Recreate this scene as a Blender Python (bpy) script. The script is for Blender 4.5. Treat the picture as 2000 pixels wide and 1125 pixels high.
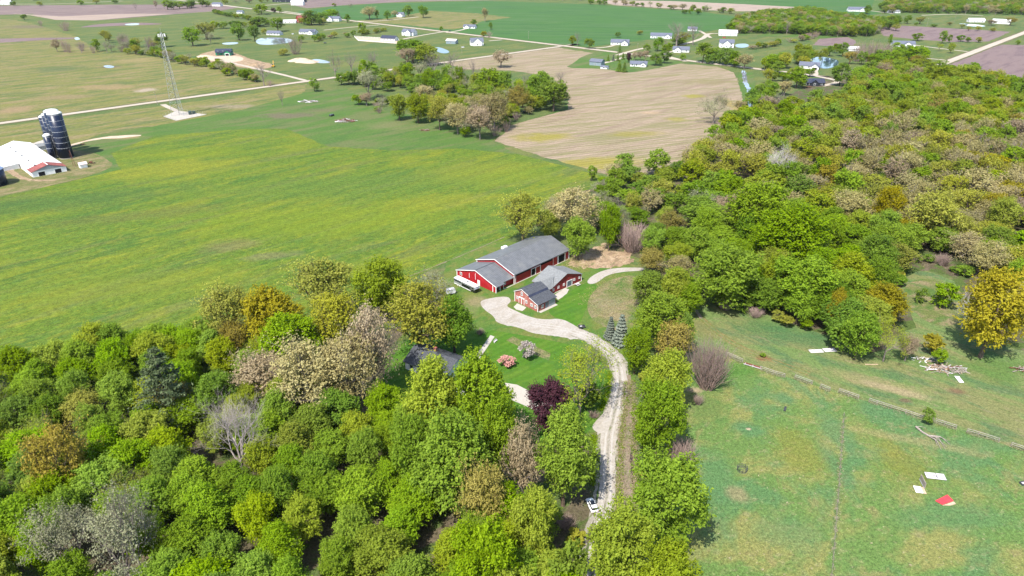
import bpy, bmesh, math, random
import numpy as np
from mathutils import Vector, Matrix
for _o in list(bpy.data.objects): bpy.data.objects.remove(_o)
scene = bpy.context.scene
C = scene.collection
R = math.radians
# ---------------------------------------------------------------- camera
FPX, PITCH, CAM_H = 1333.0, R(26.4), 115.0
cam = bpy.data.objects.new('camera', bpy.data.cameras.new('camera'))
C.objects.link(cam); scene.camera = cam
cam.location = (0, 0, CAM_H)
cam.rotation_euler = (R(90) - PITCH, 0, 0)
cam.data.sensor_width = 36.0
cam.data.lens = FPX / 2000 * 36
cam.data.clip_start = 1.0
cam.data.clip_end = 30000
# ---------------------------------------------------------------- sky and sun
SUN_EL, SUN_AZ = R(56), R(211)          # azimuth clockwise from +Y
world = bpy.data.worlds.new('World'); scene.world = world; world.use_nodes = True
nt = world.node_tree
sky = nt.nodes.new('ShaderNodeTexSky'); sky.sky_type = 'NISHITA'; sky.sun_disc = False
sky.sun_elevation = SUN_EL; sky.sun_rotation = SUN_AZ
bg = nt.nodes['Background']; bg.inputs['Strength'].default_value = 0.15
nt.links.new(sky.outputs[0], bg.inputs['Color'])
sl = bpy.data.lights.new('sun', 'SUN'); sl.energy = 4.5; sl.angle = R(0.53); sl.color = (1.0, 0.955, 0.88)
sun = bpy.data.objects.new('sun', sl); C.objects.link(sun)
sd = Vector((math.sin(SUN_AZ) * math.cos(SUN_EL), math.cos(SUN_AZ) * math.cos(SUN_EL), math.sin(SUN_EL)))
sun.rotation_euler = sd.to_track_quat('Z', 'Y').to_euler()
scene.view_settings.view_transform = 'Standard'; scene.view_settings.look = 'None'
scene.view_settings.gamma = 1; scene.view_settings.use_curve_mapping = False
scene.view_settings.exposure = 1.0
scene.render.engine = 'CYCLES'
scene.cycles.max_bounces = 6; scene.cycles.transparent_max_bounces = 4
scene.cycles.diffuse_bounces = 3; scene.cycles.glossy_bounces = 2; scene.cycles.transmission_bounces = 3
scene.cycles.volume_bounces = 0

# ---------------------------------------------------------------- survey helpers
ST, CT = math.sin(PITCH), math.cos(PITCH)
def P(px, py, z=0.0):
    """where the sight line through a point of the 2000 x 1125 photograph meets height z"""
    u = (px - 1000) / FPX; v = (py - 562.5) / FPX
    t = (CAM_H - z) / (ST + v * CT)
    return (t * u, t * (CT - v * ST))
def proj(x, y, z=0.0):
    d = y * CT + (CAM_H - z) * ST
    if d < 1: d = 1
    return (1000 + FPX * x / d, 562.5 + FPX * ((CAM_H - z) * CT - y * ST) / d)
def height_at(x, y, py):
    v = (py - 562.5) / FPX
    return CAM_H - (v * y * CT + y * ST) / (CT - v * ST)
def ppm(x, y):
    return FPX / (y * CT + CAM_H * ST)
GRID = R(45)                              # roads and field rows run at 45 degrees

def tag(o, label=None, cat=None, group=None, kind=None):
    if label: o['label'] = label
    if cat: o['category'] = cat
    if group: o['group'] = group
    if kind: o['kind'] = kind
    return o
def empty(name, x, y, rz=0.0, z=0.0):
    o = bpy.data.objects.new(name, None); C.objects.link(o)
    o.location = (x, y, z); o.rotation_euler = (0, 0, rz); o.empty_display_size = 0.5
    return o
def link(name, me, parent=None):
    o = bpy.data.objects.new(name, me); C.objects.link(o)
    if parent is not None: o.parent = parent
    return o
def copy_tree(o, parent=None):
    c = o.copy(); C.objects.link(c)
    if parent is not None: c.parent = parent
    for ch in list(o.children): copy_tree(ch, c)
    return c

class MB:
    """collects solids and builds them as one mesh"""
    def __init__(s): s.v = []; s.f = []
    def add(s, vs, fs):
        n = len(s.v); s.v += [tuple(p) for p in vs]; s.f += [tuple(i + n for i in f) for f in fs]; return s
    def box(s, x0, x1, y0, y1, z0, z1):
        return s.add([(x0,y0,z0),(x1,y0,z0),(x1,y1,z0),(x0,y1,z0),(x0,y0,z1),(x1,y0,z1),(x1,y1,z1),(x0,y1,z1)],
                     [(0,3,2,1),(4,5,6,7),(0,1,5,4),(1,2,6,5),(2,3,7,6),(3,0,4,7)])
    def prism(s, prof, y0, y1):          # profile in xz, extruded along y
        n = len(prof); vs = [(x, y0, z) for x, z in prof] + [(x, y1, z) for x, z in prof]
        return s.add(vs, [tuple(range(n)), tuple(range(2*n-1, n-1, -1))] + [(i, i+n, (i+1) % n + n, (i+1) % n) for i in range(n)])
    def slab(s, pts, t):                  # roof plane: upper polygon pts thickened downward by t
        n = len(pts); vs = [tuple(p) for p in pts] + [(p[0], p[1], p[2]-t) for p in pts]
        return s.add(vs, [tuple(range(n)), tuple(range(2*n-1, n-1, -1))] + [(i, i+n, (i+1) % n + n, (i+1) % n) for i in range(n)])
    def tube(s, a, b, r0, r1=None, n=6, cap=True):
        r1 = r0 if r1 is None else r1
        a = Vector(a); b = Vector(b); d = (b-a)
        if d.length < 1e-6: return s
        d.normalize(); u = d.orthogonal().normalized(); w = d.cross(u)
        vs = []
        for p, r in ((a, r0), (b, r1)):
            for k in range(n):
                an = 2*math.pi*k/n; vs.append(p + (u*math.cos(an) + w*math.sin(an))*r)
        fs = [(k, (k+1) % n, (k+1) % n + n, k+n) for k in range(n)]
        if cap: fs += [tuple(range(n-1, -1, -1)), tuple(range(n, 2*n))]
        return s.add(vs, fs)
    def lathe(s, prof, n=16, cx=0, cy=0):
        vs = [(cx + r*math.cos(2*math.pi*k/n), cy + r*math.sin(2*math.pi*k/n), z) for r, z in prof for k in range(n)]
        fs = [(j*n+k, j*n+(k+1) % n, (j+1)*n+(k+1) % n, (j+1)*n+k) for j in range(len(prof)-1) for k in range(n)]
        fs += [tuple(range(n-1, -1, -1)), tuple((len(prof)-1)*n+k for k in range(n))]
        return s.add(vs, fs)
    def build(s, name, mat, parent=None, smooth=False):
        me = bpy.data.meshes.new(name); me.from_pydata(s.v, [], s.f)
        if mat: me.materials.append(mat)
        bm = bmesh.new(); bm.from_mesh(me); bmesh.ops.recalc_face_normals(bm, faces=bm.faces); bm.to_mesh(me); bm.free()
        if smooth: me.polygons.foreach_set('use_smooth', [True]*len(me.polygons))
        me.update(); return link(name, me, parent)

# ---------------------------------------------------------------- materials
class NG:
    """small node graph writer"""
    def __init__(s, name):
        s.m = bpy.data.materials.new(name); s.m.use_nodes = True; s.t = s.m.node_tree; s.N = s.t.nodes; s.L = s.t.links
        s.b = s.N['Principled BSDF']; s.out = s.N['Material Output']; s._pos = None
    def n(s, typ, **kw):
        nd = s.N.new(typ)
        for k, v in kw.items(): setattr(nd, k, v)
        return nd
    def setin(s, nd, key, v):
        if isinstance(v, bpy.types.NodeSocket): s.L.new(v, nd.inputs[key])
        else: nd.inputs[key].default_value = v
    def pos(s):
        if s._pos is None: s._pos = s.n('ShaderNodeNewGeometry').outputs['Position']
        return s._pos
    def math(s, op, a, b=None, clamp=False):
        nd = s.n('ShaderNodeMath', operation=op); nd.use_clamp = clamp; s.setin(nd, 0, a)
        if b is not None: s.setin(nd, 1, b)
        return nd.outputs[0]
    def mapping(s, vec, rot=0.0, scale=(1,1,1), loc=(0,0,0)):
        nd = s.n('ShaderNodeMapping', vector_type='POINT'); s.L.new(vec, nd.inputs[0])
        # rotate first (into the row frame), then scale, with a second node
        nd.inputs['Rotation'].default_value = (0, 0, -rot)
        nd2 = s.n('ShaderNodeMapping', vector_type='POINT'); s.L.new(nd.outputs[0], nd2.inputs[0])
        nd2.inputs['Scale'].default_value = scale; nd2.inputs['Location'].default_value = loc
        return nd2.outputs[0]
    def noise(s, vec, scale=1.0, detail=3.0, rough=0.55, dist=0.0):
        nd = s.n('ShaderNodeTexNoise'); s.L.new(vec, nd.inputs['Vector'])
        nd.inputs['Scale'].default_value = scale; nd.inputs['Detail'].default_value = detail
        nd.inputs['Roughness'].default_value = rough; nd.inputs['Distortion'].default_value = dist
        return nd.outputs[0]
    def ramp(s, fac, lo, hi, a=0.0, b=1.0):
        nd = s.n('ShaderNodeMapRange'); nd.interpolation_type = 'SMOOTHSTEP'; s.L.new(fac, nd.inputs[0])
        nd.inputs[1].default_value = lo; nd.inputs[2].default_value = hi; nd.inputs[3].default_value = a; nd.inputs[4].default_value = b
        return nd.outputs[0]
    def mix(s, fac, a, b, mode='MIX'):
        nd = s.n('ShaderNodeMix', data_type='RGBA', blend_type=mode)
        s.setin(nd, 0, fac)
        for k, v in ((6, a), (7, b)):
            if isinstance(v, bpy.types.NodeSocket): s.L.new(v, nd.inputs[k])
            else: nd.inputs[k].default_value = (v[0], v[1], v[2], 1)
        return nd.outputs[2]
    def col(s, c, rough=0.9, spec=0.15):
        s.setin(s.b, 'Base Color', c if isinstance(c, bpy.types.NodeSocket) else (c[0], c[1], c[2], 1))
        s.b.inputs['Roughness'].default_value = rough; s.b.inputs['Specular IOR Level'].default_value = spec
        return s
    def bump(s, h, strength=0.3, dist=0.1):
        nd = s.n('ShaderNodeBump'); nd.inputs['Strength'].default_value = strength; nd.inputs['Distance'].default_value = dist
        s.L.new(h, nd.inputs['Height']); s.L.new(nd.outputs[0], s.b.inputs['Normal'])

_seed = [0]
def soil(name, base, layers=(), patches=(), fine=(0.9, 0.35), fine2=(7.0, 0.14), stripes=None, rough=0.95):
    """layers: (colour, metres along the rows, metres across, lo, hi, strength[, angle]); patches: (px, py, rx, ry, colour, strength[, angle])"""
    g = NG(name); c = base; cc = None
    for i, L in enumerate(layers):
        col, along, across, lo, hi, st = L[:6]; ang = L[6] if len(L) > 6 else GRID
        _seed[0] += 17.3
        v = g.mapping(g.pos(), ang, (1/along, 1/across, 0.3), (_seed[0], _seed[0]*.7, 0))
        f = g.ramp(g.noise(v, 1.0, 4.0, 0.6, 0.4), lo, hi, 0, st)
        c = g.mix(f, c, col)
    if patches:
        wob = g.noise(g.pos(), 0.07, 6.0, 0.75)
        for p in patches:
            px, py, rx, ry, col, st = p[:6]; ang = p[6] if len(p) > 6 else 0
            x, y = P(px, py); x1, y1 = P(px + rx, py); xa, ya = P(px, py - ry); xb, yb = P(px, py + ry)
            wr = abs(x1 - x); hr = abs(ya - yb) / 2
            sub = g.n('ShaderNodeVectorMath', operation='SUBTRACT'); g.L.new(g.pos(), sub.inputs[0]); sub.inputs[1].default_value = (x, y, 0)
            v = g.mapping(sub.outputs[0], R(ang), (1/wr, 1/hr, 0))
            ln = g.n('ShaderNodeVectorMath', operation='LENGTH'); g.L.new(v, ln.inputs[0])
            d = g.math('ADD', ln.outputs[1], g.math('MULTIPLY', g.math('SUBTRACT', wob, 0.5), 2.4))
            c = g.mix(g.ramp(d, 0.35, 1.30, st, 0), c, col)
    if stripes:                            # mowing or drilling stripes: period m, strength, angle
        for per, st, ang in stripes:
            v = g.mapping(g.pos(), ang, (0.004, 1/per, 0))
            w = g.n('ShaderNodeTexWave', wave_type='BANDS', bands_direction='Y'); g.L.new(v, w.inputs[0])
            w.inputs['Scale'].default_value = 0.3183; w.inputs['Distortion'].default_value = 1.2; w.inputs['Detail'].default_value = 2
            w.inputs['Detail Scale'].default_value = 2.0
            f = g.ramp(w.outputs[1], 0.2, 0.8, 1 - st, 1 + st)
            c = g.mix(1.0, c, c, 'MIX') if False else c
            sc = g.n('ShaderNodeVectorMath', operation='SCALE')
            if not isinstance(c, bpy.types.NodeSocket): sc.inputs[0].default_value = c
            else: g.L.new(c, sc.inputs[0])
            g.L.new(f, sc.inputs['Scale']); c = sc.outputs[0]
    for (fs, fa) in (fine, fine2):
        nz = g.noise(g.pos(), fs, 4.0, 0.7)
        f = g.ramp(nz, 0.25, 0.75, 1 - fa, 1 + fa)
        sc = g.n('ShaderNodeVectorMath', operation='SCALE')
        if not isinstance(c, bpy.types.NodeSocket): sc.inputs[0].default_value = c
        else: g.L.new(c, sc.inputs[0])
        g.L.new(f, sc.inputs['Scale']); c = sc.outputs[0]
    sc = g.n('ShaderNodeVectorMath', operation='SCALE'); g.L.new(c, sc.inputs[0]); sc.inputs['Scale'].default_value = 0.90; c = sc.outputs[0]
    g.col(c, rough, 0.1)
    g.bump(g.noise(g.pos(), 2.2, 5.0, 0.7), 0.5, 0.25)
    return g.m

def paint(name, c, rough=0.6, spec=0.3, var=0.12, scale=0.8, metal=0.0, dirt=None):
    g = NG(name)
    tc = g.n('ShaderNodeTexCoord').outputs['Object']
    nz = g.noise(tc, scale, 5.0, 0.65)
    a = tuple(k*(1-var) for k in c); b = tuple(min(1, k*(1+var)) for k in c)
    cc = g.mix(g.ramp(nz, 0.3, 0.7), a, b)
    if dirt: cc = g.mix(g.ramp(g.noise(tc, scale*0.35, 4.0, 0.7), 0.5, 0.75, 0, dirt[1]), cc, dirt[0])
    g.col(cc, rough, spec); g.b.inputs['Metallic'].default_value = metal
    return g.m
def ribbed(name, c, pitch=0.9, axis='X', rough=0.45, depth=0.03, var=0.1, dirt=None, course=0):
    """sheet metal or boarding: standing ribs along one object axis"""
    g = NG(name); tc = g.n('ShaderNodeTexCoord').outputs['Object']
    w = g.n('ShaderNodeTexWave', wave_type='BANDS', bands_direction=axis); g.L.new(tc, w.inputs[0])
    w.inputs['Scale'].default_value = 0.3142 / pitch; w.inputs['Distortion'].default_value = 0
    nz = g.noise(tc, 0.5, 5.0, 0.7)
    cc = g.mix(g.ramp(nz, 0.3, 0.7), tuple(k*(1-var) for k in c), tuple(min(1, k*(1+var)) for k in c))
    line = g.ramp(w.outputs[1], 0.0, 0.18, 0.72, 1.0)
    sc = g.n('ShaderNodeVectorMath', operation='SCALE'); g.L.new(cc, sc.inputs[0]); g.L.new(line, sc.inputs['Scale']); cc = sc.outputs[0]
    if dirt: cc = g.mix(g.ramp(g.noise(tc, 0.2, 4.0, 0.7), 0.5, 0.72, 0, dirt[1]), cc, dirt[0])
    g.col(cc, rough, 0.35); g.bump(w.outputs[1], 0.4, depth)
    return g.m
def leaf_mat(name, dark, mid, light, trans=0.45, hue=0.007):
    g = NG(name)
    at = g.n('ShaderNodeAttribute', attribute_name='tone').outputs['Fac']
    c = g.mix(g.ramp(at, 0.0, 0.5), dark, mid); c = g.mix(g.ramp(at, 0.5, 1.0), c, light)
    rnd = g.n('ShaderNodeObjectInfo').outputs['Random']
    hs = g.n('ShaderNodeHueSaturation'); g.L.new(c, hs.inputs['Color'])
    g.L.new(g.math('ADD', g.math('MULTIPLY', rnd, hue*2), 0.5 - hue), hs.inputs['Hue'])
    r2 = g.math('FRACT', g.math('MULTIPLY', rnd, 7.31))
    g.L.new(g.math('ADD', g.math('MULTIPLY', r2, 0.36), 0.84), hs.inputs['Value'])
    g.L.new(g.math('ADD', g.math('MULTIPLY', g.math('FRACT', g.math('MULTIPLY', rnd, 13.7)), 0.12), 0.94), hs.inputs['Saturation'])
    g.col(hs.outputs[0], 0.6, 0.07)
    tr = g.n('ShaderNodeBsdfTranslucent'); g.L.new(hs.outputs[0], tr.inputs[0])
    mx = g.n('ShaderNodeMixShader'); mx.inputs[0].default_value = trans
    g.L.new(g.b.outputs[0], mx.inputs[1]); g.L.new(tr.outputs[0], mx.inputs[2]); g.L.new(mx.outputs[0], g.out.inputs[0])
    return g.m
def bark(name, c): return paint(name, c, 0.9, 0.1, 0.3, 2.5)
def enamel(name, c): return paint(name, c, 0.35, 0.35, 0.2, 0.3)
def glass(name, c=(0.02, 0.03, 0.04)): return paint(name, c, 0.12, 0.5, 0.1)
def water(name, c, rough=0.06):
    g = NG(name); nz = g.noise(g.pos(), 0.06, 3.0, 0.5)
    g.col(g.mix(g.ramp(nz, 0.35, 0.65), c, tuple(k*1.5 for k in c)), rough, 0.5)
    g.bump(g.noise(g.pos(), 1.3, 3.0, 0.6), 0.12, 0.05); return g.m

GREEN = (0.078, 0.118, 0.016)
M = {}
M['ground'] = soil('meadow_ground', (0.078, 0.112, 0.034),
    [((0.125, 0.135, 0.040), 60, 22, 0.42, 0.62, 0.8), ((0.16, 0.135, 0.065), 26, 9, 0.56, 0.72, 0.7), ((0.038, 0.095, 0.028), 18, 14, 0.55, 0.68, 0.6)], fine=(0.6, 0.28))
# ---------------------------------------------------------------- ground sheets
rng = random.Random(5)
_cnt = [0]
def smooth_loop(w, it=2):
    for _ in range(it):
        o = []
        for i in range(len(w)):
            a, b = w[i], w[(i+1) % len(w)]
            o += [(a[0]*.75+b[0]*.25, a[1]*.75+b[1]*.25), (a[0]*.25+b[0]*.75, a[1]*.25+b[1]*.75)]
        w = o
    return w
def sheet(name, pts, mat, layer, jitter=0.0, step=6.0, world_pts=False, kind='structure', soft=0):
    """flat sheet bounded by surveyed points; edges wander by jitter metres"""
    w = [p if world_pts else P(*p) for p in pts]
    if soft: w = smooth_loop(w, soft)
    _cnt[0] += 1
    out = []
    n = len(w)
    for i in range(n):
        a, b = w[i], w[(i+1) % n]; L = math.hypot(b[0]-a[0], b[1]-a[1])
        k = max(1, min(60, int(L/step))) if jitter else 1
        nx, ny = -(b[1]-a[1])/(L+1e-9), (b[0]-a[0])/(L+1e-9)
        for j in range(k):
            t = j/k; jj = rng.gauss(0, jitter) if (j and jitter) else 0
            out.append((a[0]+(b[0]-a[0])*t + nx*jj, a[1]+(b[1]-a[1])*t + ny*jj))
    bm = bmesh.new(); z = 0.012*layer + 0.0004*(_cnt[0] % 25)
    vs = [bm.verts.new((x, y, z)) for x, y in out]
    f = bm.faces.new(vs); f.normal_update()
    if f.normal.z < 0: f.normal_flip()
    bmesh.ops.triangulate(bm, faces=bm.faces[:], quad_method='BEAUTY', ngon_method='BEAUTY')
    me = bpy.data.meshes.new(name); bm.to_mesh(me); bm.free(); me.materials.append(mat)
    o = link(name, me); tag(o, kind=kind); return o
def strip(name, pts, width, mat, layer, jitter=0.0, step=5.0, world_pts=False, off=0.0):
    """a road or path along surveyed centre points; width in metres, constant or per point"""
    w = [p if world_pts else P(*p) for p in pts]
    wd = width if isinstance(width, (list, tuple)) else [width]*len(w)
    cen = []
    n = len(w)
    for i in range(n-1):
        p0 = w[max(0, i-1)]; p1 = w[i]; p2 = w[i+1]; p3 = w[min(n-1, i+2)]
        L = math.hypot(p2[0]-p1[0], p2[1]-p1[1]); k = max(2, min(80, int(L/step)))
        for j in range(k):
            t = j/k
            q = [0.5*((2*p1[a]) + (-p0[a]+p2[a])*t + (2*p0[a]-5*p1[a]+4*p2[a]-p3[a])*t*t + (-p0[a]+3*p1[a]-3*p2[a]+p3[a])*t**3) for a in (0, 1)]
            cen.append((q[0], q[1], wd[i] + (wd[i+1]-wd[i])*t))
    cen.append((w[-1][0], w[-1][1], wd[-1]))
    vs, fs = [], []
    _cnt[0] += 1; z = 0.012*layer + 0.0004*(_cnt[0] % 25)
    for i, (x, y, ww) in enumerate(cen):
        a = cen[max(0, i-1)]; b = cen[min(len(cen)-1, i+1)]
        dx, dy = b[0]-a[0], b[1]-a[1]; L = math.hypot(dx, dy)+1e-9; nx, ny = -dy/L, dx/L; x += nx*off; y += ny*off
        l = ww/2 + rng.gauss(0, jitter); r = ww/2 + rng.gauss(0, jitter)
        vs += [(x+nx*l, y+ny*l, z), (x-nx*r, y-ny*r, z)]
        if i: fs.append((2*i-2, 2*i-1, 2*i+1, 2*i))
    me = bpy.data.meshes.new(name); me.from_pydata(vs, [], fs); me.materials.append(mat)
    o = link(name, me); return tag(o, kind='structure')

# base ground, large enough to run past the horizon
g = MB()
xs = [-9000, -3000, -1200, -500, 0, 500, 1200, 3000, 9000]; ys = [-3000, -600, 0, 400, 900, 1800, 4000, 12000]
for j, y in enumerate(ys):
    for x in xs: g.v.append((x, y, 0.0))
for j in range(len(ys)-1):
    for i in range(len(xs)-1):
        a = j*len(xs)+i; g.f.append((a, a+1, a+1+len(xs), a+len(xs)))
tag(g.build('ground', M['ground']), kind='structure')

TAN = (0.23, 0.175, 0.085); OLV = (0.135, 0.150, 0.034); YEL = (0.175, 0.178, 0.018)
BLG = (0.068, 0.142, 0.056); DKG = (0.042, 0.088, 0.014)
M['hay'] = soil('hayfield_grass', (0.080, 0.130, 0.016),
    [((0.140, 0.160, 0.016), 60, 18, 0.46, 0.66, 0.75), ((0.165, 0.175, 0.014), 3.2, 1.3, 0.52, 0.66, 0.6), ((0.105, 0.115, 0.038), 80, 12, 0.52, 0.66, 0.6), ((0.046, 0.100, 0.019), 50, 10, 0.50, 0.66, 0.75), (YEL, 12, 4, 0.54, 0.68, 0.55), ((0.060, 0.105, 0.026), 7, 1.8, 0.54, 0.66, 0.6), ((0.13, 0.125, 0.06), 26, 3, 0.62, 0.74, 0.5), ((0.17, 0.175, 0.03), 5, 1.2, 0.56, 0.68, 0.5)],
    [(640, 430, 300, 38, (0.125, 0.165, 0.012), 0.55, 8), (1000, 345, 120, 18, (0.135, 0.170, 0.014), 0.55, 8), (250, 560, 260, 40, (0.120, 0.150, 0.018), 0.5, 8), (380, 300, 140, 12, (0.125, 0.160, 0.012), 0.5, 8), (450, 480, 55, 14, (0.13, 0.12, 0.045), 0.7, 10), (530, 500, 60, 8, (0.14, 0.13, 0.06), 0.6, 10), (120, 395, 230, 22, (0.050, 0.098, 0.024), 0.7, 20), (700, 360, 300, 26, (0.075, 0.125, 0.022), 0.55, 10),
     (330, 330, 160, 18, YEL, 0.6, 20), (930, 330, 120, 14, (0.150, 0.165, 0.02), 0.5, 20), (860, 395, 120, 16, YEL, 0.5, 20), (280, 420, 200, 12, (0.09, 0.105, 0.028), 0.6, 20)], stripes=[(13, 0.035, GRID), (3.1, 0.03, GRID)], fine=(0.45, 0.26), fine2=(1.8, 0.34))
M['mown'] = soil('mown_grass', (0.068, 0.124, 0.026), [((0.112, 0.124, 0.048), 60, 14, 0.45, 0.60, 0.8), ((0.050, 0.104, 0.026), 30, 10, 0.5, 0.66, 0.6), ((0.13, 0.13, 0.06), 9, 3, 0.58, 0.7, 0.5)],
    [(250, 268, 40, 4, TAN, 0.7), (560, 226, 60, 6, (0.13, 0.10, 0.07), 0.75), (625, 215, 40, 4, (0.12, 0.10, 0.06), 0.5), (760, 245, 60, 9, (0.14, 0.145, 0.06), 0.5)], fine=(0.6, 0.18))
M['dry'] = soil('dry_meadow_grass', (0.142, 0.142, 0.046),
    [((0.200, 0.158, 0.078), 55, 12, 0.47, 0.60, 0.85), ((0.078, 0.110, 0.034), 45, 10, 0.50, 0.60, 0.85), ((0.155, 0.152, 0.036), 20, 6, 0.48, 0.62, 0.6), ((0.21, 0.165, 0.085), 14, 3.5, 0.56, 0.68, 0.7), ((0.075, 0.100, 0.034), 12, 3, 0.57, 0.68, 0.6)],
    [(25, 215, 32, 9, (0.23, 0.16, 0.09), 0.8), (120, 190, 60, 6, (0.20, 0.15, 0.08), 0.7), (215, 170, 60, 6, (0.24, 0.17, 0.09), 0.7), (285, 176, 20, 4, (0.30, 0.24, 0.18), 0.9),
     (270, 118, 50, 5, (0.23, 0.18, 0.08), 0.6), (110, 135, 60, 6, (0.075, 0.105, 0.04), 0.7), (60, 52, 50, 4, (0.13, 0.105, 0.075), 0.7), (215, 131, 18, 3, (0.12, 0.09, 0.07), 0.8), (450, 208, 60, 4, (0.22, 0.18, 0.13), 0.6)], fine=(0.4, 0.2))
M['plough'] = soil('ploughed_soil', (0.175, 0.130, 0.118), [((0.120, 0.085, 0.085), 70, 12, 0.48, 0.62, 0.8), ((0.26, 0.20, 0.165), 80, 10, 0.55, 0.68, 0.7)], stripes=[(6, 0.05, GRID)], fine=(0.5, 0.12))
M['plough_pale'] = soil('pale_stubble_soil', (0.30, 0.235, 0.185), [((0.21, 0.155, 0.14), 70, 10, 0.5, 0.64, 0.6)], fine=(0.5, 0.12))
M['plough_dark'] = soil('mauve_ploughed_soil', (0.175, 0.127, 0.120), [((0.125, 0.088, 0.092), 60, 10, 0.48, 0.62, 0.7), ((0.21, 0.15, 0.13), 60, 8, 0.56, 0.7, 0.6)], stripes=[(7, 0.07, R(-36))], fine=(0.5, 0.12))
M['wheat'] = soil('green_crop', (0.050, 0.118, 0.028), [((0.070, 0.125, 0.046), 160, 26, 0.48, 0.64, 0.8, R(-8)), ((0.115, 0.140, 0.065), 90, 12, 0.60, 0.72, 0.7, R(-8)), ((0.036, 0.090, 0.030), 90, 18, 0.5, 0.62, 0.6, R(-8))], stripes=[(9, 0.05, R(-30))], fine=(0.3, 0.1))
M['stubble'] = soil('harvested_stubble', (0.240, 0.190, 0.125),
    [((0.285, 0.215, 0.155), 60, 6, 0.46, 0.62, 0.8), ((0.165, 0.155, 0.068), 60, 5, 0.48, 0.60, 0.8, R(22)), ((0.19, 0.135, 0.10), 90, 12, 0.52, 0.66, 0.6)],
    [(1150, 320, 130, 12, (0.21, 0.185, 0.022), 0.75, 15), (1060, 268, 60, 9, (0.21, 0.185, 0.025), 0.75, 10), (1240, 262, 60, 6, (0.20, 0.175, 0.03), 0.6, 10), (1355, 188, 22, 4, (0.21, 0.19, 0.03), 0.8), (1430, 205, 14, 16, (0.26, 0.20, 0.05), 0.6), (1320, 233, 25, 4, (0.21, 0.19, 0.03), 0.6),
     (1380, 160, 60, 6, (0.17, 0.15, 0.06), 0.5), (1270, 220, 22, 3, (0.34, 0.24, 0.15), 0.6)], stripes=[(4.2, 0.10, R(22))], fine=(0.6, 0.16))
M['gravel'] = soil('gravel', (0.345, 0.312, 0.270), [((0.29, 0.25, 0.20), 5, 2.5, 0.45, 0.65, 0.7), ((0.37, 0.34, 0.305), 9, 3, 0.5, 0.65, 0.7), ((0.22, 0.20, 0.12), 2.2, 1.2, 0.62, 0.70, 0.6)], fine=(1.4, 0.14), fine2=(9, 0.12))
M['gravel_road'] = soil('gravel_road_surface', (0.40, 0.345, 0.28), [((0.34, 0.28, 0.21), 60, 2.5, 0.45, 0.65, 0.7)], fine=(0.8, 0.06), fine2=(5, 0.05))
M['verge'] = soil('road_verge_grass', (0.085, 0.090, 0.04), [((0.16, 0.13, 0.07), 12, 3, 0.45, 0.6, 0.7)], fine=(0.8, 0.3))
M['pasture'] = soil('pasture_grass', (0.092, 0.154, 0.040),
    [((0.182, 0.174, 0.056), 20, 15, 0.44, 0.60, 0.85, R(20)), ((0.064, 0.138, 0.056), 24, 18, 0.50, 0.62, 0.65, R(80)), ((0.22, 0.20, 0.10), 3.0, 2.0, 0.54, 0.70, 0.5, 0.3), ((0.080, 0.125, 0.036), 2.4, 1.6, 0.54, 0.66, 0.6, 0.9), ((0.185, 0.155, 0.065), 8, 5, 0.55, 0.68, 0.5, 1.0), ((0.32, 0.26, 0.17), 1.2, 0.9, 0.64, 0.72, 0.85, 0.3)],
    [(1460, 838, 34, 18, BLG, 0.9), (1535, 780, 24, 13, BLG, 0.85), (1380, 800, 50, 34, (0.05, 0.12, 0.03), 0.6), (1400, 930, 44, 60, BLG, 0.7), (1640, 850, 30, 60, BLG, 0.75), (1625, 900, 22, 50, (0.07, 0.135, 0.06), 0.6), (1860, 1010, 130, 36, BLG, 0.6), (1540, 1040, 90, 40, BLG, 0.55), (1720, 800, 50, 16, BLG, 0.6), (1930, 870, 90, 22, BLG, 0.6),
     (1560, 880, 50, 50, (0.155, 0.148, 0.03), 0.6), (1760, 900, 60, 50, (0.155, 0.145, 0.026), 0.6), (1450, 720, 60, 18, (0.055, 0.135, 0.022), 0.7), (1440, 965, 22, 18, (0.21, 0.17, 0.09), 0.7), (1780, 860, 120, 10, (0.23, 0.19, 0.09), 0.5, -20), (1355, 762, 16, 5, (0.3, 0.22, 0.15), 0.7), (1462, 838, 6, 3, (0.32, 0.25, 0.17), 0.95)], fine=(1.3, 0.36), fine2=(3.4, 0.42))
M['meadow'] = soil('meadow_grass', (0.110, 0.160, 0.050),
    [((0.158, 0.154, 0.062), 30, 10, 0.44, 0.58, 0.85, R(-40)), ((0.060, 0.114, 0.048), 20, 10, 0.5, 0.62, 0.7, R(-40)), ((0.19, 0.165, 0.09), 5, 2.2, 0.55, 0.68, 0.6, R(-40)), ((0.066, 0.105, 0.028), 3, 1.6, 0.55, 0.67, 0.55, R(-40))],
    [(1480, 640, 60, 22, (0.05, 0.115, 0.036), 0.7, -25), (1560, 660, 80, 20, (0.046, 0.112, 0.042), 0.7, -20), (1700, 745, 110, 14, (0.23, 0.18, 0.09), 0.55, -30), (1760, 765, 60, 8, (0.28, 0.215, 0.13), 0.6, -30), (1370, 640, 24, 26, (0.15, 0.135, 0.05), 0.6), (1870, 765, 22, 9, (0.14, 0.08, 0.05), 0.8),
     (1768, 782, 14, 5, (0.12, 0.07, 0.05), 0.7), (1490, 700, 16, 6, (0.17, 0.075, 0.04), 0.8), (1930, 720, 90, 30, (0.062, 0.125, 0.026), 0.6)], fine=(1.2, 0.32), fine2=(3.4, 0.36))
M['lawn'] = soil('lawn_grass', (0.058, 0.135, 0.013), [((0.085, 0.150, 0.018), 12, 5, 0.45, 0.62, 0.7), ((0.045, 0.112, 0.018), 10, 8, 0.5, 0.62, 0.5)], stripes=[(2.6, 0.05, R(40))], fine=(1.0, 0.14), fine2=(6, 0.14))
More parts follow.
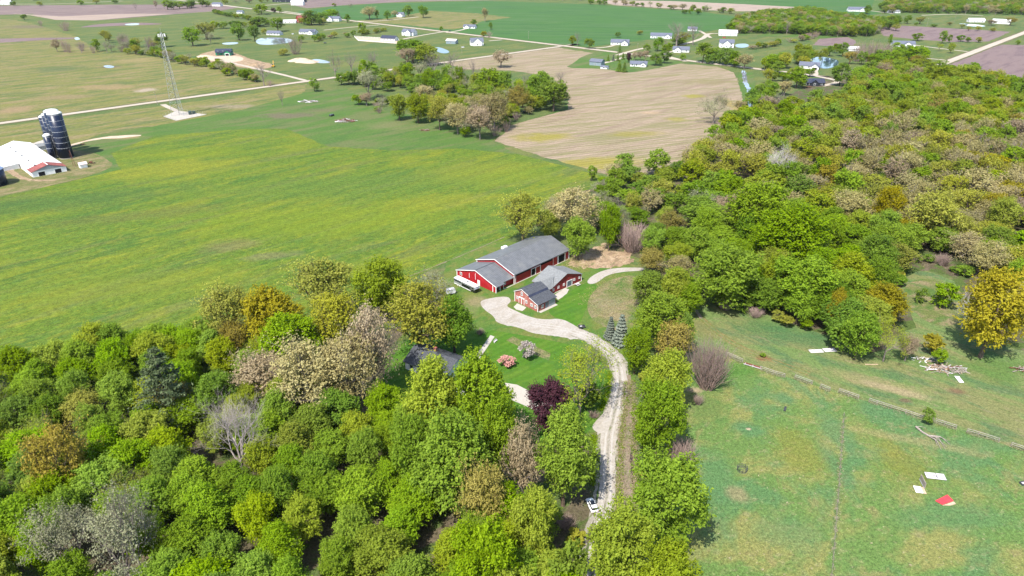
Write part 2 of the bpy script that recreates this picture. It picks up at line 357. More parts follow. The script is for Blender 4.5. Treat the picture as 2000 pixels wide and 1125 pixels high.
M['lawn2'] = soil('yard_grass', (0.084, 0.134, 0.026), [((0.125, 0.135, 0.035), 12, 7, 0.46, 0.6, 0.8), ((0.20, 0.155, 0.075), 5, 4, 0.6, 0.72, 0.6), ((0.045, 0.120, 0.020), 9, 6, 0.52, 0.62, 0.6)],
    [(900, 605, 30, 18, (0.21, 0.17, 0.09), 0.4), (935, 590, 26, 12, (0.22, 0.17, 0.10), 0.6)], fine=(1.2, 0.22), fine2=(5, 0.2))
M['rough'] = soil('rough_grass', (0.110, 0.128, 0.040), [((0.21, 0.165, 0.095), 8, 6, 0.44, 0.6, 0.8, 0.3), ((0.060, 0.115, 0.024), 9, 7, 0.5, 0.62, 0.8, 0.7)], [(1190, 600, 40, 25, (0.23, 0.175, 0.11), 0.6)], fine=(1.6, 0.4), fine2=(5, 0.4))
M['litter'] = soil('woodland_floor', (0.085, 0.072, 0.042), [((0.15, 0.115, 0.08), 7, 5, 0.48, 0.62, 0.7), ((0.060, 0.100, 0.020), 9, 7, 0.46, 0.58, 0.85)], fine=(1.5, 0.35), fine2=(5, 0.3))
M['dirt'] = soil('bare_orange_dirt', (0.29, 0.205, 0.128), [((0.38, 0.285, 0.19), 5, 3, 0.50, 0.62, 0.8), ((0.19, 0.13, 0.085), 4, 2.4, 0.50, 0.62, 0.8), ((0.10, 0.12, 0.045), 3, 2, 0.58, 0.66, 0.8)], fine=(1.6, 0.25), fine2=(5, 0.2))
M['sand'] = soil('pale_sand', (0.46, 0.36, 0.27), [((0.38, 0.26, 0.18), 8, 5, 0.5, 0.65, 0.6)], fine=(0.8, 0.12))
M['concrete'] = soil('concrete', (0.40, 0.365, 0.315), [((0.34, 0.305, 0.265), 4, 4, 0.45, 0.65, 0.5)], fine=(1.0, 0.05), fine2=(7, 0.05))
M['drygrass'] = soil('dead_grass', (0.19, 0.15, 0.105), [((0.10, 0.12, 0.035), 5, 2.4, 0.46, 0.6, 0.7, R(80)), ((0.24, 0.19, 0.15), 3, 1.5, 0.52, 0.66, 0.6, R(80))], fine=(2.0, 0.35), fine2=(6, 0.3))
M['water_blue'] = water('pond_water', (0.035, 0.06, 0.085)); M['water_grey'] = water('murky_water', (0.13, 0.14, 0.16)); M['water_dark'] = water('ditch_water', (0.035, 0.022, 0.018))

# fields, far to near
S = sheet
S('crop_field', [(560, 26), (650, 12), (760, 6), (950, 2), (1150, 8), (1380, 24), (1445, 34), (1450, 52), (1400, 58), (1330, 70), (1150, 92), (1040, 82), (880, 62), (790, 50), (695, 40), (640, 34)], M['wheat'], 2, 1.5)
S('crop_field', [(1320, -30), (2100, -30), (2100, -8), (1700, 10), (1560, 16), (1430, 8), (1100, -6)], M['wheat'], 2, 1.5)
S('crop_field', [(1550, 18), (1700, 10), (1800, 12), (1700, 30), (1560, 32)], M['wheat'], 2, 1.5)
S('stubble_field', [(560, 8), (640, -6), (900, -14), (1250, -14), (1100, -2), (800, 3), (690, 9), (600, 16)], M['plough'], 3, 1.5)
S('stubble_field', [(1160, 0), (1310, 2), (1450, 8), (1580, 15), (1530, 22), (1440, 22), (1330, 18), (1200, 10)], M['plough_pale'], 3, 1.5)
S('dry_meadow', [(690, 41), (760, 36), (840, 21), (930, 26), (1000, 34), (940, 42), (925, 50), (885, 58), (760, 46)], M['dry'], 4, 1.0)
S('ploughed_field', [(-260, 42), (0, 29), (60, 27), (110, 38), (190, 40), (300, 31), (430, 21), (470, 14), (430, 9), (250, 9), (100, 10), (0, 11), (-260, 22)], M['plough'], 3, 1.5)
S('pale_field_edge', [(20, 26), (60, 30), (110, 39), (180, 40), (260, 33), (340, 27), (230, 27), (120, 32)], M['plough_pale'], 4, 1.0)
S('dry_meadow', [(-300, 170), (0, 116), (90, 107), (200, 104), (150, 72), (60, 45), (20, 37), (-260, 48)], M['dry'], 2, 1.5)
S('dry_meadow', [(-500, 330), (-100, 255), (0, 237), (320, 197), (570, 160), (500, 160), (420, 132), (345, 118), (250, 103), (90, 107), (0, 116), (-400, 180)], M['dry'], 3, 1.0)
S('dry_meadow', [(-500, 350), (-100, 262), (0, 247), (330, 206), (600, 164), (596, 178), (560, 200), (480, 213), (350, 238), (200, 262), (120, 292), (0, 306), (-200, 330)], M['dry'], 3, 1.0)
S('marshy_strip', [(-100, 88), (0, 84), (70, 79), (150, 76), (150, 73), (60, 74), (-100, 78)], M['plough_dark'], 5, 0.5, soft=2)
S('marshy_strip', [(150, 54), (190, 47), (240, 44), (310, 45), (320, 48), (240, 50), (180, 53)], M['plough_dark'], 5, 0.5, soft=2)
S('pasture_strip', [(-300, 345), (120, 292), (190, 266), (350, 238), (480, 213), (600, 180), (700, 170), (900, 200), (1110, 205), (1120, 214), (1000, 238), (960, 276), (1010, 300), (1185, 346), (1150, 370), (900, 310), (640, 300), (560, 254), (300, 270), (240, 330), (0, 388), (-300, 440)], M['mown'], 4, 0.8)
S('hayfield', [(-500, 560), (-200, 430), (0, 386), (60, 372), (238, 331), (215, 300), (300, 266), (480, 252), (562, 252), (640, 286), (760, 294), (900, 290), (1010, 301), (1180, 345), (1150, 375), (1060, 430), (990, 468), (900, 503), (800, 545), (700, 640), (400, 760), (0, 800), (-500, 900)], M['hay'], 5, 0.5)
S('mown_wedge', [(562, 252), (640, 286), (760, 294), (900, 290), (960, 276), (870, 258), (760, 246), (640, 243)], M['mown'], 6, 0.5, soft=2)
S('harvested_field', [(870, 122), (1090, 93), (1250, 118), (1400, 130), (1434, 142), (1446, 170), (1460, 208), (1445, 250), (1420, 300), (1300, 345), (1200, 345), (1100, 318), (966, 276), (1000, 244), (1110, 214), (1110, 195), (1080, 150), (1000, 138), (900, 135)], M['stubble'], 5, 0.6)
S('house_yard', [(1135, 110), (1180, 98), (1240, 106), (1345, 122), (1330, 124), (1260, 138), (1225, 143), (1180, 134), (1100, 133), (1120, 124)], M['mown'], 6, 0.4, soft=2)
S('ploughed_field', [(1712, 48), (1800, 52), (1975, 62), (1930, 81), (1860, 82), (1800, 78), (1725, 70)], M['plough_dark'], 3, 0.8)
S('ploughed_field', [(2300, 108), (2000, 88), (1958, 87), (1900, 104), (1835, 130), (1860, 150), (2000, 175), (2400, 200)], M['plough_dark'], 3, 0.5)
S('ploughed_field', [(1588, 88), (1600, 76), (1655, 72), (1672, 80), (1668, 89), (1620, 90)], M['plough_dark'], 3, 0.5)
S('meadow', [(1335, 560), (1360, 540), (1500, 600), (1640, 640), (1780, 640), (1740, 560), (1800, 525), (1900, 560), (2200, 640), (2400, 1000), (2000, 883), (1900, 848), (1830, 828), (1690, 783), (1540, 738), (1415, 690), (1350, 690)], M['meadow'], 2, 0.3)
S('pasture', [(1340, 690), (1415, 690), (1540, 738), (1690, 783), (1830, 828), (1900, 848), (2000, 883), (2500, 1040), (2700, 1600), (1150, 1600), (1235, 1050), (1260, 900), (1300, 800)], M['pasture'], 2, 0.3)
S('clearing', [(1755, 565), (1800, 540), (1870, 560), (1900, 600), (1870, 640), (1800, 630)], M['rough'], 4, 0.5, soft=2)
S('woodland_floor', [(-700, 1000), (-300, 850), (0, 770), (150, 740), (300, 690), (430, 655), (540, 620), (700, 600), (830, 560), (870, 600), (790, 660), (760, 800), (860, 860), (1010, 840), (1140, 820), (1160, 900), (1168, 1000), (1140, 1100), (1130, 1600), (-600, 1600)], M['litter'], 3, 0.8)
S('woodland_floor', [(1195, 350), (1120, 385), (1150, 440), (1200, 470), (1250, 505), (1300, 560), (1345, 540), (1360, 560), (1480, 612), (1620, 655), (1700, 690), (1790, 640), (1740, 570), (1790, 530), (1860, 540), (1900, 600), (1900, 660), (2300, 760), (2600, 500), (2300, 170), (1980, 170), (1835, 140), (1700, 128), (1620, 150), (1530, 190), (1455, 215), (1400, 270), (1280, 340)], M['litter'], 6, 1.5)
S('grove_floor', [(660, 160), (760, 150), (1000, 165), (1090, 170), (1105, 212), (1000, 245), (960, 268), (830, 230), (750, 215), (680, 175)], M['ground'], 5, 1.0)
S('woodland_floor', [(1425, 55), (1480, 30), (1580, 28), (1720, 45), (1700, 70), (1600, 75), (1440, 68)], M['mown'], 4, 1.0)
S('woodland_floor', [(1720, -30), (2300, -30), (2300, 36), (1980, 30), (1850, 28), (1740, 30), (1700, 20)], M['mown'], 4, 1.0)

# around the red barns
S('barnyard_grass', [(860, 505), (985, 462), (1110, 500), (1270, 520), (1260, 640), (1240, 760), (1180, 850), (1060, 850), (1000, 860), (780, 830), (740, 700), (800, 640), (880, 590)], M['lawn2'], 6, 0.4, soft=2)
S('lawn', [(770, 830), (740, 730), (800, 650), (930, 640), (1020, 655), (1110, 672), (1160, 690), (1192, 730), (1190, 790), (1140, 860), (1060, 870), (960, 850)], M['lawn'], 7, 0.25, soft=2)
S('lawn', [(1064, 612), (1090, 588), (1142, 548), (1178, 560), (1150, 590), (1130, 640), (1115, 632)], M['lawn'], 7, 0.15, soft=2)
S('rough_patch', [(1145, 585), (1180, 548), (1255, 533), (1270, 560), (1240, 620), (1215, 648), (1180, 640), (1150, 620)], M['rough'], 7, 0.4, 3, soft=2)
S('bare_dirt_patch', [(1108, 520), (1114, 506), (1135, 497), (1160, 482), (1190, 474), (1218, 480), (1232, 498), (1238, 512), (1215, 520), (1160, 525)], M['dirt'], 7, 0.75, 1.3)
S('old_garden_bed', [(988, 665), (1002, 657), (1075, 690), (1072, 705), (1060, 700)], M['rough'], 8, 0.1, 2)
S('driveway_yard', [(936, 590), (950, 584), (990, 578), (1000, 588), (988, 598), (1000, 604), (1030, 618), (1060, 625), (1095, 622), (1120, 634), (1150, 655), (1140, 665), (1090, 658), (1040, 652), (1015, 640), (970, 632), (965, 618), (945, 605)], M['gravel'], 8, 0.30, 0.9, soft=2)
strip('driveway', [(1085, 640), (1120, 648), (1155, 662), (1185, 684), (1204, 705), (1211, 740), (1207, 775), (1198, 815), (1190, 850), (1187, 900), (1186, 950), (1180, 1000), (1164, 1060), (1156, 1130), (1150, 1250)], [5.4, 5.0, 4.6, 4.2, 4.0, 4.2, 4.6, 4.8, 4.4, 3.9, 3.9, 3.6, 2.8, 2.4, 2.4], M['gravel'], 9, 0.10, 1.2)
DRV = [(1040, 634), (1085, 640), (1120, 648), (1155, 662), (1185, 684), (1204, 705), (1211, 740), (1207, 775), (1198, 815), (1190, 850), (1187, 900), (1186, 950), (1180, 1000), (1164, 1060), (1156, 1130)]
WT = soil('compacted_wheel_gravel', (0.40, 0.37, 0.33), [((0.345, 0.315, 0.275), 4, 1.5, 0.45, 0.62, 0.6)], fine=(2, 0.08))
MG = soil('grassy_gravel', (0.255, 0.23, 0.185), [((0.13, 0.15, 0.06), 2.5, 1.2, 0.50, 0.62, 0.8), ((0.31, 0.28, 0.245), 3, 1.2, 0.5, 0.62, 0.8)], fine=(2, 0.2))
strip('wheel_track', DRV, 0.5, WT, 10, 0.05, 2.2, off=0.85); strip('wheel_track', DRV, 0.5, WT, 10, 0.05, 1.0, off=-0.85)
strip('driveway_crown', DRV[3:], 0.55, MG, 10, 0.06, 1.6)
strip('driveway_verge', DRV[2:], 0.9, MG, 8, 0.22, 1.2, off=2.5); strip('driveway_verge', DRV[2:], 0.9, MG, 8, 0.22, 1.2, off=-2.5)
S('driveway_spur', [(1192, 795), (1190, 845), (1170, 848), (1154, 836), (1166, 820), (1180, 806)], M['gravel'], 10, 0.1, 1.5, soft=2)
S('gravel_path', [(1145, 553), (1153, 541), (1178, 528), (1210, 523), (1258, 523), (1262, 529), (1215, 531), (1185, 538), (1170, 550), (1157, 556)], M['gravel'], 9, 0.12, 1.5, soft=2)
S('ditch_bank', [(1216, 735), (1232, 732), (1240, 800), (1236, 870), (1240, 960), (1232, 1040), (1205, 1060), (1200, 1000), (1206, 900), (1208, 850), (1216, 790)], M['drygrass'], 8, 0.25, 1.5)
S('ditch_water', [(1231, 884), (1234, 884), (1236, 900), (1239, 925), (1237, 950), (1233, 940), (1234, 920), (1230, 900)], M['water_dark'], 11, 0.22, 0.8, soft=1)
S('concrete_drive', [(985, 748), (1010, 752), (1075, 785), (1100, 800), (1075, 822), (1035, 797), (1000, 782)], M['concrete'], 9)
S('concrete_path', [(930, 694), (958, 655), (966, 658), (936, 702)], M['concrete'], 9)
S('concrete_apron', [(1003, 600), (1010, 593), (1028, 601), (1020, 608), (1008, 605)], M['concrete'], 10, 0.08, 1)
S('concrete_yard', [(1080, 578), (1104, 563), (1112, 566), (1107, 574), (1090, 586)], M['concrete'], 9, 0.08, 1)
rut = soil('wheel_rut', (0.17, 0.135, 0.055), [((0.10, 0.13, 0.03), 8, 2, 0.45, 0.6, 0.8)], fine=(1.4, 0.3))
for off in (-0.9, 0.9):
    base = [P(*p) for p in [(1340, 545), (1345, 575), (1362, 612), (1400, 648), (1450, 680), (1510, 705), (1580, 730)]]
    strip('farm_track', [(x + off*0.7, y + off*0.7) for x, y in base], 0.55, rut, 5, 0.10, 1.5, True)
strip('farm_track', [(1334, 520), (1338, 545), (1345, 575), (1356, 600), (1370, 622)], [2.6, 2.4, 2.0, 1.6, 1.0], soil('track_gravel', (0.26, 0.22, 0.17), [((0.12, 0.13, 0.05), 5, 1.5, 0.5, 0.62, 0.8)], fine=(1.5, 0.2)), 5, 0.08, 1.5)

# section roads: straight gravel roads at 45 degrees
def straight(px1, px2, ext1, ext2):
    a = Vector(P(*px1)); b = Vector(P(*px2)); d = (b-a).normalized(); return [tuple(a - d*ext1), tuple(a), tuple(b), tuple(b + d*ext2)]
for nm, pts, w in (('gravel_road', straight((0, 241), (1085, 92), 300, 10), 7.0), ('gravel_road', straight((700, 42), (1500, 137), 900, 30), 8.5), ('gravel_road', straight((1835, 127), (2000, 64), 70, 1500), 9.0)):
    strip(nm + '_verge', pts, w + 6, M['verge'], 7, 0.4, 10, True)
    strip(nm, pts, w, M['gravel_road'], 9, 0.12, 10, True)
strip('side_road', [(602, 159), (560, 148), (500, 134), (450, 122), (420, 112)], 5, M['gravel_road'], 8, 0.2, 5)
strip('tower_track', [(318, 204), (330, 210), (345, 217)], 4.5, M['gravel_road'], 8, 0.1, 5)
S('tower_pad', [(319, 228), (345, 216), (404, 224), (344, 236)], M['concrete'], 9)
for pts, w in (([(693, 41), (740, 41), (818, 33)], 6), ([(632, 59), (690, 53), (740, 49)], 5), ([(872, 64), (900, 59), (918, 53)], 5), ([(780, 78), (830, 68), (875, 61)], 5), ([(955, 80), (980, 78)], 5), ([(1140, 95), (1185, 92), (1205, 86)], 5),
               ([(1205, 108), (1240, 98), (1270, 92)], 6), ([(1330, 88), (1370, 76), (1385, 66), (1410, 66)], 7), ([(1388, 74), (1380, 68), (1366, 60)], 5), ([(1176, 124), (1200, 118), (1218, 112)], 5), ([(1310, 100), (1300, 108), (1340, 120)], 6),
               ([(1500, 137), (1560, 143), (1600, 150), (1636, 158), (1628, 163), (1605, 168)], 6), ([(1588, 134), (1590, 146), (1580, 148)], 8), ([(1785, 88), (1830, 94), (1890, 101)], 5), ([(1800, 113), (1850, 118)], 5), ([(1700, 21), (1745, 27)], 6), ([(1800, 30), (1860, 28), (1920, 31)], 7),
               ([(0, 8), (90, 8), (170, 5), (240, 2)], 7), ([(430, 9), (490, 17)], 6), ([(555, 22), (590, 27)], 6), ([(500, 12), (570, 6)], 8)):
    strip('house_drive', pts, w, M['gravel_road'], 10, 0.1, 6)
S('building_site_ground', [(385, 108), (410, 100), (440, 96), (470, 108), (500, 118), (545, 128), (500, 138), (455, 128), (420, 124), (390, 115)], M['dirt'], 6, 1.0, 4, soft=2)
S('building_site_ground', [(395, 112), (460, 108), (478, 114), (470, 121), (420, 122)], M['sand'], 7, 0.6, 4, soft=2)
S('riding_ring', [(692, 72), (775, 76), (782, 86), (700, 80)], M['sand'], 6, 0.3, 4)
for nm, pts, m in (('pond', [(500, 78), (512, 74), (540, 73), (570, 76), (572, 82), (545, 87), (510, 88), (500, 84)], 'water_grey'), ('pond', [(606, 117), (620, 115), (648, 121), (640, 124), (615, 123)], 'water_grey'), ('pond', [(848, 92), (862, 93), (880, 101), (872, 105), (855, 103)], 'water_blue'),
                   ('pond', [(430, 84), (465, 82), (466, 86), (440, 88)], 'water_grey'), ('pond', [(200, 129), (212, 127), (225, 130), (220, 133), (208, 133)], 'water_grey'), ('pond', [(240, 47), (272, 45), (272, 49), (250, 50)], 'water_grey'), ('pond', [(144, 74), (152, 72), (158, 77), (148, 79)], 'water_grey'),
                   ('pond', [(1436, 86), (1460, 85), (1464, 91), (1450, 94), (1436, 92)], 'water_blue'), ('pond', [(1580, 118), (1590, 111), (1615, 112), (1640, 118), (1636, 128), (1620, 134), (1600, 134)], 'water_blue'), ('pond', [(1870, 45), (1910, 48), (1928, 51), (1915, 53), (1880, 50)], 'water_blue'), ('pond', [(1280, 152), (1290, 151), (1290, 154)], 'water_blue')):
    if pts[0][0] != 1280: sheet(nm, pts, M[m], 12, 0.2, 4, soft=2)
S('stream_bank', [(1440, 145), (1470, 140), (1478, 180), (1480, 212), (1455, 214), (1446, 175)], M['mown'], 7, 0.6, 3)
strip('stream', [(1452, 138), (1456, 160), (1464, 178), (1467, 195), (1466, 212)], [4, 4.5, 4, 6, 5], M['water_grey'], 12, 0.5, 4)
S('farmyard', [(-200, 420), (0, 386), (238, 330), (190, 300), (170, 296), (130, 290), (50, 275), (0, 290), (-200, 330)], soil('farmyard_grass', (0.125, 0.125, 0.045), [((0.21, 0.165, 0.09), 10, 5, 0.45, 0.6, 0.8), ((0.07, 0.11, 0.025), 8, 6, 0.52, 0.64, 0.6)], fine=(1.0, 0.25)), 6, 0.3, 4, soft=2)
strip('farmyard_track', [(-20, 300), (10, 320), (28, 340), (60, 352), (110, 352)], [5, 4, 3, 3, 2], M['dirt'], 8, 0.3, 3)
S('farmyard_concrete', [(58, 282), (100, 268), (118, 274), (80, 292)], M['concrete'], 8, 0.3, 3)
strip('headland_track', [(120, 290), (185, 272), (240, 267), (275, 265)], [3, 4, 9, 3], M['sand'], 7, 0.4, 4)
strip('fence_line_track', [(800, 540), (900, 500), (985, 463)], 0.5, M['drygrass'], 9, 0.1, 2)
# ---------------------------------------------------------------- building materials
M['red'] = ribbed('red_steel_siding', (0.33, 0.010, 0.017), 0.45, 'Y', 0.5, 0.03, 0.16, ((0.40, 0.045, 0.05), 0.45))
M['red2'] = ribbed('dark_red_boards', (0.235, 0.018, 0.017), 0.3, 'X', 0.7, 0.02, 0.2, ((0.12, 0.02, 0.02), 0.5))
M['white'] = paint('white_paint', (0.78, 0.76, 0.73), 0.5, 0.3, 0.05)
M['white_siding'] = ribbed('white_lap_siding', (0.70, 0.70, 0.69), 0.3, 'Z', 0.5, 0.02, 0.05)
M['grey_siding'] = ribbed('blue_grey_siding', (0.20, 0.25, 0.28), 0.3, 'Z', 0.5, 0.02, 0.08)
M['black_siding'] = ribbed('charcoal_siding', (0.022, 0.026, 0.034), 0.3, 'Z', 0.6, 0.02, 0.15)
M['green_sheathing'] = paint('green_sheathing', (0.035, 0.22, 0.12), 0.6, 0.2, 0.25, 0.9)
M['roof_grey'] = ribbed('grey_steel_roof', (0.118, 0.122, 0.128), 0.9, 'X', 0.5, 0.03, 0.14, ((0.165, 0.165, 0.16), 0.7))
M['roof_shingle'] = paint('dark_shingles', (0.062, 0.066, 0.075), 0.9, 0.15, 0.35, 2.2)
M['roof_shingle_light'] = paint('weathered_light_shingles', (0.165, 0.17, 0.17), 0.9, 0.15, 0.18, 1.6)
M['roof_blue'] = paint('blue_grey_shingles', (0.105, 0.115, 0.15), 0.85, 0.2, 0.2, 1.5)
M['roof_navy'] = paint('navy_roofing', (0.03, 0.035, 0.06), 0.6, 0.3, 0.2)
M['roof_white'] = ribbed('white_steel_roof', (0.70, 0.69, 0.67), 0.9, 'X', 0.4, 0.03, 0.05, ((0.6, 0.57, 0.52), 0.4))
M['roof_rust'] = ribbed('rusted_red_roof', (0.215, 0.060, 0.050), 0.9, 'X', 0.7, 0.03, 0.25, ((0.36, 0.13, 0.10), 0.6))
M['glass'] = glass('window_glass'); M['dark'] = paint('dark_opening', (0.012, 0.012, 0.014), 0.8, 0.1)
M['door_grey'] = paint('grey_door', (0.11, 0.13, 0.15), 0.5, 0.3)
M['brick'] = paint('old_red_block', (0.30, 0.105, 0.085), 0.85, 0.15, 0.30, 1.8, dirt=((0.42, 0.26, 0.22), 0.6))
M['block_grey'] = paint('grey_block', (0.24, 0.26, 0.27), 0.8, 0.2, 0.12, 1.5)
M['steel'] = paint('galvanised_steel', (0.38, 0.39, 0.40), 0.45, 0.5, 0.1, 1.0, 0.5)
M['dark_steel'] = paint('dark_steel', (0.05, 0.055, 0.06), 0.5, 0.4, 0.2)
M['silo_blue'] = enamel('blue_enamel', (0.006, 0.012, 0.034))
M['silo_white'] = paint('white_enamel', (0.75, 0.75, 0.76), 0.3, 0.5, 0.04)
M['wood_grey'] = paint('weathered_wood', (0.26, 0.22, 0.19), 0.9, 0.1, 0.3, 3)
M['wood_tan'] = paint('bare_timber', (0.40, 0.29, 0.20), 0.85, 0.1, 0.25, 2)
M['rail_wood'] = paint('bleached_wood', (0.30, 0.27, 0.24), 0.85, 0.1, 0.25, 2)
M['rubber'] = paint('black_rubber', (0.015, 0.015, 0.016), 0.85, 0.2)
M['car_white'] = paint('white_car_paint', (0.78, 0.79, 0.80), 0.25, 0.4, 0.02)
M['black_gloss'] = paint('black_gloss', (0.008, 0.009, 0.011), 0.08, 0.6, 0.1)
M['yellow'] = paint('machine_yellow', (0.50, 0.28, 0.02), 0.5, 0.4, 0.1)
M['red_paint'] = paint('faded_red_paint', (0.52, 0.045, 0.055), 0.7, 0.2, 0.15, 1.5)
M['sheet_pale'] = paint('pale_metal_sheet', (0.58, 0.54, 0.55), 0.4, 0.4, 0.12, 1.2, 0.2)
M['rust'] = paint('rusty_iron', (0.13, 0.05, 0.035), 0.9, 0.2, 0.3, 2)

def frame_at(px, py, ang):
    x, y = P(px, py); return x, y, ang
# a gabled block in local coordinates: ridge along x
def gable_block(root, x0, x1, y0, y1, ez, rz, wall, roof, ry=None, over=0.35, ez2=None, name='wall', rname='roof', z0=0.0, th=0.16):
    ry = (y0+y1)/2 if ry is None else ry; ez2 = ez if ez2 is None else ez2
    prof = [(y0, z0), (y1, z0), (y1, ez2), (ry, rz), (y0, ez)]
    n = 5; vs = [(x0, p[0], p[1]) for p in prof] + [(x1, p[0], p[1]) for p in prof]
    w = MB(); w.add(vs, [tuple(range(n)), tuple(range(2*n-1, n-1, -1))] + [(i, i+n, (i+1) % n + n, (i+1) % n) for i in range(n)])
    wo = w.build(name, wall, root)
    r = MB()
    for ya, za in ((y0, ez), (y1, ez2)):
        sl = (rz-za)/abs(ry-ya); yo = ya + math.copysign(over, ya-ry); zo = za - sl*over
        up = th*0.9 + 0.02
        r.slab([(x0-over, ry, rz+up), (x1+over, ry, rz+up), (x1+over, yo, zo+up), (x0-over, yo, zo+up)], th)
    ro = r.build(rname, roof, root)
    return wo, ro
def on_wall(root, side, plane, t, z, w, h, mat, name='window', frame=None, depth=0.06, grid=False):
    """rectangular panel on a wall. side 'x-','x+','y-','y+': outward direction; t along the wall, z the centre height"""
    s = -1 if side[1] == '-' else 1
    def bx(mb, t0, t1, z0, z1, d0, d1):
        a, b = sorted((plane + s*d0, plane + s*d1))
        if side[0] == 'x': mb.box(a, b, t0, t1, z0, z1)
        else: mb.box(t0, t1, a, b, z0, z1)
    m = MB(); bx(m, t-w/2, t+w/2, z-h/2, z+h/2, -0.02, depth); o = m.build(name, mat, root)
    if frame:
        f = MB(); k = max(0.09, 0.10*w)
        bx(f, t-w/2-k, t+w/2+k, z+h/2, z+h/2+k, -0.02, depth+0.05); bx(f, t-w/2-k, t+w/2+k, z-h/2-k, z-h/2, -0.02, depth+0.05)
        bx(f, t-w/2-k, t-w/2, z-h/2, z+h/2, -0.02, depth+0.05); bx(f, t+w/2, t+w/2+k, z-h/2, z+h/2, -0.02, depth+0.05)
        if grid: bx(f, t-k*0.35, t+k*0.35, z-h/2, z+h/2, depth-0.01, depth+0.04); bx(f, t-w/2, t-k*0.35, z-k*0.35, z+k*0.35, depth-0.01, depth+0.04); bx(f, t+k*0.35, t+w/2, z-k*0.35, z+k*0.35, depth-0.01, depth+0.04)
        f.build(name + '_frame', frame, o)
    return o

# ================================================================ long red riding barn
ox, oy = P(969.6, 573)
A = R(46.5)
lb = empty('riding_barn', ox, oy, A)
tag(lb, 'long red riding barn with grey gabled steel roof beside the hayfield', 'barn')
gable_block(lb, 10.3, 43.2, 0.6, 20.9, 4.1, 7.3, M['red'], M['roof_grey'], over=0.45, name='hall_wall', rname='hall_roof')
def wing_wall():
    # front block: the right front corner is an open porch under the same roof
    w = MB(); prof = [(1.6, 0.0), (21.6, 0.0), (21.6, 2.75), (11.0, 5.9), (1.6, 3.12)]
    n = 5; vs = [(0.0, *p) for p in prof] + [(10.25, *p) for p in prof]
    w.add(vs, [tuple(range(n)), tuple(range(2*n-1, n-1, -1))] + [(i, i+n, (i+1) % n + n, (i+1) % n) for i in range(n)])
    w.add([(0, 0.15, 0), (0, 1.6, 0), (0, 1.6, 3.1), (0, 0.15, 2.66), (0.15, 0.15, 0), (0.15, 1.6, 0), (0.15, 1.6, 3.1), (0.15, 0.15, 2.66)], [(0,1,2,3), (7,6,5,4), (0,4,5,1), (1,5,6,2), (2,6,7,3), (3,7,4,0)])
    return w
wing_wall().build('front_wall', M['red'], lb)
r = MB()
r.slab([(-0.35, 11.0, 6.06), (10.28, 11.0, 6.06), (10.28, 22.0, 2.80), (-0.35, 22.0, 2.80)], 0.15)
r.slab([(-0.35, 11.0, 6.06), (10.28, 11.0, 6.06), (10.28, 0.5, 2.92), (-0.35, 0.5, 2.92)], 0.15)
r.slab([(-0.35, 0.5, 2.92), (4.2, 0.5, 2.92), (4.2, -0.4, 2.66), (-0.35, -0.4, 2.66)], 0.14)
r.build('front_roof', M['roof_grey'], lb)
def fascia(root, x, y0, z0, y1, z1, hgt=0.26, t=0.07, name='fascia_board'):
    m = MB(); m.add([(x, y0, z0), (x+t, y0, z0), (x+t, y0, z0+hgt), (x, y0, z0+hgt), (x, y1, z1), (x+t, y1, z1), (x+t, y1, z1+hgt), (x, y1, z1+hgt)], [(0,1,2,3), (7,6,5,4), (0,4,5,1), (1,5,6,2), (2,6,7,3), (3,7,4,0)])
    return m.build(name, M['white'], root)
fascia(lb, -0.43, 11.0, 5.86, 22.0, 2.60); fascia(lb, -0.43, 11.0, 5.86, -0.4, 2.46)
fascia(lb, 9.77, 10.75, 7.26, 21.35, 3.93); fascia(lb, 9.77, 10.75, 7.26, 0.15, 3.93)
for x, y, h in ((-0.08, 21.55, 2.7), (-0.08, 0.12, 2.6), (-0.08, 1.75, 3.05), (10.22, 20.95, 4.1), (10.22, 0.55, 4.05), (43.28, 0.55, 4.05)):
    MB().box(x-0.12, x+0.06, y-0.14, y+0.12, 0, h).build('corner_trim', M['white'], lb)
for x, y in ((0.1, 0.22), (2.1, 0.22), (4.0, 0.22)):
    MB().box(x, x+0.14, y-0.07, y+0.07, 0, 2.62).build('porch_post', M['white'], lb)
for t in (1.0, 3.0): on_wall(lb, 'y-', 1.6, t, 1.25, 1.5, 2.2, M['door_grey'], 'porch_panel', None)
on_wall(lb, 'y-', 1.6, 6.0, 1.6, 1.0, 1.1, M['glass'], 'window', M['white'], 0.05, True)
on_wall(lb, 'x-', 0.0, 19.3, 1.9, 1.0, 1.0, M['glass'], 'window', M['white'], 0.05, True)
on_wall(lb, 'x-', 0.0, 9.4, 1.1, 1.1, 2.2, M['white'], 'entry_door', M['white'])
on_wall(lb, 'x-', 0.0, 11.2, 3.3, 0.16, 2.6, M['white'], 'trim_strip'); on_wall(lb, 'x-', 0.0, 14.6, 2.6, 0.16, 2.0, M['white'], 'trim_strip')
# eave side of the hall: openings, sliding doors on their tracks
on_wall(lb, 'y-', 0.6, 21.2, 1.45, 2.2, 2.9, M['dark'], 'doorway', M['white'])
on_wall(lb, 'y-', 0.6, 23.9, 1.45, 2.6, 2.9, M['red'], 'sliding_door', M['white'], 0.12)
on_wall(lb, 'y-', 0.6, 33.2, 1.9, 0.16, 3.7, M['white'], 'trim_strip'); on_wall(lb, 'y-', 0.6, 35.9, 1.9, 0.16, 3.7, M['white'], 'trim_strip')
on_wall(lb, 'y-', 0.6, 38.4, 1.75, 3.8, 3.4, M['dark'], 'doorway', M['white'])
on_wall(lb, 'y-', 0.6, 41.0, 1.9, 0.16, 3.7, M['white'], 'trim_strip')
on_wall(lb, 'y-', 0.6, 29.0, 3.1, 7.0, 0.7, M['dark'], 'eave_strip', None)  # long near-black strips on the wall below the eave
on_wall(lb, 'y-', 0.6, 15.2, 3.3, 8.0, 0.6, M['dark'], 'eave_strip', None)
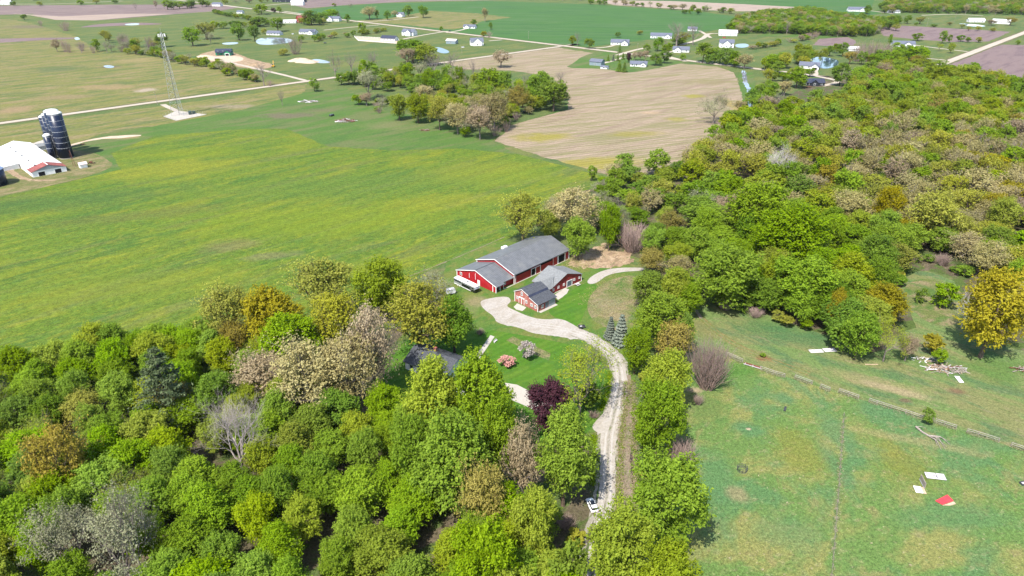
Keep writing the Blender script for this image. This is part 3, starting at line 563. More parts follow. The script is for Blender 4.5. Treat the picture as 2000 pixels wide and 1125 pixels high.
MB().box(4.4, 43.0, 0.15, 0.55, 0, 0.12).build('footing', M['concrete'], lb)
MB().box(24.5, 27.0, 20.1, 21.5, 4.2, 5.05).build('roof_hatch', M['white'], lb)
MB().box(10.3, 43.2, 10.62, 10.88, 7.44, 7.56).build('ridge_cap', M['roof_shingle_light'], lb)
MB().box(-0.2, 10.2, 10.88, 11.12, 6.05, 6.14).build('ridge_cap', M['dark_steel'], lb)

MB().box(10.6, 43.4, 0.02, 0.14, 3.84, 3.98).build('gutter', M['dark_steel'], lb)
for q in (11.0, 42.9): MB().box(q-0.06, q+0.06, 0.44, 0.56, 0.2, 3.85).build('downpipe', M['white'], lb)
# ================================================================ small gambrel block barn
B = R(43.4)
sb = empty('gambrel_barn', ox, oy, B)
tag(sb, 'small gambrel-roofed barn with pinkish red block front and white framed windows', 'barn')
prof = [(-9.3, 0), (-9.3, 4.2), (-13.0, 6.1), (-16.4, 4.95), (-16.9, 4.25), (-20.9, 2.95), (-20.9, 0)]
w = MB(); n = len(prof); x0, x1 = 0.7, 9.9
w.add([(x0, *p) for p in prof] + [(x1, *p) for p in prof], [tuple(range(n)), tuple(range(2*n-1, n-1, -1))] + [(i, i+n, (i+1) % n + n, (i+1) % n) for i in range(n)])
w.build('wall', M['brick'], sb)
def rp(root, pts, mat, name='roof_slope', x0=0.4, x1=10.2, t=0.14, up=0.16):
    (ya, za), (yb, zb) = pts
    return MB().slab([(x0, ya, za+up), (x1, ya, za+up), (x1, yb, zb+up), (x0, yb, zb+up)], t).build(name, mat, root)
rp(sb, ((-9.0, 4.03), (-13.0, 6.1)), M['roof_shingle']); rp(sb, ((-13.0, 6.1), (-16.45, 4.93)), M['roof_shingle'])
rp(sb, ((-16.45, 4.91), (-16.95, 4.25)), M['roof_navy'], 'roof_break'); rp(sb, ((-16.95, 4.23), (-21.3, 2.82)), M['roof_shingle'])
for t, z, ww, hh in ((-10.6, 2.0, 0.8, 0.9), (-15.2, 2.0, 0.8, 1.0), (-17.9, 1.75, 1.0, 1.0), (-19.8, 1.65, 0.9, 1.0), (-12.9, 4.35, 0.8, 1.3)):
    on_wall(sb, 'x-', x0, t, z, ww, hh, M['glass'], 'window', M['white'], 0.05, True)
on_wall(sb, 'x-', x0, -12.1, 1.25, 1.15, 2.4, M['brick'], 'barn_door', M['white'], 0.08); on_wall(sb, 'x-', x0, -13.5, 1.25, 1.15, 2.4, M['brick'], 'barn_door', M['white'], 0.08)
on_wall(sb, 'x-', x0, -12.8, 2.75, 3.0, 0.18, M['white'], 'door_rail', None)
on_wall(sb, 'y-', -20.9, 3.1, 1.5, 1.0, 1.0, M['glass'], 'window', M['white'], 0.05, True); on_wall(sb, 'y-', -20.9, 5.2, 1.15, 1.3, 2.3, M['door_grey'], 'side_door', None)
on_wall(sb, 'y-', -20.9, 7.9, 1.35, 3.4, 2.6, M['block_grey'], 'grey_wall_panel', None); on_wall(sb, 'y-', -20.9, 4.0, 1.2, 0.5, 2.2, M['red2'], 'red_wall_panel', None)
for y, h in ((-20.95, 2.9), (-9.25, 4.1)): MB().box(x0-0.08, x0+0.1, y-0.1, y+0.1, 0, h).build('corner_trim', M['white'], sb)
for (pya, pza), (pyb, pzb) in (((-9.0, 4.0), (-13.0, 6.06)), ((-13.0, 6.06), (-16.45, 4.9)), ((-16.95, 4.22), (-21.3, 2.8))):
    fascia(sb, x0-0.38, pya, pza, pyb, pzb, 0.16, 0.06)
MB().box(1.0, 9.8, -22.2, -20.98, 0, 0.12).build('side_slab', M['concrete'], sb)
# wing with a dark red gable, ridge across
wg = empty('red_wing_barn', ox, oy, B)
tag(wg, 'low dark red wing barn with light grey shingle roof joined behind the gambrel barn', 'barn')
def rot_gable(root, x0, x1, y0, y1, ez0, ez1, rx, rz, wall, roof, over=0.35, wname='wall', rname='roof'):
    w = MB(); pr = [(x0, 0), (x1, 0), (x1, ez1), (rx, rz), (x0, ez0)]; w.prism(pr, y0, y1); w.build(wname, wall, root)
    for xa, za in ((x0, ez0), (x1, ez1)):
        sl = (rz-za)/abs(rx-xa); xo = xa + math.copysign(over, xa-rx); zo = za - sl*over
        MB().slab([(rx, y0-over, rz+0.16), (rx, y1+over, rz+0.16), (xo, y1+over, zo+0.16), (xo, y0-over, zo+0.16)], 0.14).build(rname, roof, root)
rot_gable(wg, 14.0, 31.2, -14.5, -5.2, 2.3, 2.9, 22.6, 5.8, M['red2'], M['roof_shingle_light'])
MB().slab([(9.95, -11.6, 5.1), (18.6, -11.6, 5.1), (14.4, -15.2, 2.75), (9.95, -15.6, 3.1)], 0.14).build('link_roof', M['roof_shingle_light'], wg)
MB().slab([(9.95, -11.6, 5.1), (18.6, -11.6, 5.1), (14.4, -8.2, 2.75), (9.95, -8.2, 3.1)], 0.14).build('link_roof', M['roof_shingle_light'], wg)
MB().prism([(9.98, 0), (14.0, 0), (14.0, 2.6), (9.98, 2.9)], -15.0, -8.4).build('link_wall', M['red2'], wg)
MB().prism([(9.98, 2.8), (15.0, 2.6), (15.0, 3.6), (9.98, 4.2)], -13.4, -9.8).build('link_infill', M['red2'], wg)
for t, z in ((15.4, 1.45), (18.2, 1.6), (21.2, 1.7), (27.0, 1.9), (30.0, 1.75)):
    on_wall(wg, 'y-', -14.5, t, z, 0.75, 0.85, M['glass'], 'window', M['white'], 0.05, True)
on_wall(wg, 'y-', -14.5, 24.3, 1.15, 2.6, 2.3, M['door_grey'], 'double_door', M['white'])
MB().box(31.1, 31.32, -14.6, -14.4, 0, 2.9).build('corner_trim', M['white'], wg)
MB().box(14.0, 31.2, -14.95, -14.62, 0, 0.1).build('footing', M['concrete'], wg)

def to_world(root_ang, lx, ly):
    return (ox + lx*math.cos(root_ang) - ly*math.sin(root_ang), oy + lx*math.sin(root_ang) + ly*math.cos(root_ang))
# patio table set by the wing
def picnic(x, y, rz):
    t = empty('picnic_table', x, y, rz); tag(t, 'pale outdoor table against the dark red wing wall', 'table')
    MB().box(-1.0, 1.0, -0.45, 0.45, 0.70, 0.78).build('table_top', M['sheet_pale'], t)
    for s in (-1, 1):
        MB().box(-1.0, 1.0, s*0.75-0.14, s*0.75+0.14, 0.42, 0.47).build('bench_seat', M['sheet_pale'], t)
        m = MB(); m.tube((s*0.7, -0.8, 0), (s*0.7, 0.3, 0.7), 0.05); m.tube((s*0.7, 0.8, 0), (s*0.7, -0.3, 0.7), 0.05); m.build('leg_frame', M['dark_steel'], t)
picnic(*to_world(B, 27.0, -16.2), B)
# black crate trailer left on the verge beside the drive
bx_, by_ = P(1136, 641)
t = empty('utility_cart', bx_, by_, R(10)); tag(t, 'small black utility cart parked on the grass beside the driveway bend', 'cart')
m = MB(); m.box(-1.1, 1.1, -0.6, 0.6, 0.45, 0.5); [m.box(*q) for q in ((-1.1, -1.05, -0.6, 0.6, 0.5, 1.0), (1.05, 1.1, -0.6, 0.6, 0.5, 1.0), (-1.05, 1.05, -0.6, -0.55, 0.5, 1.0), (-1.05, 1.05, 0.55, 0.6, 0.5, 1.0))]; m.build('box', M['dark_steel'], t)
for sy in (-1, 1): MB().tube((0, sy*0.68, 0.32), (0, sy*0.84, 0.32), 0.32, n=14).build('wheel', M['rubber'], t)
MB().tube((1.1, 0, 0.48), (2.2, 0, 0.35), 0.05).build('drawbar', M['dark_steel'], t)
MB().box(-0.6, 0.1, -0.4, 0.3, 0.5, 0.85).build('crate', M['sheet_pale'], t)

# ================================================================ horse trailer with living quarters
tr = empty('horse_trailer', *P(912, 563), R(43.4 - 90 + 1))
tag(tr, 'long silver and black gooseneck horse trailer parked along the red barn gable', 'trailer')
hl = 6.1
m = MB(); m.prism([(-hl, 0.55), (3.6, 0.55), (3.9, 1.45), (hl-0.5, 1.5), (hl, 2.0), (hl-0.4, 2.75), (-hl, 2.75)], -1.2, 1.2); m.build('body', M['steel'], tr)
m = MB()
ro = [(-hl-0.03, -1.22), (hl-0.9, -1.22), (hl-0.2, -0.8), (hl+0.02, 0), (hl-0.2, 0.8), (hl-0.9, 1.22), (-hl-0.03, 1.22)]
m.slab([(a, b, 2.86) for a, b in ro], 0.10); m.build('roof', M['white'], tr)
MB().box(-1.6, 2.9, -1.235, -1.21, 0.85, 2.15).build('awning_panel', M['black_gloss'], tr)
MB().box(-hl+0.1, -1.9, -1.23, -1.21, 1.75, 2.35).build('window_band', M['black_gloss'], tr)
for i in range(4): MB().box(-5.8+i*1.0, -5.05+i*1.0, -1.25, -1.232, 1.85, 2.25).build('window', M['glass'], tr)
MB().box(3.0, 3.6, -1.25, -1.21, 0.7, 2.4).build('door', M['black_gloss'], tr)
MB().box(3.9, 5.3, -1.24, -1.21, 1.7, 2.3).build('nose_panel', M['black_gloss'], tr)
MB().box(-hl, 3.6, -1.26, -1.215, 0.5, 0.68).build('skirt', M['white'], tr)
MB().prism([(4.0, 0.35), (5.5, 0.35), (5.9, 1.42), (4.0, 1.42)], -1.0, 1.0).build('gooseneck', M['black_gloss'], tr)
for sx in (-3.9, -2.9):
    for sy in (-1.1, 1.1):
        wl = MB().tube((sx, sy-0.13, 0.38), (sx, sy+0.13, 0.38), 0.38, n=14).build('wheel', M['rubber'], tr)
        MB().tube((sx, sy-0.15, 0.38), (sx, sy+0.15, 0.38), 0.2, n=10).build('rim', M['white'], wl)
MB().box(0.2, 1.1, -0.35, 0.35, 2.86, 3.05).build('air_conditioner', M['dark_steel'], tr)
for px_ in (-3.2, -0.9): MB().box(px_-0.2, px_+0.2, -0.25, 0.1, 2.86, 2.95).build('roof_vent', M['dark_steel'], tr)
# white covered trailer half under the tree
ct = empty('covered_trailer', *P(880, 574), R(20)); tag(ct, 'small white covered trailer tucked beside the trees left of the red barn', 'trailer')
MB().prism([(-1.5, 0.5), (1.5, 0.5), (1.9, 1.2), (1.5, 2.0), (-1.5, 2.0)], -0.9, 0.9).build('body', M['white'], ct)
MB().slab([(-1.6, -1.0, 2.12), (1.6, -1.0, 2.12), (1.6, 1.0, 2.12), (-1.6, 1.0, 2.12)], 0.1).build('lid', M['sheet_pale'], ct)
for sy in (-1, 1): MB().tube((0, sy*0.92, 0.32), (0, sy*1.1, 0.32), 0.32, n=12).build('wheel', M['rubber'], ct)
MB().tube((1.8, 0, 0.6), (2.9, 0, 0.45), 0.05).build('drawbar', M['dark_steel'], ct)

# ================================================================ white hatchback
def lofted(name, secs, mat, parent):
    """secs: list of (y, [(x,z)...]) equal counts"""
    m = MB(); n = len(secs[0][1])
    for y, pr in secs: m.v += [(x, y, z) for x, z in pr]
    for j in range(len(secs)-1):
        for i in range(n): m.f.append((j*n+i, j*n+(i+1) % n, (j+1)*n+(i+1) % n, (j+1)*n+i))
    m.f.append(tuple(range(n-1, -1, -1))); m.f.append(tuple((len(secs)-1)*n+i for i in range(n)))
    o = m.build(name, mat, parent, True); return o
def make_car(x, y, rz, label, mat, blackroof=True):
    c = empty('parked_car', x, y, rz); tag(c, label, 'car')
    def sec(hw, zb, zt, sh):   # lower body section
        return [(-hw, zb), (-hw-0.02, (zb+sh)/2), (-hw+0.02, sh), (-hw+0.14, zt), (hw-0.14, zt), (hw-0.02, sh), (hw+0.02, (zb+sh)/2), (hw, zb)]
    b = [(-2.2, sec(0.72, 0.42, 0.80, 0.7)), (-2.1, sec(0.84, 0.28, 0.92, 0.78)), (-1.5, sec(0.90, 0.24, 0.98, 0.86)), (-0.7, sec(0.91, 0.24, 0.97, 0.88)), (0.8, sec(0.91, 0.24, 0.97, 0.88)), (1.5, sec(0.90, 0.24, 0.90, 0.82)), (2.0, sec(0.84, 0.28, 0.78, 0.7)), (2.2, sec(0.68, 0.36, 0.66, 0.6))]
    lofted('body', b, mat, c)
    def cab(hw0, hw1, z0, z1): return [(-hw0, z0), (-hw1, z1), (hw1, z1), (hw0, z0)]
    lofted('cabin', [(-2.02, cab(0.72, 0.66, 0.95, 0.98)), (-1.55, cab(0.78, 0.60, 0.95, 1.44)), (-0.6, cab(0.80, 0.62, 0.94, 1.53)), (0.3, cab(0.80, 0.61, 0.94, 1.48)), (1.15, cab(0.76, 0.68, 0.92, 0.95))], M['black_gloss'], c)
    if blackroof:
        for s in (-1, 1): MB().slab([(s*0.50, -1.5, 1.50), (s*0.63, -1.5, 1.485), (s*0.63, 0.35, 1.535), (s*0.50, 0.35, 1.55)][::s], 0.05).build('roof_rail', mat, c)
        MB().slab([(-0.62, -1.75, 1.42), (0.62, -1.75, 1.42), (0.62, -0.95, 1.56), (-0.62, -0.95, 1.56)], 0.06).build('rear_roof', mat, c)
        MB().slab([(-0.49, -0.92, 1.575), (0.49, -0.92, 1.575), (0.49, 0.3, 1.55), (-0.49, 0.3, 1.55)], 0.03).build('glass_roof', M['black_gloss'], c)
    else: MB().slab([(-0.62, -1.6, 1.47), (0.62, -1.6, 1.47), (0.62, 0.35, 1.54), (-0.62, 0.35, 1.54)], 0.05).build('roof', mat, c)
    for s in (-1, 1):
        for yy in (-1.35, 1.35):
            wl = MB().tube((s*0.72, yy, 0.33), (s*0.93, yy, 0.33), 0.33, n=16).build('wheel', M['rubber'], c); MB().tube((s*0.93, yy, 0.33), (s*0.945, yy, 0.33), 0.2, n=12).build('rim', M['steel'], wl)
        MB().box(s*0.62-0.14, s*0.62+0.14, -2.22, -2.1, 0.66, 0.80).build('tail_light', M['red_paint'], c)
        MB().box(s*0.60-0.16, s*0.60+0.16, 2.08, 2.19, 0.55, 0.66).build('headlight', M['glass'], c)
        MB().box(s*0.98-0.08, s*0.98+0.08, 0.62, 0.74, 0.9, 1.02).build('wing_mirror', mat, c)
    MB().box(-0.26, 0.26, -2.225, -2.2, 0.50, 0.62).build('licence_plate', M['sheet_pale'], c)
    return c
make_car(*P(1156, 990), R(14), 'white hatchback with black glass roof parked on the drive under the maple', M['car_white'])

# ================================================================ house among the trees
hx, hy = P(862, 722)
h = empty('farm_house', hx, hy, R(-32)); tag(h, 'dark-roofed white house mostly hidden behind the front trees', 'house')
gable_block(h, -9.5, 6.0, -5.5, 5.5, 3.0, 5.6, M['white_siding'], M['roof_shingle'], over=0.5)
for t in (-7, -4, -1, 5): on_wall(h, 'y-', -5.5, t, 1.7, 1.2, 1.2, M['glass'], 'window', M['white'])
on_wall(h, 'y-', -5.5, 2.2, 1.1, 1.0, 2.1, M['red2'], 'front_door', M['white'])
for t in (-2.5, 2.5): on_wall(h, 'x+', 6.0, t, 1.7, 1.2, 1.2, M['glass'], 'window', M['white'])
MB().box(-3, -2.2, 0.6, 1.4, 4.6, 6.6).build('chimney', M['brick'], h)
gx, gy = P(930, 764)
gr = empty('garage_building', gx, gy, R(-32)); tag(gr, 'white garage with grey roof at the end of the concrete drive', 'garage')
gable_block(gr, -4.5, 4.5, -3.6, 3.6, 2.7, 4.6, M['white_siding'], M['roof_shingle'], over=0.4)
on_wall(gr, 'x+', 4.5, 0, 1.15, 4.8, 2.2, M['white'], 'garage_door', M['white'])
# bench, stones and bits on the lawn
b = empty('garden_bench', *P(968, 668), R(60)); tag(b, 'thin white garden bench on the lawn beside the concrete path', 'bench')
MB().box(-0.9, 0.9, -0.22, 0.22, 0.42, 0.47).build('seat', M['sheet_pale'], b); MB().box(-0.9, 0.9, 0.22, 0.27, 0.5, 0.9).build('backrest', M['sheet_pale'], b)
for s in (-0.8, 0.8): MB().box(s-0.04, s+0.04, -0.2, 0.24, 0, 0.42).build('leg', M['sheet_pale'], b)

# ================================================================ white dairy barn and silos at the left
wx, wy = P(65, 347)
WA = R(44.0)
wb = empty('dairy_barn', wx, wy, WA + R(91.5)); tag(wb, 'long white dairy barn with rusty red roof end beside the blue silos', 'barn')
# local x runs back along the barn, local y from the right side (0) ... negative = right
gable_block(wb, 9.0, 76, -17.1, 0, 3.0, 5.6, M['white'], M['roof_white'], over=0.4, name='back_wall')
gable_block(wb, 0, 8.55, -17.1, 0, 3.0, 5.6, M['white'], M['roof_rust'], over=0.4, name='front_wall', rname='rusty_roof')
MB().box(-0.3, 76, -8.75, -8.35, 5.72, 5.86).build('ridge_cap', M['white'], wb)
on_wall(wb, 'x-', 0, -4.6, 1.25, 3.2, 2.3, M['dark'], 'doorway', M['white']); on_wall(wb, 'x-', 0, -12.8, 1.25, 3.2, 2.3, M['dark'], 'doorway', M['white'])
MB().add([(-0.25, -16.2, 3.25), (-0.25, -0.9, 3.25), (-0.25, -8.55, 5.5), (-0.15, -16.2, 3.25), (-0.15, -0.9, 3.25), (-0.15, -8.55, 5.5)], [(0,1,2), (5,4,3), (0,3,4,1), (1,4,5,2), (2,5,3,0)]).build('gable_panel', M['block_grey'], wb)
for k in range(5): MB().box(8+k*14, 9+k*14, -4.4, -3.6, 4.5, 5.0).build('roof_vent', M['dark_steel'], wb)
rb = empty('dairy_annexe', *P(20, 330), WA + R(91.5)); tag(rb, 'lower white lean-to roof on the left side of the dairy barn', 'annexe')
rb.location = (wx, wy, 0)
m = MB(); m.add([(26, 0.5, 0), (76, 0.5, 0), (76, 9, 0), (26, 9, 0), (26, 0.5, 3.0), (76, 0.5, 3.0), (76, 9, 2.2), (26, 9, 2.2)], [(0,3,2,1), (4,5,6,7), (0,1,5,4), (1,2,6,5), (2,3,7,6), (3,0,4,7)]); m.build('wall', M['white'], rb)
MB().slab([(25.6, 0.45, 3.2), (76.4, 0.45, 3.2), (76.4, 9.4, 2.35), (25.6, 9.4, 2.35)], 0.12).build('roof', M['roof_white'], rb)
for k in range(3): MB().box(28+k*3.0, 30.2+k*3.0, 9.02, 9.08, 0.2, 1.9).build('doorway', M['dark'], rb)
sh = empty('milk_house', *P(88, 290), WA); tag(sh, 'low grey-roofed milk house between the dairy barn and the silos', 'shed')
gable_block(sh, -4, 4, -4.5, 4.5, 2.6, 3.4, M['white_siding'], M['roof_shingle_light'])
on_wall(sh, 'x-', -4, 0, 1.0, 1.0, 2.0, M['dark'], 'door', M['white'])
def make_silo(x, y, hgt, rad, label, cap=True, group='tall blue silos in a row'):
    s = empty('silo', x, y); tag(s, label, 'silo', group)
    MB().lathe([(rad, 0), (rad, hgt)], 28).build('shell', M['silo_blue'], s, True)
    MB().lathe([(rad+0.06, 0), (rad+0.06, 0.5)], 28).build('foundation', M['concrete'], s)
    nb = int(hgt/3.3)
    for k in range(2, nb+1):
        if k > 1: MB().lathe([(rad+0.04, k*3.3-0.035), (rad+0.03, k*3.3+0.035)], 28).build('band', M['silo_white'], s)
    MB().lathe([(rad+0.1, hgt-0.05), (rad+0.1, hgt+0.35), (rad*0.8, hgt+0.9), (rad*0.4, hgt+1.25), (0.2, hgt+1.35)], 28).build('dome', M['silo_white'], s, True)
    la = R(200)
    ld = MB(); cx, cy = (rad+0.35)*math.cos(la), (rad+0.35)*math.sin(la)
    for dd in (-0.22, 0.22): ld.tube((cx - dd*math.sin(la), cy + dd*math.cos(la), 0), (cx - dd*math.sin(la), cy + dd*math.cos(la), hgt+1), 0.045, n=4)
    for k in range(int(hgt/1.0)): ld.tube((cx + 0.25*math.sin(la), cy - 0.25*math.cos(la), k+.5), (cx - 0.25*math.sin(la), cy + 0.25*math.cos(la), k+.5), 0.03, n=4, cap=False)
    ld.build('ladder', M['dark_steel'], s)
    la = R(-20); cx, cy = (rad+0.3)*math.cos(la), (rad+0.3)*math.sin(la)
    MB().tube((cx, cy, 0), (cx, cy, hgt+0.5), 0.11, n=6).build('fill_pipe', M['dark_steel'], s)
    rl = MB()
    for k in range(16):
        a0, a1 = k*math.pi/8, (k+1)*math.pi/8
        p0 = ((rad)*math.cos(a0), (rad)*math.sin(a0)); p1 = (rad*math.cos(a1), rad*math.sin(a1))
        rl.tube((*p0, hgt+0.3), (*p0, hgt+1.2), 0.04, n=4); rl.tube((*p0, hgt+1.2), (*p1, hgt+1.2), 0.04, n=4)
    rl.build('railing', M['dark_steel'], s)
    return s
sx0, sy0 = P(131, 308)
ordn = ['nearest and rightmost of the four tall blue silos', 'second tall blue silo back from the small white shed', 'third tall blue silo in the row behind the barn', 'fourth and farthest of the tall blue silos']
for k in range(4):
    make_silo(sx0 - (0, 5.6, 11.8, 17.6)[k], sy0 + (0, 6.0, 10.8, 16.2)[k], (27.0, 27.0, 24.0, 21.5)[k], (3.95, 3.9, 3.0, 3.0)[k], ordn[k])
make_silo(*P(91, 265, 14.0), 14.0, 2.1, 'short slim blue silo at the far end of the silo row')
s = empty('slurry_tank', *P(-14, 362)); tag(s, 'squat wide dark blue slurry store cut by the left edge', 'tank')
MB().lathe([(7.0, 0), (7.0, 8.6)], 36).build('shell', M['silo_blue'], s, True)
MB().lathe([(7.1, 8.4), (7.1, 8.8), (6.7, 8.85), (0.2, 8.9)], 36).build('cover', paint('blue_grey_cover', (0.10, 0.14, 0.22), 0.5, 0.3), s)
for k in (1, 2): MB().lathe([(7.04, k*2.9-0.06), (7.04, k*2.9+0.06)], 36).build('band', M['dark_steel'], s)
s = empty('elevator_conveyor', *P(148, 326), WA + R(90)); tag(s, 'slim slanted conveyor leaning by the foot of the silos', 'conveyor')
m = MB(); m.tube((-0.3, 0, 0.3), (5, 0, 9), 0.12, n=4); m.tube((0.3, 0.7, 0.0), (4, 0.7, 7.0), 0.07, n=4); m.build('boom', M['rust'], s)
m = MB(); m.tube((3.2, -0.8, 0), (3.2, 0, 6.0), 0.07, n=4); m.tube((3.2, 0.8, 0), (3.2, 0, 6.0), 0.07, n=4); m.build('support_leg', M['rust'], s)
s = empty('garden_shed', *P(163, 327), WA); tag(s, 'little white shed with pinkish roof to the right of the silos', 'shed')
gable_block(s, -1.9, 1.9, -1.7, 1.7, 2.3, 3.2, M['white'], paint('faded_pink_roof', (0.55, 0.42, 0.40), 0.7, 0.2)); on_wall(s, 'x-', -1.9, 0, 1.0, 0.9, 1.9, M['sheet_pale'], 'door', M['white'])
s = empty('hay_rake', *P(179, 320), R(20)); tag(s, 'rusty farm implement with small wheels parked right of the white shed', 'farm machine')
m = MB(); m.tube((-2, 0, 0.6), (2, 0, 0.6), 0.12); m.tube((0, 0, 0.6), (1.5, -2.2, 0.5), 0.1); m.box(-1.2, 0.6, -0.5, 0.6, 0.6, 1.5); m.build('frame', M['rust'], s)
for q in (-1.8, 1.8): MB().tube((q-0.12, 0, 0.5), (q+0.12, 0, 0.5), 0.5, n=14).build('wheel', M['rubber'], s)
s = empty('disc_harrow', *P(162, 283), R(10)); tag(s, 'small dark implement standing alone on the grass behind the silos', 'farm machine')
m = MB(); m.box(-1.5, 1.5, -0.2, 0.2, 0.5, 0.8); m.box(-0.2, 0.2, -1.2, 1.4, 0.4, 0.7); m.build('frame', M['rust'], s)
for q in (-1.2, -0.4, 0.4, 1.2): MB().tube((q-0.04, 0, 0.4), (q+0.04, 0, 0.4), 0.4, n=12).build('disc', M['dark_steel'], s)

# ================================================================ lattice tower
tx, ty = P(349, 225)
TWH = height_at(tx, ty, 62)
tw = empty('lattice_tower', tx, ty, R(12)); tag(tw, 'tall grey lattice radio tower with white antennas at its top', 'tower')
def tri(z):
    r = 5.2*(1-z/TWH)**1.0*0.86 + 0.75
    return [Vector((r*math.cos(R(90+120*k)), r*math.sin(R(90+120*k)), z)) for k in range(3)]
zs = [0]; hh = 5.2
while zs[-1] < TWH-1.5: zs.append(min(TWH, zs[-1]+hh)); hh = max(2.0, hh*0.955)
for k in range(3):
    lg = MB()
    for a, b in zip(zs[:-1], zs[1:]): lg.tube(tri(a)[k], tri(b)[k], 0.13*(1-a/TWH*0.4), n=5, cap=False)
    lg.build('leg', M['steel'], tw)
for a, b in zip(zs[:-1], zs[1:]):
    br = MB(); A0, B0 = tri(a), tri(b)
    for k in range(3):
        k2 = (k+1) % 3; br.tube(A0[k], B0[k2], 0.055, n=4, cap=False); br.tube(A0[k2], B0[k], 0.055, n=4, cap=False); br.tube(B0[k], B0[k2], 0.055, n=4, cap=False)
    br.build('brace', M['steel'], tw)
for k in range(3):
    an = R(30+120*k); c, s_ = math.cos(an), math.sin(an)
    for j in (-1.3, 0, 1.3):
        ax, ay = 2.1*c - j*s_, 2.1*s_ + j*c
        MB().box(ax-0.14, ax+0.14, ay-0.14, ay+0.14, TWH-3.6, TWH-1.4).build('antenna_panel', M['white'], tw)
    MB().tube((0, 0, TWH-2.7), (2.0*c, 2.0*s_, TWH-2.7), 0.07, n=4).build('antenna_arm', M['steel'], tw)
MB().tube((0, 0, TWH-1), (0, 0, TWH+3), 0.06, n=4).build('lightning_rod', M['steel'], tw)
MB().tube((0.5, 0, 0), (0.3, 0, TWH-3), 0.12, n=5).build('cable_run', M['dark_steel'], tw)
s = empty('equipment_cabinet', *P(372, 224), R(45)); tag(s, 'dark green equipment cabinets on the concrete pad under the tower', 'cabinet')
for i, (a, b) in enumerate(((0, 0), (3, 0.5), (1, 3))): MB().box(a-1, a+1, b-0.8, b+0.8, 0.05, 2.3).build('cabinet_box', paint('cabinet_green%d' % i, (0.05, 0.075, 0.065), 0.5), s)
# compound fence round the pad
pad = [P(*q) for q in ((319, 228), (345, 216), (404, 224), (344, 236))]
fe = empty('compound_fence', *pad[0]); tag(fe, 'low wire fence with thin posts round the tower pad', 'fence')
fx, fy = pad[0]
for i in range(4):
    a, b = pad[i], pad[(i+1) % 4]; L = math.hypot(b[0]-a[0], b[1]-a[1]); n = int(L/4)
    for j in range(n): MB().tube((a[0]+(b[0]-a[0])*j/n-fx, a[1]+(b[1]-a[1])*j/n-fy, 0), (a[0]+(b[0]-a[0])*j/n-fx, a[1]+(b[1]-a[1])*j/n-fy, 2.0), 0.05, n=5).build('post', M['steel'], fe)
    m = MB()
    for z in (0.3, 1.0, 1.9): m.tube((a[0]-fx, a[1]-fy, z), (b[0]-fx, b[1]-fy, z), 0.025, n=4)
    m.build('wire', M['steel'], fe)

# ================================================================ utility poles
POLES = [((308, 205), 11, 'grey utility pole where the tower track meets the road'), ((1032, 76), 11, 'thin utility pole at the edge of the big green crop'), ((1245, 99), 9, 'thin utility pole beside the road in front of the white farmhouse'),
         ((570, 22), 11, 'thin utility pole by the far green crop near the white barn'), ((1810, 52), 13, 'leaning pale pole at the left end of the mauve field'), ((1866, 36), 13, 'tall pale pole by the far wood at upper right'), ((1665, 118), 12, 'wooden pole by the pond house'), ((902, 105), 9, 'pole beside the road left of the pinkish tree')]
for (px_, py_), h_, lab in POLES:
    s = empty('utility_pole', *P(px_, py_), GRID); tag(s, lab, 'pole', 'utility poles')
    MB().tube((0, 0, 0), (0, 0, h_), 0.17, 0.11, n=7).build('shaft', M['wood_grey'], s)
    MB().box(-1.2, 1.2, -0.06, 0.06, h_-0.8, h_-0.65).build('crossarm', M['wood_grey'], s)
    for q in (-1.1, 0, 1.1): MB().tube((q, 0, h_-0.65), (q, 0, h_-0.4), 0.06, n=5).build('insulator', M['white'], s)

# ================================================================ far houses
def house(px, py, ang, L, W, eave, ridge, wall, roof, label, cat='house', wing=None, win=3, garage=False, name='house', porch=False):
    x, y = P(px, py); h = empty(name, x, y, R(ang)); tag(h, label, cat)
    gable_block(h, -L/2, L/2, -W/2, W/2, eave, ridge, M[wall], M[roof], over=0.5)
    rows = (1.7,) if eave < 4.5 else (1.6, 4.4)
    for z in rows:
        for i in range(win):
            t = -L/2 + L*(i+0.5)/win; on_wall(h, 'y-', -W/2, t, z, 1.3, 1.4, M['glass'], 'window', M['white'])
        for t in (-W/4, W/4): on_wall(h, 'x-', -L/2, t, z, 1.2, 1.4, M['glass'], 'window', M['white']); on_wall(h, 'x+', L/2, t, z, 1.2, 1.4, M['glass'], 'window', M['white'])
    if garage: on_wall(h, 'x-', -L/2, 0, 1.3, 4.4, 2.5, M['dark'] if garage == 'dark' else M['white'], 'garage_door', M['white'], 0.1)
    else: on_wall(h, 'y-', -W/2, -L/2 + L/win, 1.1, 1.1, 2.2, M['door_grey'], 'front_door', M['white'])
    if wing:
        wx_, wl, ww, we, wr = wing     # gabled wing poking out towards -y at x = wx_
        pr = [(wx_-ww/2, 0), (wx_+ww/2, 0), (wx_+ww/2, we), (wx_, wr), (wx_-ww/2, we)]
        MB().prism(pr, -W/2-wl, -W/2+0.0).build('wing_wall', M[wall], h)
        for s_ in (-1, 1):
            sl = (wr-we)/(ww/2)
            MB().slab([(wx_, -W/2-wl-0.5, wr+0.17), (wx_, 0, wr+0.17), (wx_+s_*(ww/2+0.5), 0, we-sl*0.5+0.17), (wx_+s_*(ww/2+0.5), -W/2-wl-0.5, we-sl*0.5+0.17)], 0.16).build('wing_roof', M[roof], h)
        if garage == 'wing': on_wall(h, 'y-', -W/2-wl, wx_, 1.4, ww*0.6, 2.5, M['dark'], 'garage_door', M['white'], 0.1)
        else: on_wall(h, 'y-', -W/2-wl, wx_, 1.8, 1.4, 1.4, M['glass'], 'window', M['white'])
    return h
HS = house
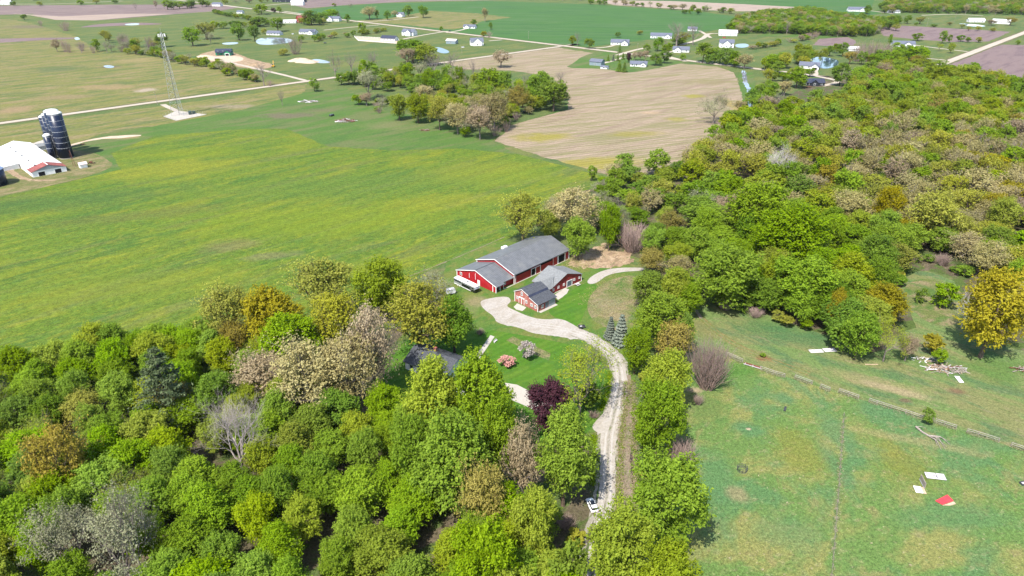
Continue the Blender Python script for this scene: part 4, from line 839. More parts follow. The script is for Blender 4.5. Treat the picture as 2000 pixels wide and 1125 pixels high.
HS(931, 89, 0, 15, 12, 4.8, 9.0, 'white_siding', 'roof_blue', 'tall white gabled house with blue-grey roof near the little blue pond', wing=(1, 3, 11, 4.8, 9.5), win=3, ang=0) if False else None
HS(931, 88, 10, 17, 11, 4.8, 9.2, 'white_siding', 'roof_blue', 'tall white gabled house with blue-grey roof near the little blue pond', wing=(0, 3.5, 12, 4.8, 9.8))
HS(883, 85, -20, 14, 9, 4.0, 5.8, 'grey_siding', 'roof_white', 'small blue-grey shed with white roof left of the tall white house', 'shed', win=1, garage=True, name='shed')
HS(918, 55, -15, 20, 10, 3.0, 5.6, 'white_siding', 'roof_blue', 'low white ranch house at the edge of the green crop', wing=(-3, 3, 7, 3.0, 5.4), win=4)
HS(761, 79, -20, 22, 11, 3.4, 6.6, 'white_siding', 'roof_navy', 'white building with dark roof and arches beside the fenced sand ring', 'building', win=5, name='arena_building')
HS(800, 69, -25, 20, 11, 5.4, 9.0, 'white_siding', 'roof_blue', 'two-storey white house with blue roof right of the sand ring', wing=(3, 4, 8, 5.4, 8.8), win=4)
HS(783, 33, -15, 13, 10, 5.2, 8.2, 'white_siding', 'roof_blue', 'small white house between round trees beside the far green crop', wing=(2, 3, 6, 5.0, 7.6))
HS(537, 68, -15, 22, 10, 3.0, 5.8, 'white_siding', 'roof_blue', 'low white house with grey roof just behind the grey pond', win=4)
HS(603, 66, -15, 26, 12, 3.4, 6.6, 'white_siding', 'roof_blue', 'wide white house with grey roof right of the grey pond', wing=(9, 6, 8, 3.4, 6.4), win=4)
HS(653, 41, -15, 24, 11, 4.6, 7.8, 'white_siding', 'roof_blue', 'rambling white farmhouse among dark trees behind the red gable', wing=(-4, 4, 9, 4.6, 8.0), win=4)
b = HS(590, 43, 40, 16, 12, 6, 11, 'red2', 'roof_rust', 'tall faded red barn with pointed gable by the far white shed', 'barn', win=1, name='old_red_barn')
HS(555, 45, 5, 42, 9, 3.2, 5.2, 'white_siding', 'roof_white', 'long white open-fronted shed joined left of the old red barn', 'shed', win=6, name='long_shed')
HS(582, 10, 0, 28, 14, 7.0, 10.5, 'white_siding', 'roof_white', 'big white farm building at the far top edge', 'building', win=3, name='farm_building')
HS(566, 4, -8, 80, 18, 5.0, 8.0, 'black_siding', 'roof_navy', 'very long dark-roofed farm building at the far top edge', 'building', win=6, name='farm_building')
HS(425, 12, -10, 20, 12, 4.8, 8, 'white_siding', 'roof_blue', 'white house at the end of the far wood near the top edge', win=3)
HS(14, 9, 0, 22, 14, 5, 9, 'white_siding', 'roof_white', 'white farmhouse in the top left corner', win=3)
HS(470, 26, -10, 12, 9, 3.5, 5.5, 'white_siding', 'roof_blue', 'tiny grey-roofed house behind the far hedge', win=2)
# house under construction
s = HS(439, 107, 5, 18, 11, 4.6, 7.0, 'green_sheathing', 'roof_navy', 'unfinished house in green sheathing on bare orange ground', win=3, wing=(6, 5, 7, 4.0, 6.2), garage='wing', name='house_under_construction')
for t in (-7, -3, 1): MB().box(t-0.12, t+0.12, -8.0, -7.76, 0, 3.2).build('porch_post', M['green_sheathing'], s)
MB().slab([(-8.5, -8.2, 3.5), (2.0, -8.2, 3.5), (2.0, -5.5, 4.2), (-8.5, -5.5, 4.2)], 0.14).build('porch_roof', M['roof_navy'], s)
HS(1211, 87, -15, 24, 11, 3.4, 6.8, 'white_siding', 'roof_blue', 'white farmhouse with light grey roofs below the big green crop', wing=(7, 6, 9, 3.4, 6.6), win=4)
HS(1291, 74, -12, 30, 12, 3.6, 7.0, 'white_siding', 'roof_blue', 'wide white house behind small trees left of the big bare tree', wing=(9, 4, 8, 3.4, 6.2), win=5)
HS(1352, 60, -10, 14, 9, 3.2, 6, 'white_siding', 'roof_blue', 'white house glimpsed behind the big bare tree', win=2)
HS(1330, 101, -15, 20, 11, 3.2, 6.4, 'white_siding', 'roof_blue', 'white house with grey gables left of the roadside tree row', wing=(-4, 5, 9, 3.2, 6.6), win=3)
HS(1421, 69, -12, 26, 16, 4.6, 7.6, 'white_siding', 'roof_white', 'large white pole building at the left end of the far grove', 'building', win=4, garage='dark', name='pole_building')
HS(1418, 92, -12, 18, 12, 6.0, 9.6, 'white_siding', 'roof_blue', 'two-storey white house with grey roof beside the little blue pond', win=3, wing=(0, 3, 9, 5.6, 9.2))
HS(1166, 127, -30, 14, 10, 4.2, 6.6, 'grey_siding', 'roof_blue', 'blue-grey barn at the left end of the yard inside the stubble field', 'barn', win=1, garage='dark', name='pole_barn')
HS(1181, 134, -30, 8, 5, 2.2, 3.2, 'white_siding', 'roof_blue', 'little grey-roofed shed in front of the blue-grey barn', 'shed', win=1, name='small_shed')
HS(1247, 129, -12, 18, 9, 2.9, 5.4, 'white_siding', 'roof_blue', 'low white ranch house inside the stubble field yard', win=4, wing=(5, 3, 6, 2.9, 4.8))
HS(1580, 133, -25, 20, 10, 3.2, 6.4, 'white_siding', 'roof_blue', 'white house with grey roof and dark garage door beside the blue pond', win=3, wing=(6, 7, 8, 3.0, 6.2), garage='wing')
HS(1590, 166, -5, 16, 9, 3.0, 6.0, 'black_siding', 'roof_navy', 'black house with two gables and wooden deck below the pond', wing=(-2, 3, 7, 3.0, 5.8), win=3)
dk = empty('house_deck', *P(1576, 171), R(-5)); tag(dk, 'reddish wooden deck at the front left of the black house', 'deck')
MB().box(-4, 3.5, -1.5, 1.5, 0.8, 0.95).build('deck_floor', M['rust'], dk); [MB().box(q-0.06, q+0.06, -1.5, -1.38, 0, 1.8).build('post', M['rust'], dk) for q in (-3.9, -2, 0, 2, 3.4)]
MB().box(-4, 3.5, -1.5, -1.42, 1.7, 1.8).build('rail', M['rust'], dk)
HS(1762, 90, -12, 28, 12, 3.4, 6.6, 'white_siding', 'roof_blue', 'white house with grey roof right of the pale twiggy thicket', wing=(4, 4, 9, 3.4, 6.2), win=4)
HS(1666, 99, -12, 12, 8, 3.0, 5.2, 'white_siding', 'roof_white', 'small white shed beside the pale twiggy thicket', 'shed', win=1, name='small_shed')
HS(1672, 22, -8, 34, 14, 4.0, 8.5, 'white_siding', 'roof_blue', 'large white house with grey roof by the upper right grove', wing=(10, 4, 12, 4, 7.8), win=4)
HS(1745, 25, -8, 22, 12, 3.0, 5.6, 'white_siding', 'roof_shingle_light', 'low grey house before the far upper right wood', win=3)
HS(1905, 43, -6, 26, 11, 3.4, 6.4, 'white_siding', 'roof_white', 'white house behind the far upper right pond', win=3)
HS(1955, 46, -35, 26, 14, 3.8, 7.0, 'white_siding', 'roof_white', 'white steel-roofed shed right of the far upper right pond', 'shed', win=1, name='steel_shed')
HS(1603, 48, -8, 18, 10, 3.4, 5.6, 'red2', 'roof_shingle_light', 'brown-roofed barn half hidden in the far grove', 'barn', win=1, name='grove_barn')

# sand ring fence
rf = empty('ring_fence', *P(692, 72)); tag(rf, 'white board fence round the pale riding ring', 'fence')
x0_, y0_ = P(692, 72)
for a, b in zip([(692, 72), (775, 76)], [(775, 76), (782, 86)]): pass
ring = [P(*q) for q in ((692, 72), (778, 77), (782, 86), (700, 80))]
for i in range(4):
    a, b = ring[i], ring[(i+1) % 4]; L = math.hypot(b[0]-a[0], b[1]-a[1]); n = max(2, int(L/5))
    for j in range(n): MB().box(a[0]+(b[0]-a[0])*j/n-x0_-0.1, a[0]+(b[0]-a[0])*j/n-x0_+0.1, a[1]+(b[1]-a[1])*j/n-y0_-0.1, a[1]+(b[1]-a[1])*j/n-y0_+0.1, 0, 1.4).build('post', M['white'], rf)
    for z in (0.5, 1.2): MB().tube((a[0]-x0_, a[1]-y0_, z), (b[0]-x0_, b[1]-y0_, z), 0.13, n=4).build('rail', M['white'], rf)

# excavator, spoil heaps and small things on the building plots
ex = empty('excavator', *P(534, 131), R(100)); tag(ex, 'small yellow excavator with raised arm on the building plot', 'excavator')
MB().box(-1.6, 1.6, -1.3, 1.3, 0.9, 2.0).build('body', M['yellow'], ex); MB().box(-0.2, 1.2, 0.2, 1.2, 2.0, 3.0).build('cab', M['glass'], ex)
for s_ in (-1, 1): MB().box(-2.0, 2.0, s_*1.2-0.35, s_*1.2+0.35, 0, 0.9).build('track', M['rubber'], ex)
m = MB(); m.tube((1.2, 0, 1.6), (3.8, 0, 6.2), 0.32, n=4); m.tube((3.8, 0, 6.2), (6.2, 0, 3.4), 0.26, n=4); m.build('arm', M['yellow'], ex)
MB().prism([(5.9, 2.2), (6.9, 2.2), (6.7, 3.4), (6.1, 3.4)], -0.5, 0.5).build('bucket', M['dark_steel'], ex)
def heap(name, px, py, rx, ry, hgt, mat, label, cat='heap', seed=1, n=18):
    x, y = P(px, py); r = random.Random(seed); m = MB(); rings = 6
    for j in range(rings+1):
        f = j/rings
        for k in range(n):
            an = 2*math.pi*k/n; rr = (1-f)**0.8*(1+0.18*math.sin(3*an+seed)+r.uniform(-.1, .1))
            m.v.append((rx*rr*math.cos(an), ry*rr*math.sin(an), hgt*(math.sin(f*math.pi/2))*(r.uniform(.8, 1.15)) if j else -0.05))
    for j in range(rings):
        for k in range(n): m.f.append((j*n+k, j*n+(k+1) % n, (j+1)*n+(k+1) % n, (j+1)*n+k))
    o = m.build(name, mat, None, True); o.location = (x, y, 0); return tag(o, label, cat)
heap('sand_heap', 585, 119, 14, 9, 3.2, M['sand'], 'left pale sand heap beside the small grey pond', seed=2)
heap('sand_heap', 602, 122, 13, 8, 2.6, M['sand'], 'right pale sand heap touching the small grey pond', seed=5)
heap('dirt_heap', 400, 111, 12, 6, 2.0, M['sand'], 'low pale soil heap left of the unfinished green house', seed=7)
heap('dirt_heap', 505, 127, 13, 7, 2.2, M['dirt'], 'low brown soil heap right of the unfinished green house', seed=9)
heap('dirt_heap', 1145, 500, 5.5, 3.5, 1.1, M['dirt'], 'low orange dirt mound behind the long red barn', seed=11)
heap('dirt_heap', 1205, 486, 4.5, 3.0, 1.0, M['litter'], 'brown brushy earth mound at the wood edge behind the barns', seed=12)
for i, (px_, py_, lab) in enumerate(((423, 117, 'tiny dark skid loader on the orange ground before the green house'), (635, 85, 'small dark shed-like hay feeder alone in the green field'), (1026, 220, 'small dark wagon parked under the trees at the grove edge'), (648, 227, 'dark low wagon on the pasture left of the brush pile'))):
    s = empty('farm_wagon', *P(px_, py_), R(20*i)); tag(s, lab, 'wagon')
    MB().box(-1.8, 1.8, -1.0, 1.0, 0.6, 1.5).build('box', M['dark_steel'], s); [MB().tube((q, w_-0.1, 0.4), (q, w_+0.1, 0.4), 0.4, n=10).build('wheel', M['rubber'], s) for q in (-1.2, 1.2) for w_ in (-1, 1)]
for i, (px_, py_, lab, mt) in enumerate(((741, 49, '', None), (904, 93, 'white car parked on grass left of the tall white house', 'car_white'), (572, 67, 'white car on the drive between the two pond houses', 'car_white'), (1052 + 820, 80, '', None), (1414, 74, 'small red car in front of the large white pole building', 'red_paint'), (878, 61, 'dark car at the driveway crossing beside the far road', 'dark_steel'))):
    if mt: make_car(*P(px_, py_), R(50), lab, M[mt], False)

# ================================================================ pasture: fence, sheets, feeder, debris
FL = [[(1418, 694), (1450, 708)], [(1484, 722), (1510, 731), (1532, 737)], [(1552, 739), (1585, 751)], [(1602, 757), (1620, 764)], [(1638, 766), (1676, 779)], [(1697, 785), (1712, 790), (1768, 808), (1802, 820)], [(1822, 824), (1866, 838)], [(1888, 845), (1910, 851), (1950, 864)], [(1974, 872), (2010, 884), (2080, 908)]]
FLAB = ['pasture fence length beside the tall twiggy bush', 'pasture fence length right of the long black feed trough', 'pasture fence length left of the first gap', 'short pasture fence length before the wooden gate', 'pasture fence length just left of the widest gap', 'long pasture fence length ending at the lone cedar bush', 'pasture fence length just right of the lone cedar bush', 'pasture fence length with doubled pale rail near the right edge', 'pasture fence length cut by the right edge']
for seg, lab in zip(FL, FLAB):
    w_ = [P(*q) for q in seg]; x0_, y0_ = w_[0]; f = empty('board_fence', x0_, y0_); tag(f, lab, 'fence', 'pasture fence lengths')
    for i, (x, y) in enumerate(w_):
        if i < len(w_)-1:
            x2, y2 = w_[i+1]; L = math.hypot(x2-x, y2-y); n = max(1, int(L/2.6))
            for j in range(n + (i == len(w_)-2)):
                fx, fy = x+(x2-x)*j/n-x0_, y+(y2-y)*j/n-y0_; MB().box(fx-0.07, fx+0.07, fy-0.07, fy+0.07, 0, 1.35).build('post', M['wood_grey'], f)
            for z, hw in ((1.28, 0.055), (0.75, 0.035)):
                mm = MB(); d = Vector((x2-x, y2-y, 0)).normalized(); nn = Vector((-d.y, d.x, 0))*0.05
                a = Vector((x-x0_, y-y0_, z)); b_ = Vector((x2-x0_, y2-y0_, z)); up = Vector((0, 0, hw))
                mm.add([a-nn-up, a+nn-up, a+nn+up, a-nn+up, b_-nn-up, b_+nn-up, b_+nn+up, b_-nn+up], [(0,3,2,1), (4,5,6,7), (0,1,5,4), (1,2,6,5), (2,3,7,6), (3,0,4,7)]); mm.build('rail', M['rail_wood'], f)
tg = empty('feed_trough', *P(1470, 716), R(-33)); tag(tg, 'long dark feed trough along the pasture fence', 'trough')
m = MB(); m.prism([(-0.45, 0.5), (-0.3, 0.15), (0.3, 0.15), (0.45, 0.5), (0.40, 0.5), (0.27, 0.2), (-0.27, 0.2), (-0.40, 0.5)], -2.6, 2.6)
o = m.build('trough_body', M['rust'], tg); o.rotation_euler = (0, 0, R(90))
for q in (-2.3, 0, 2.3): MB().box(q-0.08, q+0.08, -0.4, 0.4, 0, 0.4).build('leg', M['sheet_pale'], tg)
MB().box(-2.7, 2.7, -0.55, -0.47, 0.3, 0.5).build('rail', M['sheet_pale'], tg)
def flat_sheet(name, px, py, w, l, rz, mat, label, tilt=0.0, ribs=0, z=0.06, cat='metal sheet'):
    s = empty(name, *P(px, py), R(rz)); tag(s, label, cat)
    m = MB(); m.box(-w/2, w/2, -l/2, l/2, 0, 0.04); o = m.build('panel', mat, s); o.location.z = z; o.rotation_euler = (tilt, 0, 0)
    for i in range(ribs):
        q = -l/2 + l*(i+0.5)/ribs; rr = MB().box(-w/2, w/2, q-0.03, q+0.03, 0.04, 0.10).build('rib', mat, s); rr.location.z = z; rr.rotation_euler = (tilt, 0, 0)
    return s
flat_sheet('roofing_sheet', 1594, 686, 4.3, 1.9, 4, M['sheet_pale'], 'left of two pale metal sheets lying on the meadow', ribs=5)
flat_sheet('roofing_sheet', 1620, 684, 4.0, 2.1, 6, M['sheet_pale'], 'right of two pale metal sheets lying on the meadow', ribs=5, z=0.10)
flat_sheet('plank', 1702, 712, 4.0, 0.35, 0, M['wood_tan'], 'single pale plank lying on the meadow below the metal sheets', cat='plank')
flat_sheet('roofing_sheet', 1873, 742, 1.3, 3.4, -8, M['white'], 'bright white panel lying at the foot of the debris pile', z=0.2, cat='panel')
s = flat_sheet('corrugated_roof', 1826, 932, 4.4, 2.0, -10, M['sheet_pale'], 'pale corrugated shelter roof lying collapsed in the pasture', tilt=0.08, ribs=6, z=0.35, cat='shelter roof')
m = MB(); m.tube((-2.0, 0.8, 0.5), (1.5, -0.9, 0.48), 0.05); m.tube((0.1, -1, 0.5), (0.3, 1, 0.6), 0.05); m.build('batten', M['dark_steel'], s)
s = flat_sheet('shelter_wall', 1801, 945, 0.35, 3.2, -10, M['block_grey'], 'upright grey side wall of the collapsed pasture shelter', z=0.1, cat='shelter wall')
MB().box(-0.06, 0.06, -1.6, 1.6, 0.14, 1.5).build('board', M['wood_grey'], s)
s = flat_sheet('white_sheet', 1793, 957, 1.6, 2.3, -12, M['white'], 'small white sheet with wooden edge beside the grey shelter wall', z=0.15, cat='sheet')
MB().box(0.82, 1.5, -1.2, 1.1, 0.1, 0.18).build('wooden_edge', M['wood_tan'], s); MB().box(-0.3, -0.05, -0.9, -0.7, 0.19, 0.3).build('scrap', M['dark_steel'], s)
m = MB(); q = [P(*c_) for c_ in ((1826, 979), (1850, 967), (1862, 979), (1840, 987))]; cx_, cy_ = P(1845, 977)
s = empty('painted_plywood', cx_, cy_); tag(s, 'bright red painted panel lying flat in the pasture', 'panel')
MB().slab([(a-cx_, b-cy_, 0.2) for a, b in q], 0.06).build('board', M['red_paint'], s)
q = [P(*c_) for c_ in ((1840, 988), (1862, 980), (1867, 985), (1856, 988))]; MB().slab([(a-cx_, b-cy_, 0.14) for a, b in q], 0.05).build('torn_edge', M['wood_tan'], s)
s = empty('plastic_crate', *P(1998, 946), R(10)); tag(s, 'dark crate at the right edge of the pasture', 'crate')
m = MB(); m.box(-0.7, 0.7, -0.5, 0.5, 0, 0.08); [m.box(*z_) for z_ in ((-0.7, -0.62, -0.5, 0.5, 0.08, 0.6), (0.62, 0.7, -0.5, 0.5, 0.08, 0.6), (-0.62, 0.62, -0.5, -0.42, 0.08, 0.6), (-0.62, 0.62, 0.42, 0.5, 0.08, 0.6))]; m.build('shell', M['dark_steel'], s)
MB().box(-0.5, 0.5, -0.3, 0.3, 0.1, 0.45).build('contents', M['sheet_pale'], s)
s = empty('salt_trough', *P(1533, 800), R(62)); tag(s, 'narrow dark trough alone in the pasture grass', 'trough')
m = MB(); m.box(-0.9, 0.9, -0.3, 0.3, 0.1, 0.18); [m.box(*z_) for z_ in ((-0.9, 0.9, -0.3, -0.22, 0.18, 0.5), (-0.9, 0.9, 0.22, 0.3, 0.18, 0.5), (-0.9, -0.82, -0.22, 0.22, 0.18, 0.5), (0.82, 0.9, -0.22, 0.22, 0.18, 0.5))]; m.build('basin', M['dark_steel'], s)
for q in (-0.7, 0.7): MB().box(q-0.1, q+0.1, -0.28, 0.28, 0, 0.1).build('skid', M['rubber'], s)
# ring feeder
s = empty('bale_feeder', *P(1449, 919)); tag(s, 'round black hay ring feeder standing in the pasture', 'feeder')
m = MB(); n = 28; rr = 1.15
for z in (0.06, 0.55, 1.15):
    for k in range(n): a0, a1 = 2*math.pi*k/n, 2*math.pi*(k+1)/n; m.tube((rr*math.cos(a0), rr*math.sin(a0), z), (rr*math.cos(a1), rr*math.sin(a1), z), 0.05, n=5, cap=False)
m.build('hoop', M['dark_steel'], s)
for k in range(10):
    an = 2*math.pi*k/10; MB().tube((rr*math.cos(an), rr*math.sin(an), 0), ((rr+0.12)*math.cos(an+.12), (rr+0.12)*math.sin(an+.12), 1.35), 0.045, n=5).build('bar', M['dark_steel'], s)
# wire fence down the pasture
wf = [P(*q) for q in ((1648, 812), (1645, 850), (1641, 900), (1638, 950), (1634, 1000), (1630, 1050), (1625, 1110), (1615, 1200))]
f = empty('wire_fence', *wf[0]); tag(f, 'thin wire fence with weathered posts running down the middle of the pasture', 'fence'); x0_, y0_ = wf[0]
r_ = random.Random(8)
for (x, y), (x2, y2) in zip(wf[:-1], wf[1:]):
    n = 3
    for j in range(n):
        fx, fy = x+(x2-x)*j/n-x0_, y+(y2-y)*j/n-y0_; MB().tube((fx, fy, 0), (fx+r_.uniform(-.15, .15), fy+r_.uniform(-.1, .1), 1.25), 0.055, n=5).build('post', M['wood_grey'], f)
    m = MB()
    for z in (0.4, 0.8, 1.15): m.tube((x-x0_, y-y0_, z), (x2-x0_, y2-y0_, z), 0.012, n=3)
    m.build('wire', M['wood_grey'], f)
strip('fence_row_earth', [(1649, 808), (1645, 850), (1641, 900), (1638, 950), (1634, 1000), (1629, 1060), (1622, 1200)], 0.75, soil('bare_fence_row', (0.17, 0.155, 0.09), [((0.085, 0.13, 0.04), 2.2, 1.2, 0.38, 0.52, 1.0, 0.0), ((0.36, 0.29, 0.22), 1.2, 0.7, 0.6, 0.7, 0.8, 0.0)], fine=(3, 0.4)), 5, 0.22, 0.8)

def log_pile(name, px, py, rx, ry, n, lab, seed, mats, lmin=1.0, lmax=3.0, cat='brush pile', th=0.10, maxz=0.9):
    x, y = P(px, py); r = random.Random(seed); s = empty(name, x, y); tag(s, lab, cat)
    for i in range(n):
        an = r.uniform(0, 6.28); q = math.sqrt(r.random()); cx, cy = rx*q*math.cos(an), ry*q*math.sin(an); z = maxz*(1-q)*r.uniform(.5, 1)+0.1
        L = r.uniform(lmin, lmax)/2; a = r.uniform(-0.9, 0.9) + (math.pi/2 if r.random() < .3 else 0); dz = r.uniform(-.15, .25)
        dx, dy = L*math.cos(a), L*math.sin(a)
        if r.random() < .55: m = MB().tube((cx-dx, cy-dy, max(.08, z-dz)), (cx+dx, cy+dy, z+dz), th*r.uniform(.5, 1.3), n=5); nm = 'log'
        else: m = MB().add([(cx-dx-dy*.08, cy-dy+dx*.08, z), (cx-dx+dy*.08, cy-dy-dx*.08, z), (cx+dx+dy*.08, cy+dy-dx*.08, z+dz), (cx+dx-dy*.08, cy+dy+dx*.08, z+dz), (cx-dx-dy*.08, cy-dy+dx*.08, z+.07), (cx-dx+dy*.08, cy-dy-dx*.08, z+.07), (cx+dx+dy*.08, cy+dy-dx*.08, z+dz+.07), (cx+dx-dy*.08, cy+dy+dx*.08, z+dz+.07)], [(0,3,2,1), (4,5,6,7), (0,1,5,4), (1,2,6,5), (2,3,7,6), (3,0,4,7)]); nm = 'board'
        m.build(nm, M[r.choice(mats)], s)
    return s
DM = ['wood_grey', 'wood_tan', 'sheet_pale', 'rust', 'wood_grey']
log_pile('debris_pile', 1848, 722, 6.2, 2.8, 90, 'large pile of broken boards and scrap timber at the meadow edge', 3, DM, 1.2, 3.6, 'debris pile')
log_pile('debris_pile', 1803, 703, 4.0, 1.6, 34, 'trailing line of pale scrap and stones left of the large debris pile', 4, ['sheet_pale', 'wood_tan', 'wood_grey', 'white'], 0.6, 2.0, 'debris pile')
log_pile('brush_pile', 1992, 723, 3.0, 1.2, 26, 'small brown brush pile at the right edge of the meadow', 5, ['wood_grey', 'rust'], 1, 3)
log_pile('brush_pile', 675, 237, 7, 4, 60, 'grey and reddish brush pile alone in the far pasture', 6, ['wood_grey', 'rust', 'sheet_pale'], 2, 6, th=0.25, maxz=2.5)
log_pile('brush_pile', 602, 199, 8, 3, 50, 'pale brush pile at the edge of the dry meadow', 7, ['wood_grey', 'sheet_pale'], 2, 6, th=0.22, maxz=1.8)
log_pile('brush_pile', 830, 255, 4, 2.0, 20, 'tiny reddish stick pile in front of the pink-tan trees', 8, ['rust', 'wood_grey'], 1, 4, th=0.18)
log_pile('rubble_pile', 600, 112 + 40, 10, 2, 18, 'low pale rubble along the side road junction', 18, ['sheet_pale'], 1, 3, cat='rubble pile', th=0.2) if False else None
# fallen branches
s = empty('fallen_tree', *P(1788, 838)); tag(s, 'fallen bare tree with spread branches lying in the pasture', 'fallen tree'); x0_, y0_ = P(1788, 838)
r_ = random.Random(3)
tr_ = [P(*q) for q in ((1788, 838), (1815, 852), (1853, 871))]
def lim(pts, r0, r1, nm='branch'):
    m = MB(); w_ = [(*P(*q), z) for (q, z) in pts]
    for i in range(len(w_)-1):
        a, b_ = w_[i], w_[i+1]; t0 = r0+(r1-r0)*i/(len(w_)-1); t1 = r0+(r1-r0)*(i+1)/(len(w_)-1)
        m.tube((a[0]-x0_, a[1]-y0_, a[2]), (b_[0]-x0_, b_[1]-y0_, b_[2]), t0, t1, n=6)
    m.build(nm, M['wood_grey'], s)
lim([((1788, 836), 0.5), ((1800, 845), 0.3), ((1815, 853), 0.25)], 0.30, 0.2, 'trunk')
for e in (((1838, 857), (1856, 870)), ((1832, 858), (1846, 878)), ((1828, 862), (1838, 880)), ((1826, 862), (1830, 872)), ((1834, 855), (1851, 862)), ((1826, 857), (1849, 874))):
    lim([((1810, 851), 0.25), (e[0], 0.5), (e[1], 0.15)], 0.13, 0.04)
lim([((1788, 836), 0.4), ((1797, 838), 0.9), ((1806, 843), 1.2)], 0.10, 0.03)
# ================================================================ trees
nrng = np.random.default_rng(11)
LM = {
 'green': leaf_mat('spring_green_leaves', (0.112, 0.170, 0.012), (0.197, 0.300, 0.018), (0.277, 0.387, 0.030)),
 'dark': leaf_mat('deep_green_leaves', (0.086, 0.149, 0.019), (0.150, 0.246, 0.023), (0.224, 0.321, 0.032)),
 'lime': leaf_mat('yellow_green_leaves', (0.145, 0.187, 0.015), (0.247, 0.304, 0.020), (0.333, 0.389, 0.036)),
 'yellow': leaf_mat('golden_leaves', (0.188, 0.150, 0.008), (0.307, 0.263, 0.012), (0.389, 0.338, 0.025)),
 'olive': leaf_mat('olive_buds', (0.190, 0.194, 0.020), (0.304, 0.311, 0.036), (0.380, 0.388, 0.070), 0.38),
 'tan': leaf_mat('tan_buds', (0.220, 0.185, 0.070), (0.350, 0.305, 0.130), (0.440, 0.390, 0.200), 0.38),
 'pink': leaf_mat('pinkish_buds', (0.220, 0.165, 0.095), (0.340, 0.265, 0.165), (0.420, 0.340, 0.225), 0.38),
 'orange': leaf_mat('orange_buds', (0.180, 0.158, 0.026), (0.290, 0.240, 0.046), (0.370, 0.300, 0.080), 0.38),
 'grey': leaf_mat('grey_buds', (0.165, 0.172, 0.085), (0.265, 0.268, 0.150), (0.340, 0.335, 0.215), 0.35),
 'purple': leaf_mat('purple_leaves', (0.020, 0.008, 0.012), (0.060, 0.020, 0.030), (0.100, 0.036, 0.046), 0.2, 0.0),
 'pine': leaf_mat('pine_needles', (0.042, 0.062, 0.026), (0.082, 0.110, 0.046), (0.135, 0.165, 0.080), 0.15),
 'spruce': leaf_mat('blue_spruce_needles', (0.069, 0.090, 0.069), (0.144, 0.170, 0.129), (0.230, 0.253, 0.201), 0.15),
 'white': leaf_mat('white_blossom', (0.220, 0.180, 0.170), (0.420, 0.360, 0.330), (0.550, 0.500, 0.460), 0.25, 0.0),
 'rose': leaf_mat('rose_blossom', (0.300, 0.130, 0.110), (0.480, 0.240, 0.200), (0.580, 0.360, 0.300), 0.25, 0.0),
}
BK = {'brown': bark('brown_bark', (0.115, 0.085, 0.062)), 'grey': bark('grey_bark', (0.20, 0.165, 0.145)), 'white': bark('pale_bark', (0.40, 0.36, 0.34)), 'pale': bark('greyish_bark', (0.27, 0.235, 0.21)), 'dark': bark('dark_bark', (0.05, 0.04, 0.034)), 'pinkish': bark('pinkish_twigs', (0.27, 0.195, 0.17))}

def leaves_arrays(pos, nrm, size, tone, asp=0.62, dirs=None):
    n = len(pos)
    nrm = nrm / np.linalg.norm(nrm, axis=1, keepdims=True)
    t = nrng.normal(size=(n, 3)) if dirs is None else dirs + nrng.normal(size=(n, 3))*0.35
    t -= nrm*np.sum(t*nrm, axis=1, keepdims=True); t /= np.linalg.norm(t, axis=1, keepdims=True)
    b = np.cross(nrm, t); s = size[:, None]
    droop = nrm*s*0.25
    v = np.stack([pos - t*s - b*s*asp*0.55, pos + t*s*0.1 - b*s*asp - droop*0.2, pos + t*s*1.05 - droop, pos + t*s*0.05 + b*s*asp + droop*0.3], axis=1).reshape(-1, 3)
    return v, np.repeat(tone, 4)
def mesh_of(name, quads, tones, segs_v=None, segs_f=None, mats=None, segfirst=True):
    """one mesh: leaf quads (material 0) and optional wood (material 1)"""
    nv = len(quads); vs = quads
    if segs_v is not None and len(segs_v): vs = np.vstack([quads, segs_v]) if nv else np.array(segs_v)
    nf = nv//4; nseg = 0 if segs_f is None else len(segs_f)
    me = bpy.data.meshes.new(name)
    me.vertices.add(len(vs)); me.vertices.foreach_set('co', np.asarray(vs, dtype=np.float32).ravel())
    loops = np.arange(nv, dtype=np.int32)
    if nseg: loops = np.concatenate([loops, (np.asarray(segs_f, dtype=np.int32)+nv).ravel()])
    me.loops.add(len(loops)); me.loops.foreach_set('vertex_index', loops)
    me.polygons.add(nf+nseg); me.polygons.foreach_set('loop_start', np.arange(0, 4*(nf+nseg), 4, dtype=np.int32))
    try: me.polygons.foreach_set('loop_total', np.full(nf+nseg, 4, dtype=np.int32))
    except Exception: pass
    mi = np.zeros(nf+nseg, dtype=np.int32); mi[nf:] = 1; me.polygons.foreach_set('material_index', mi)
    me.update(calc_edges=True); me.validate()
    at = me.attributes.new('tone', 'FLOAT', 'POINT'); arr = np.zeros(len(vs), dtype=np.float32); arr[:nv] = tones; at.data.foreach_set('value', arr)
    if mats:
        for m in mats: me.materials.append(m)
    return me
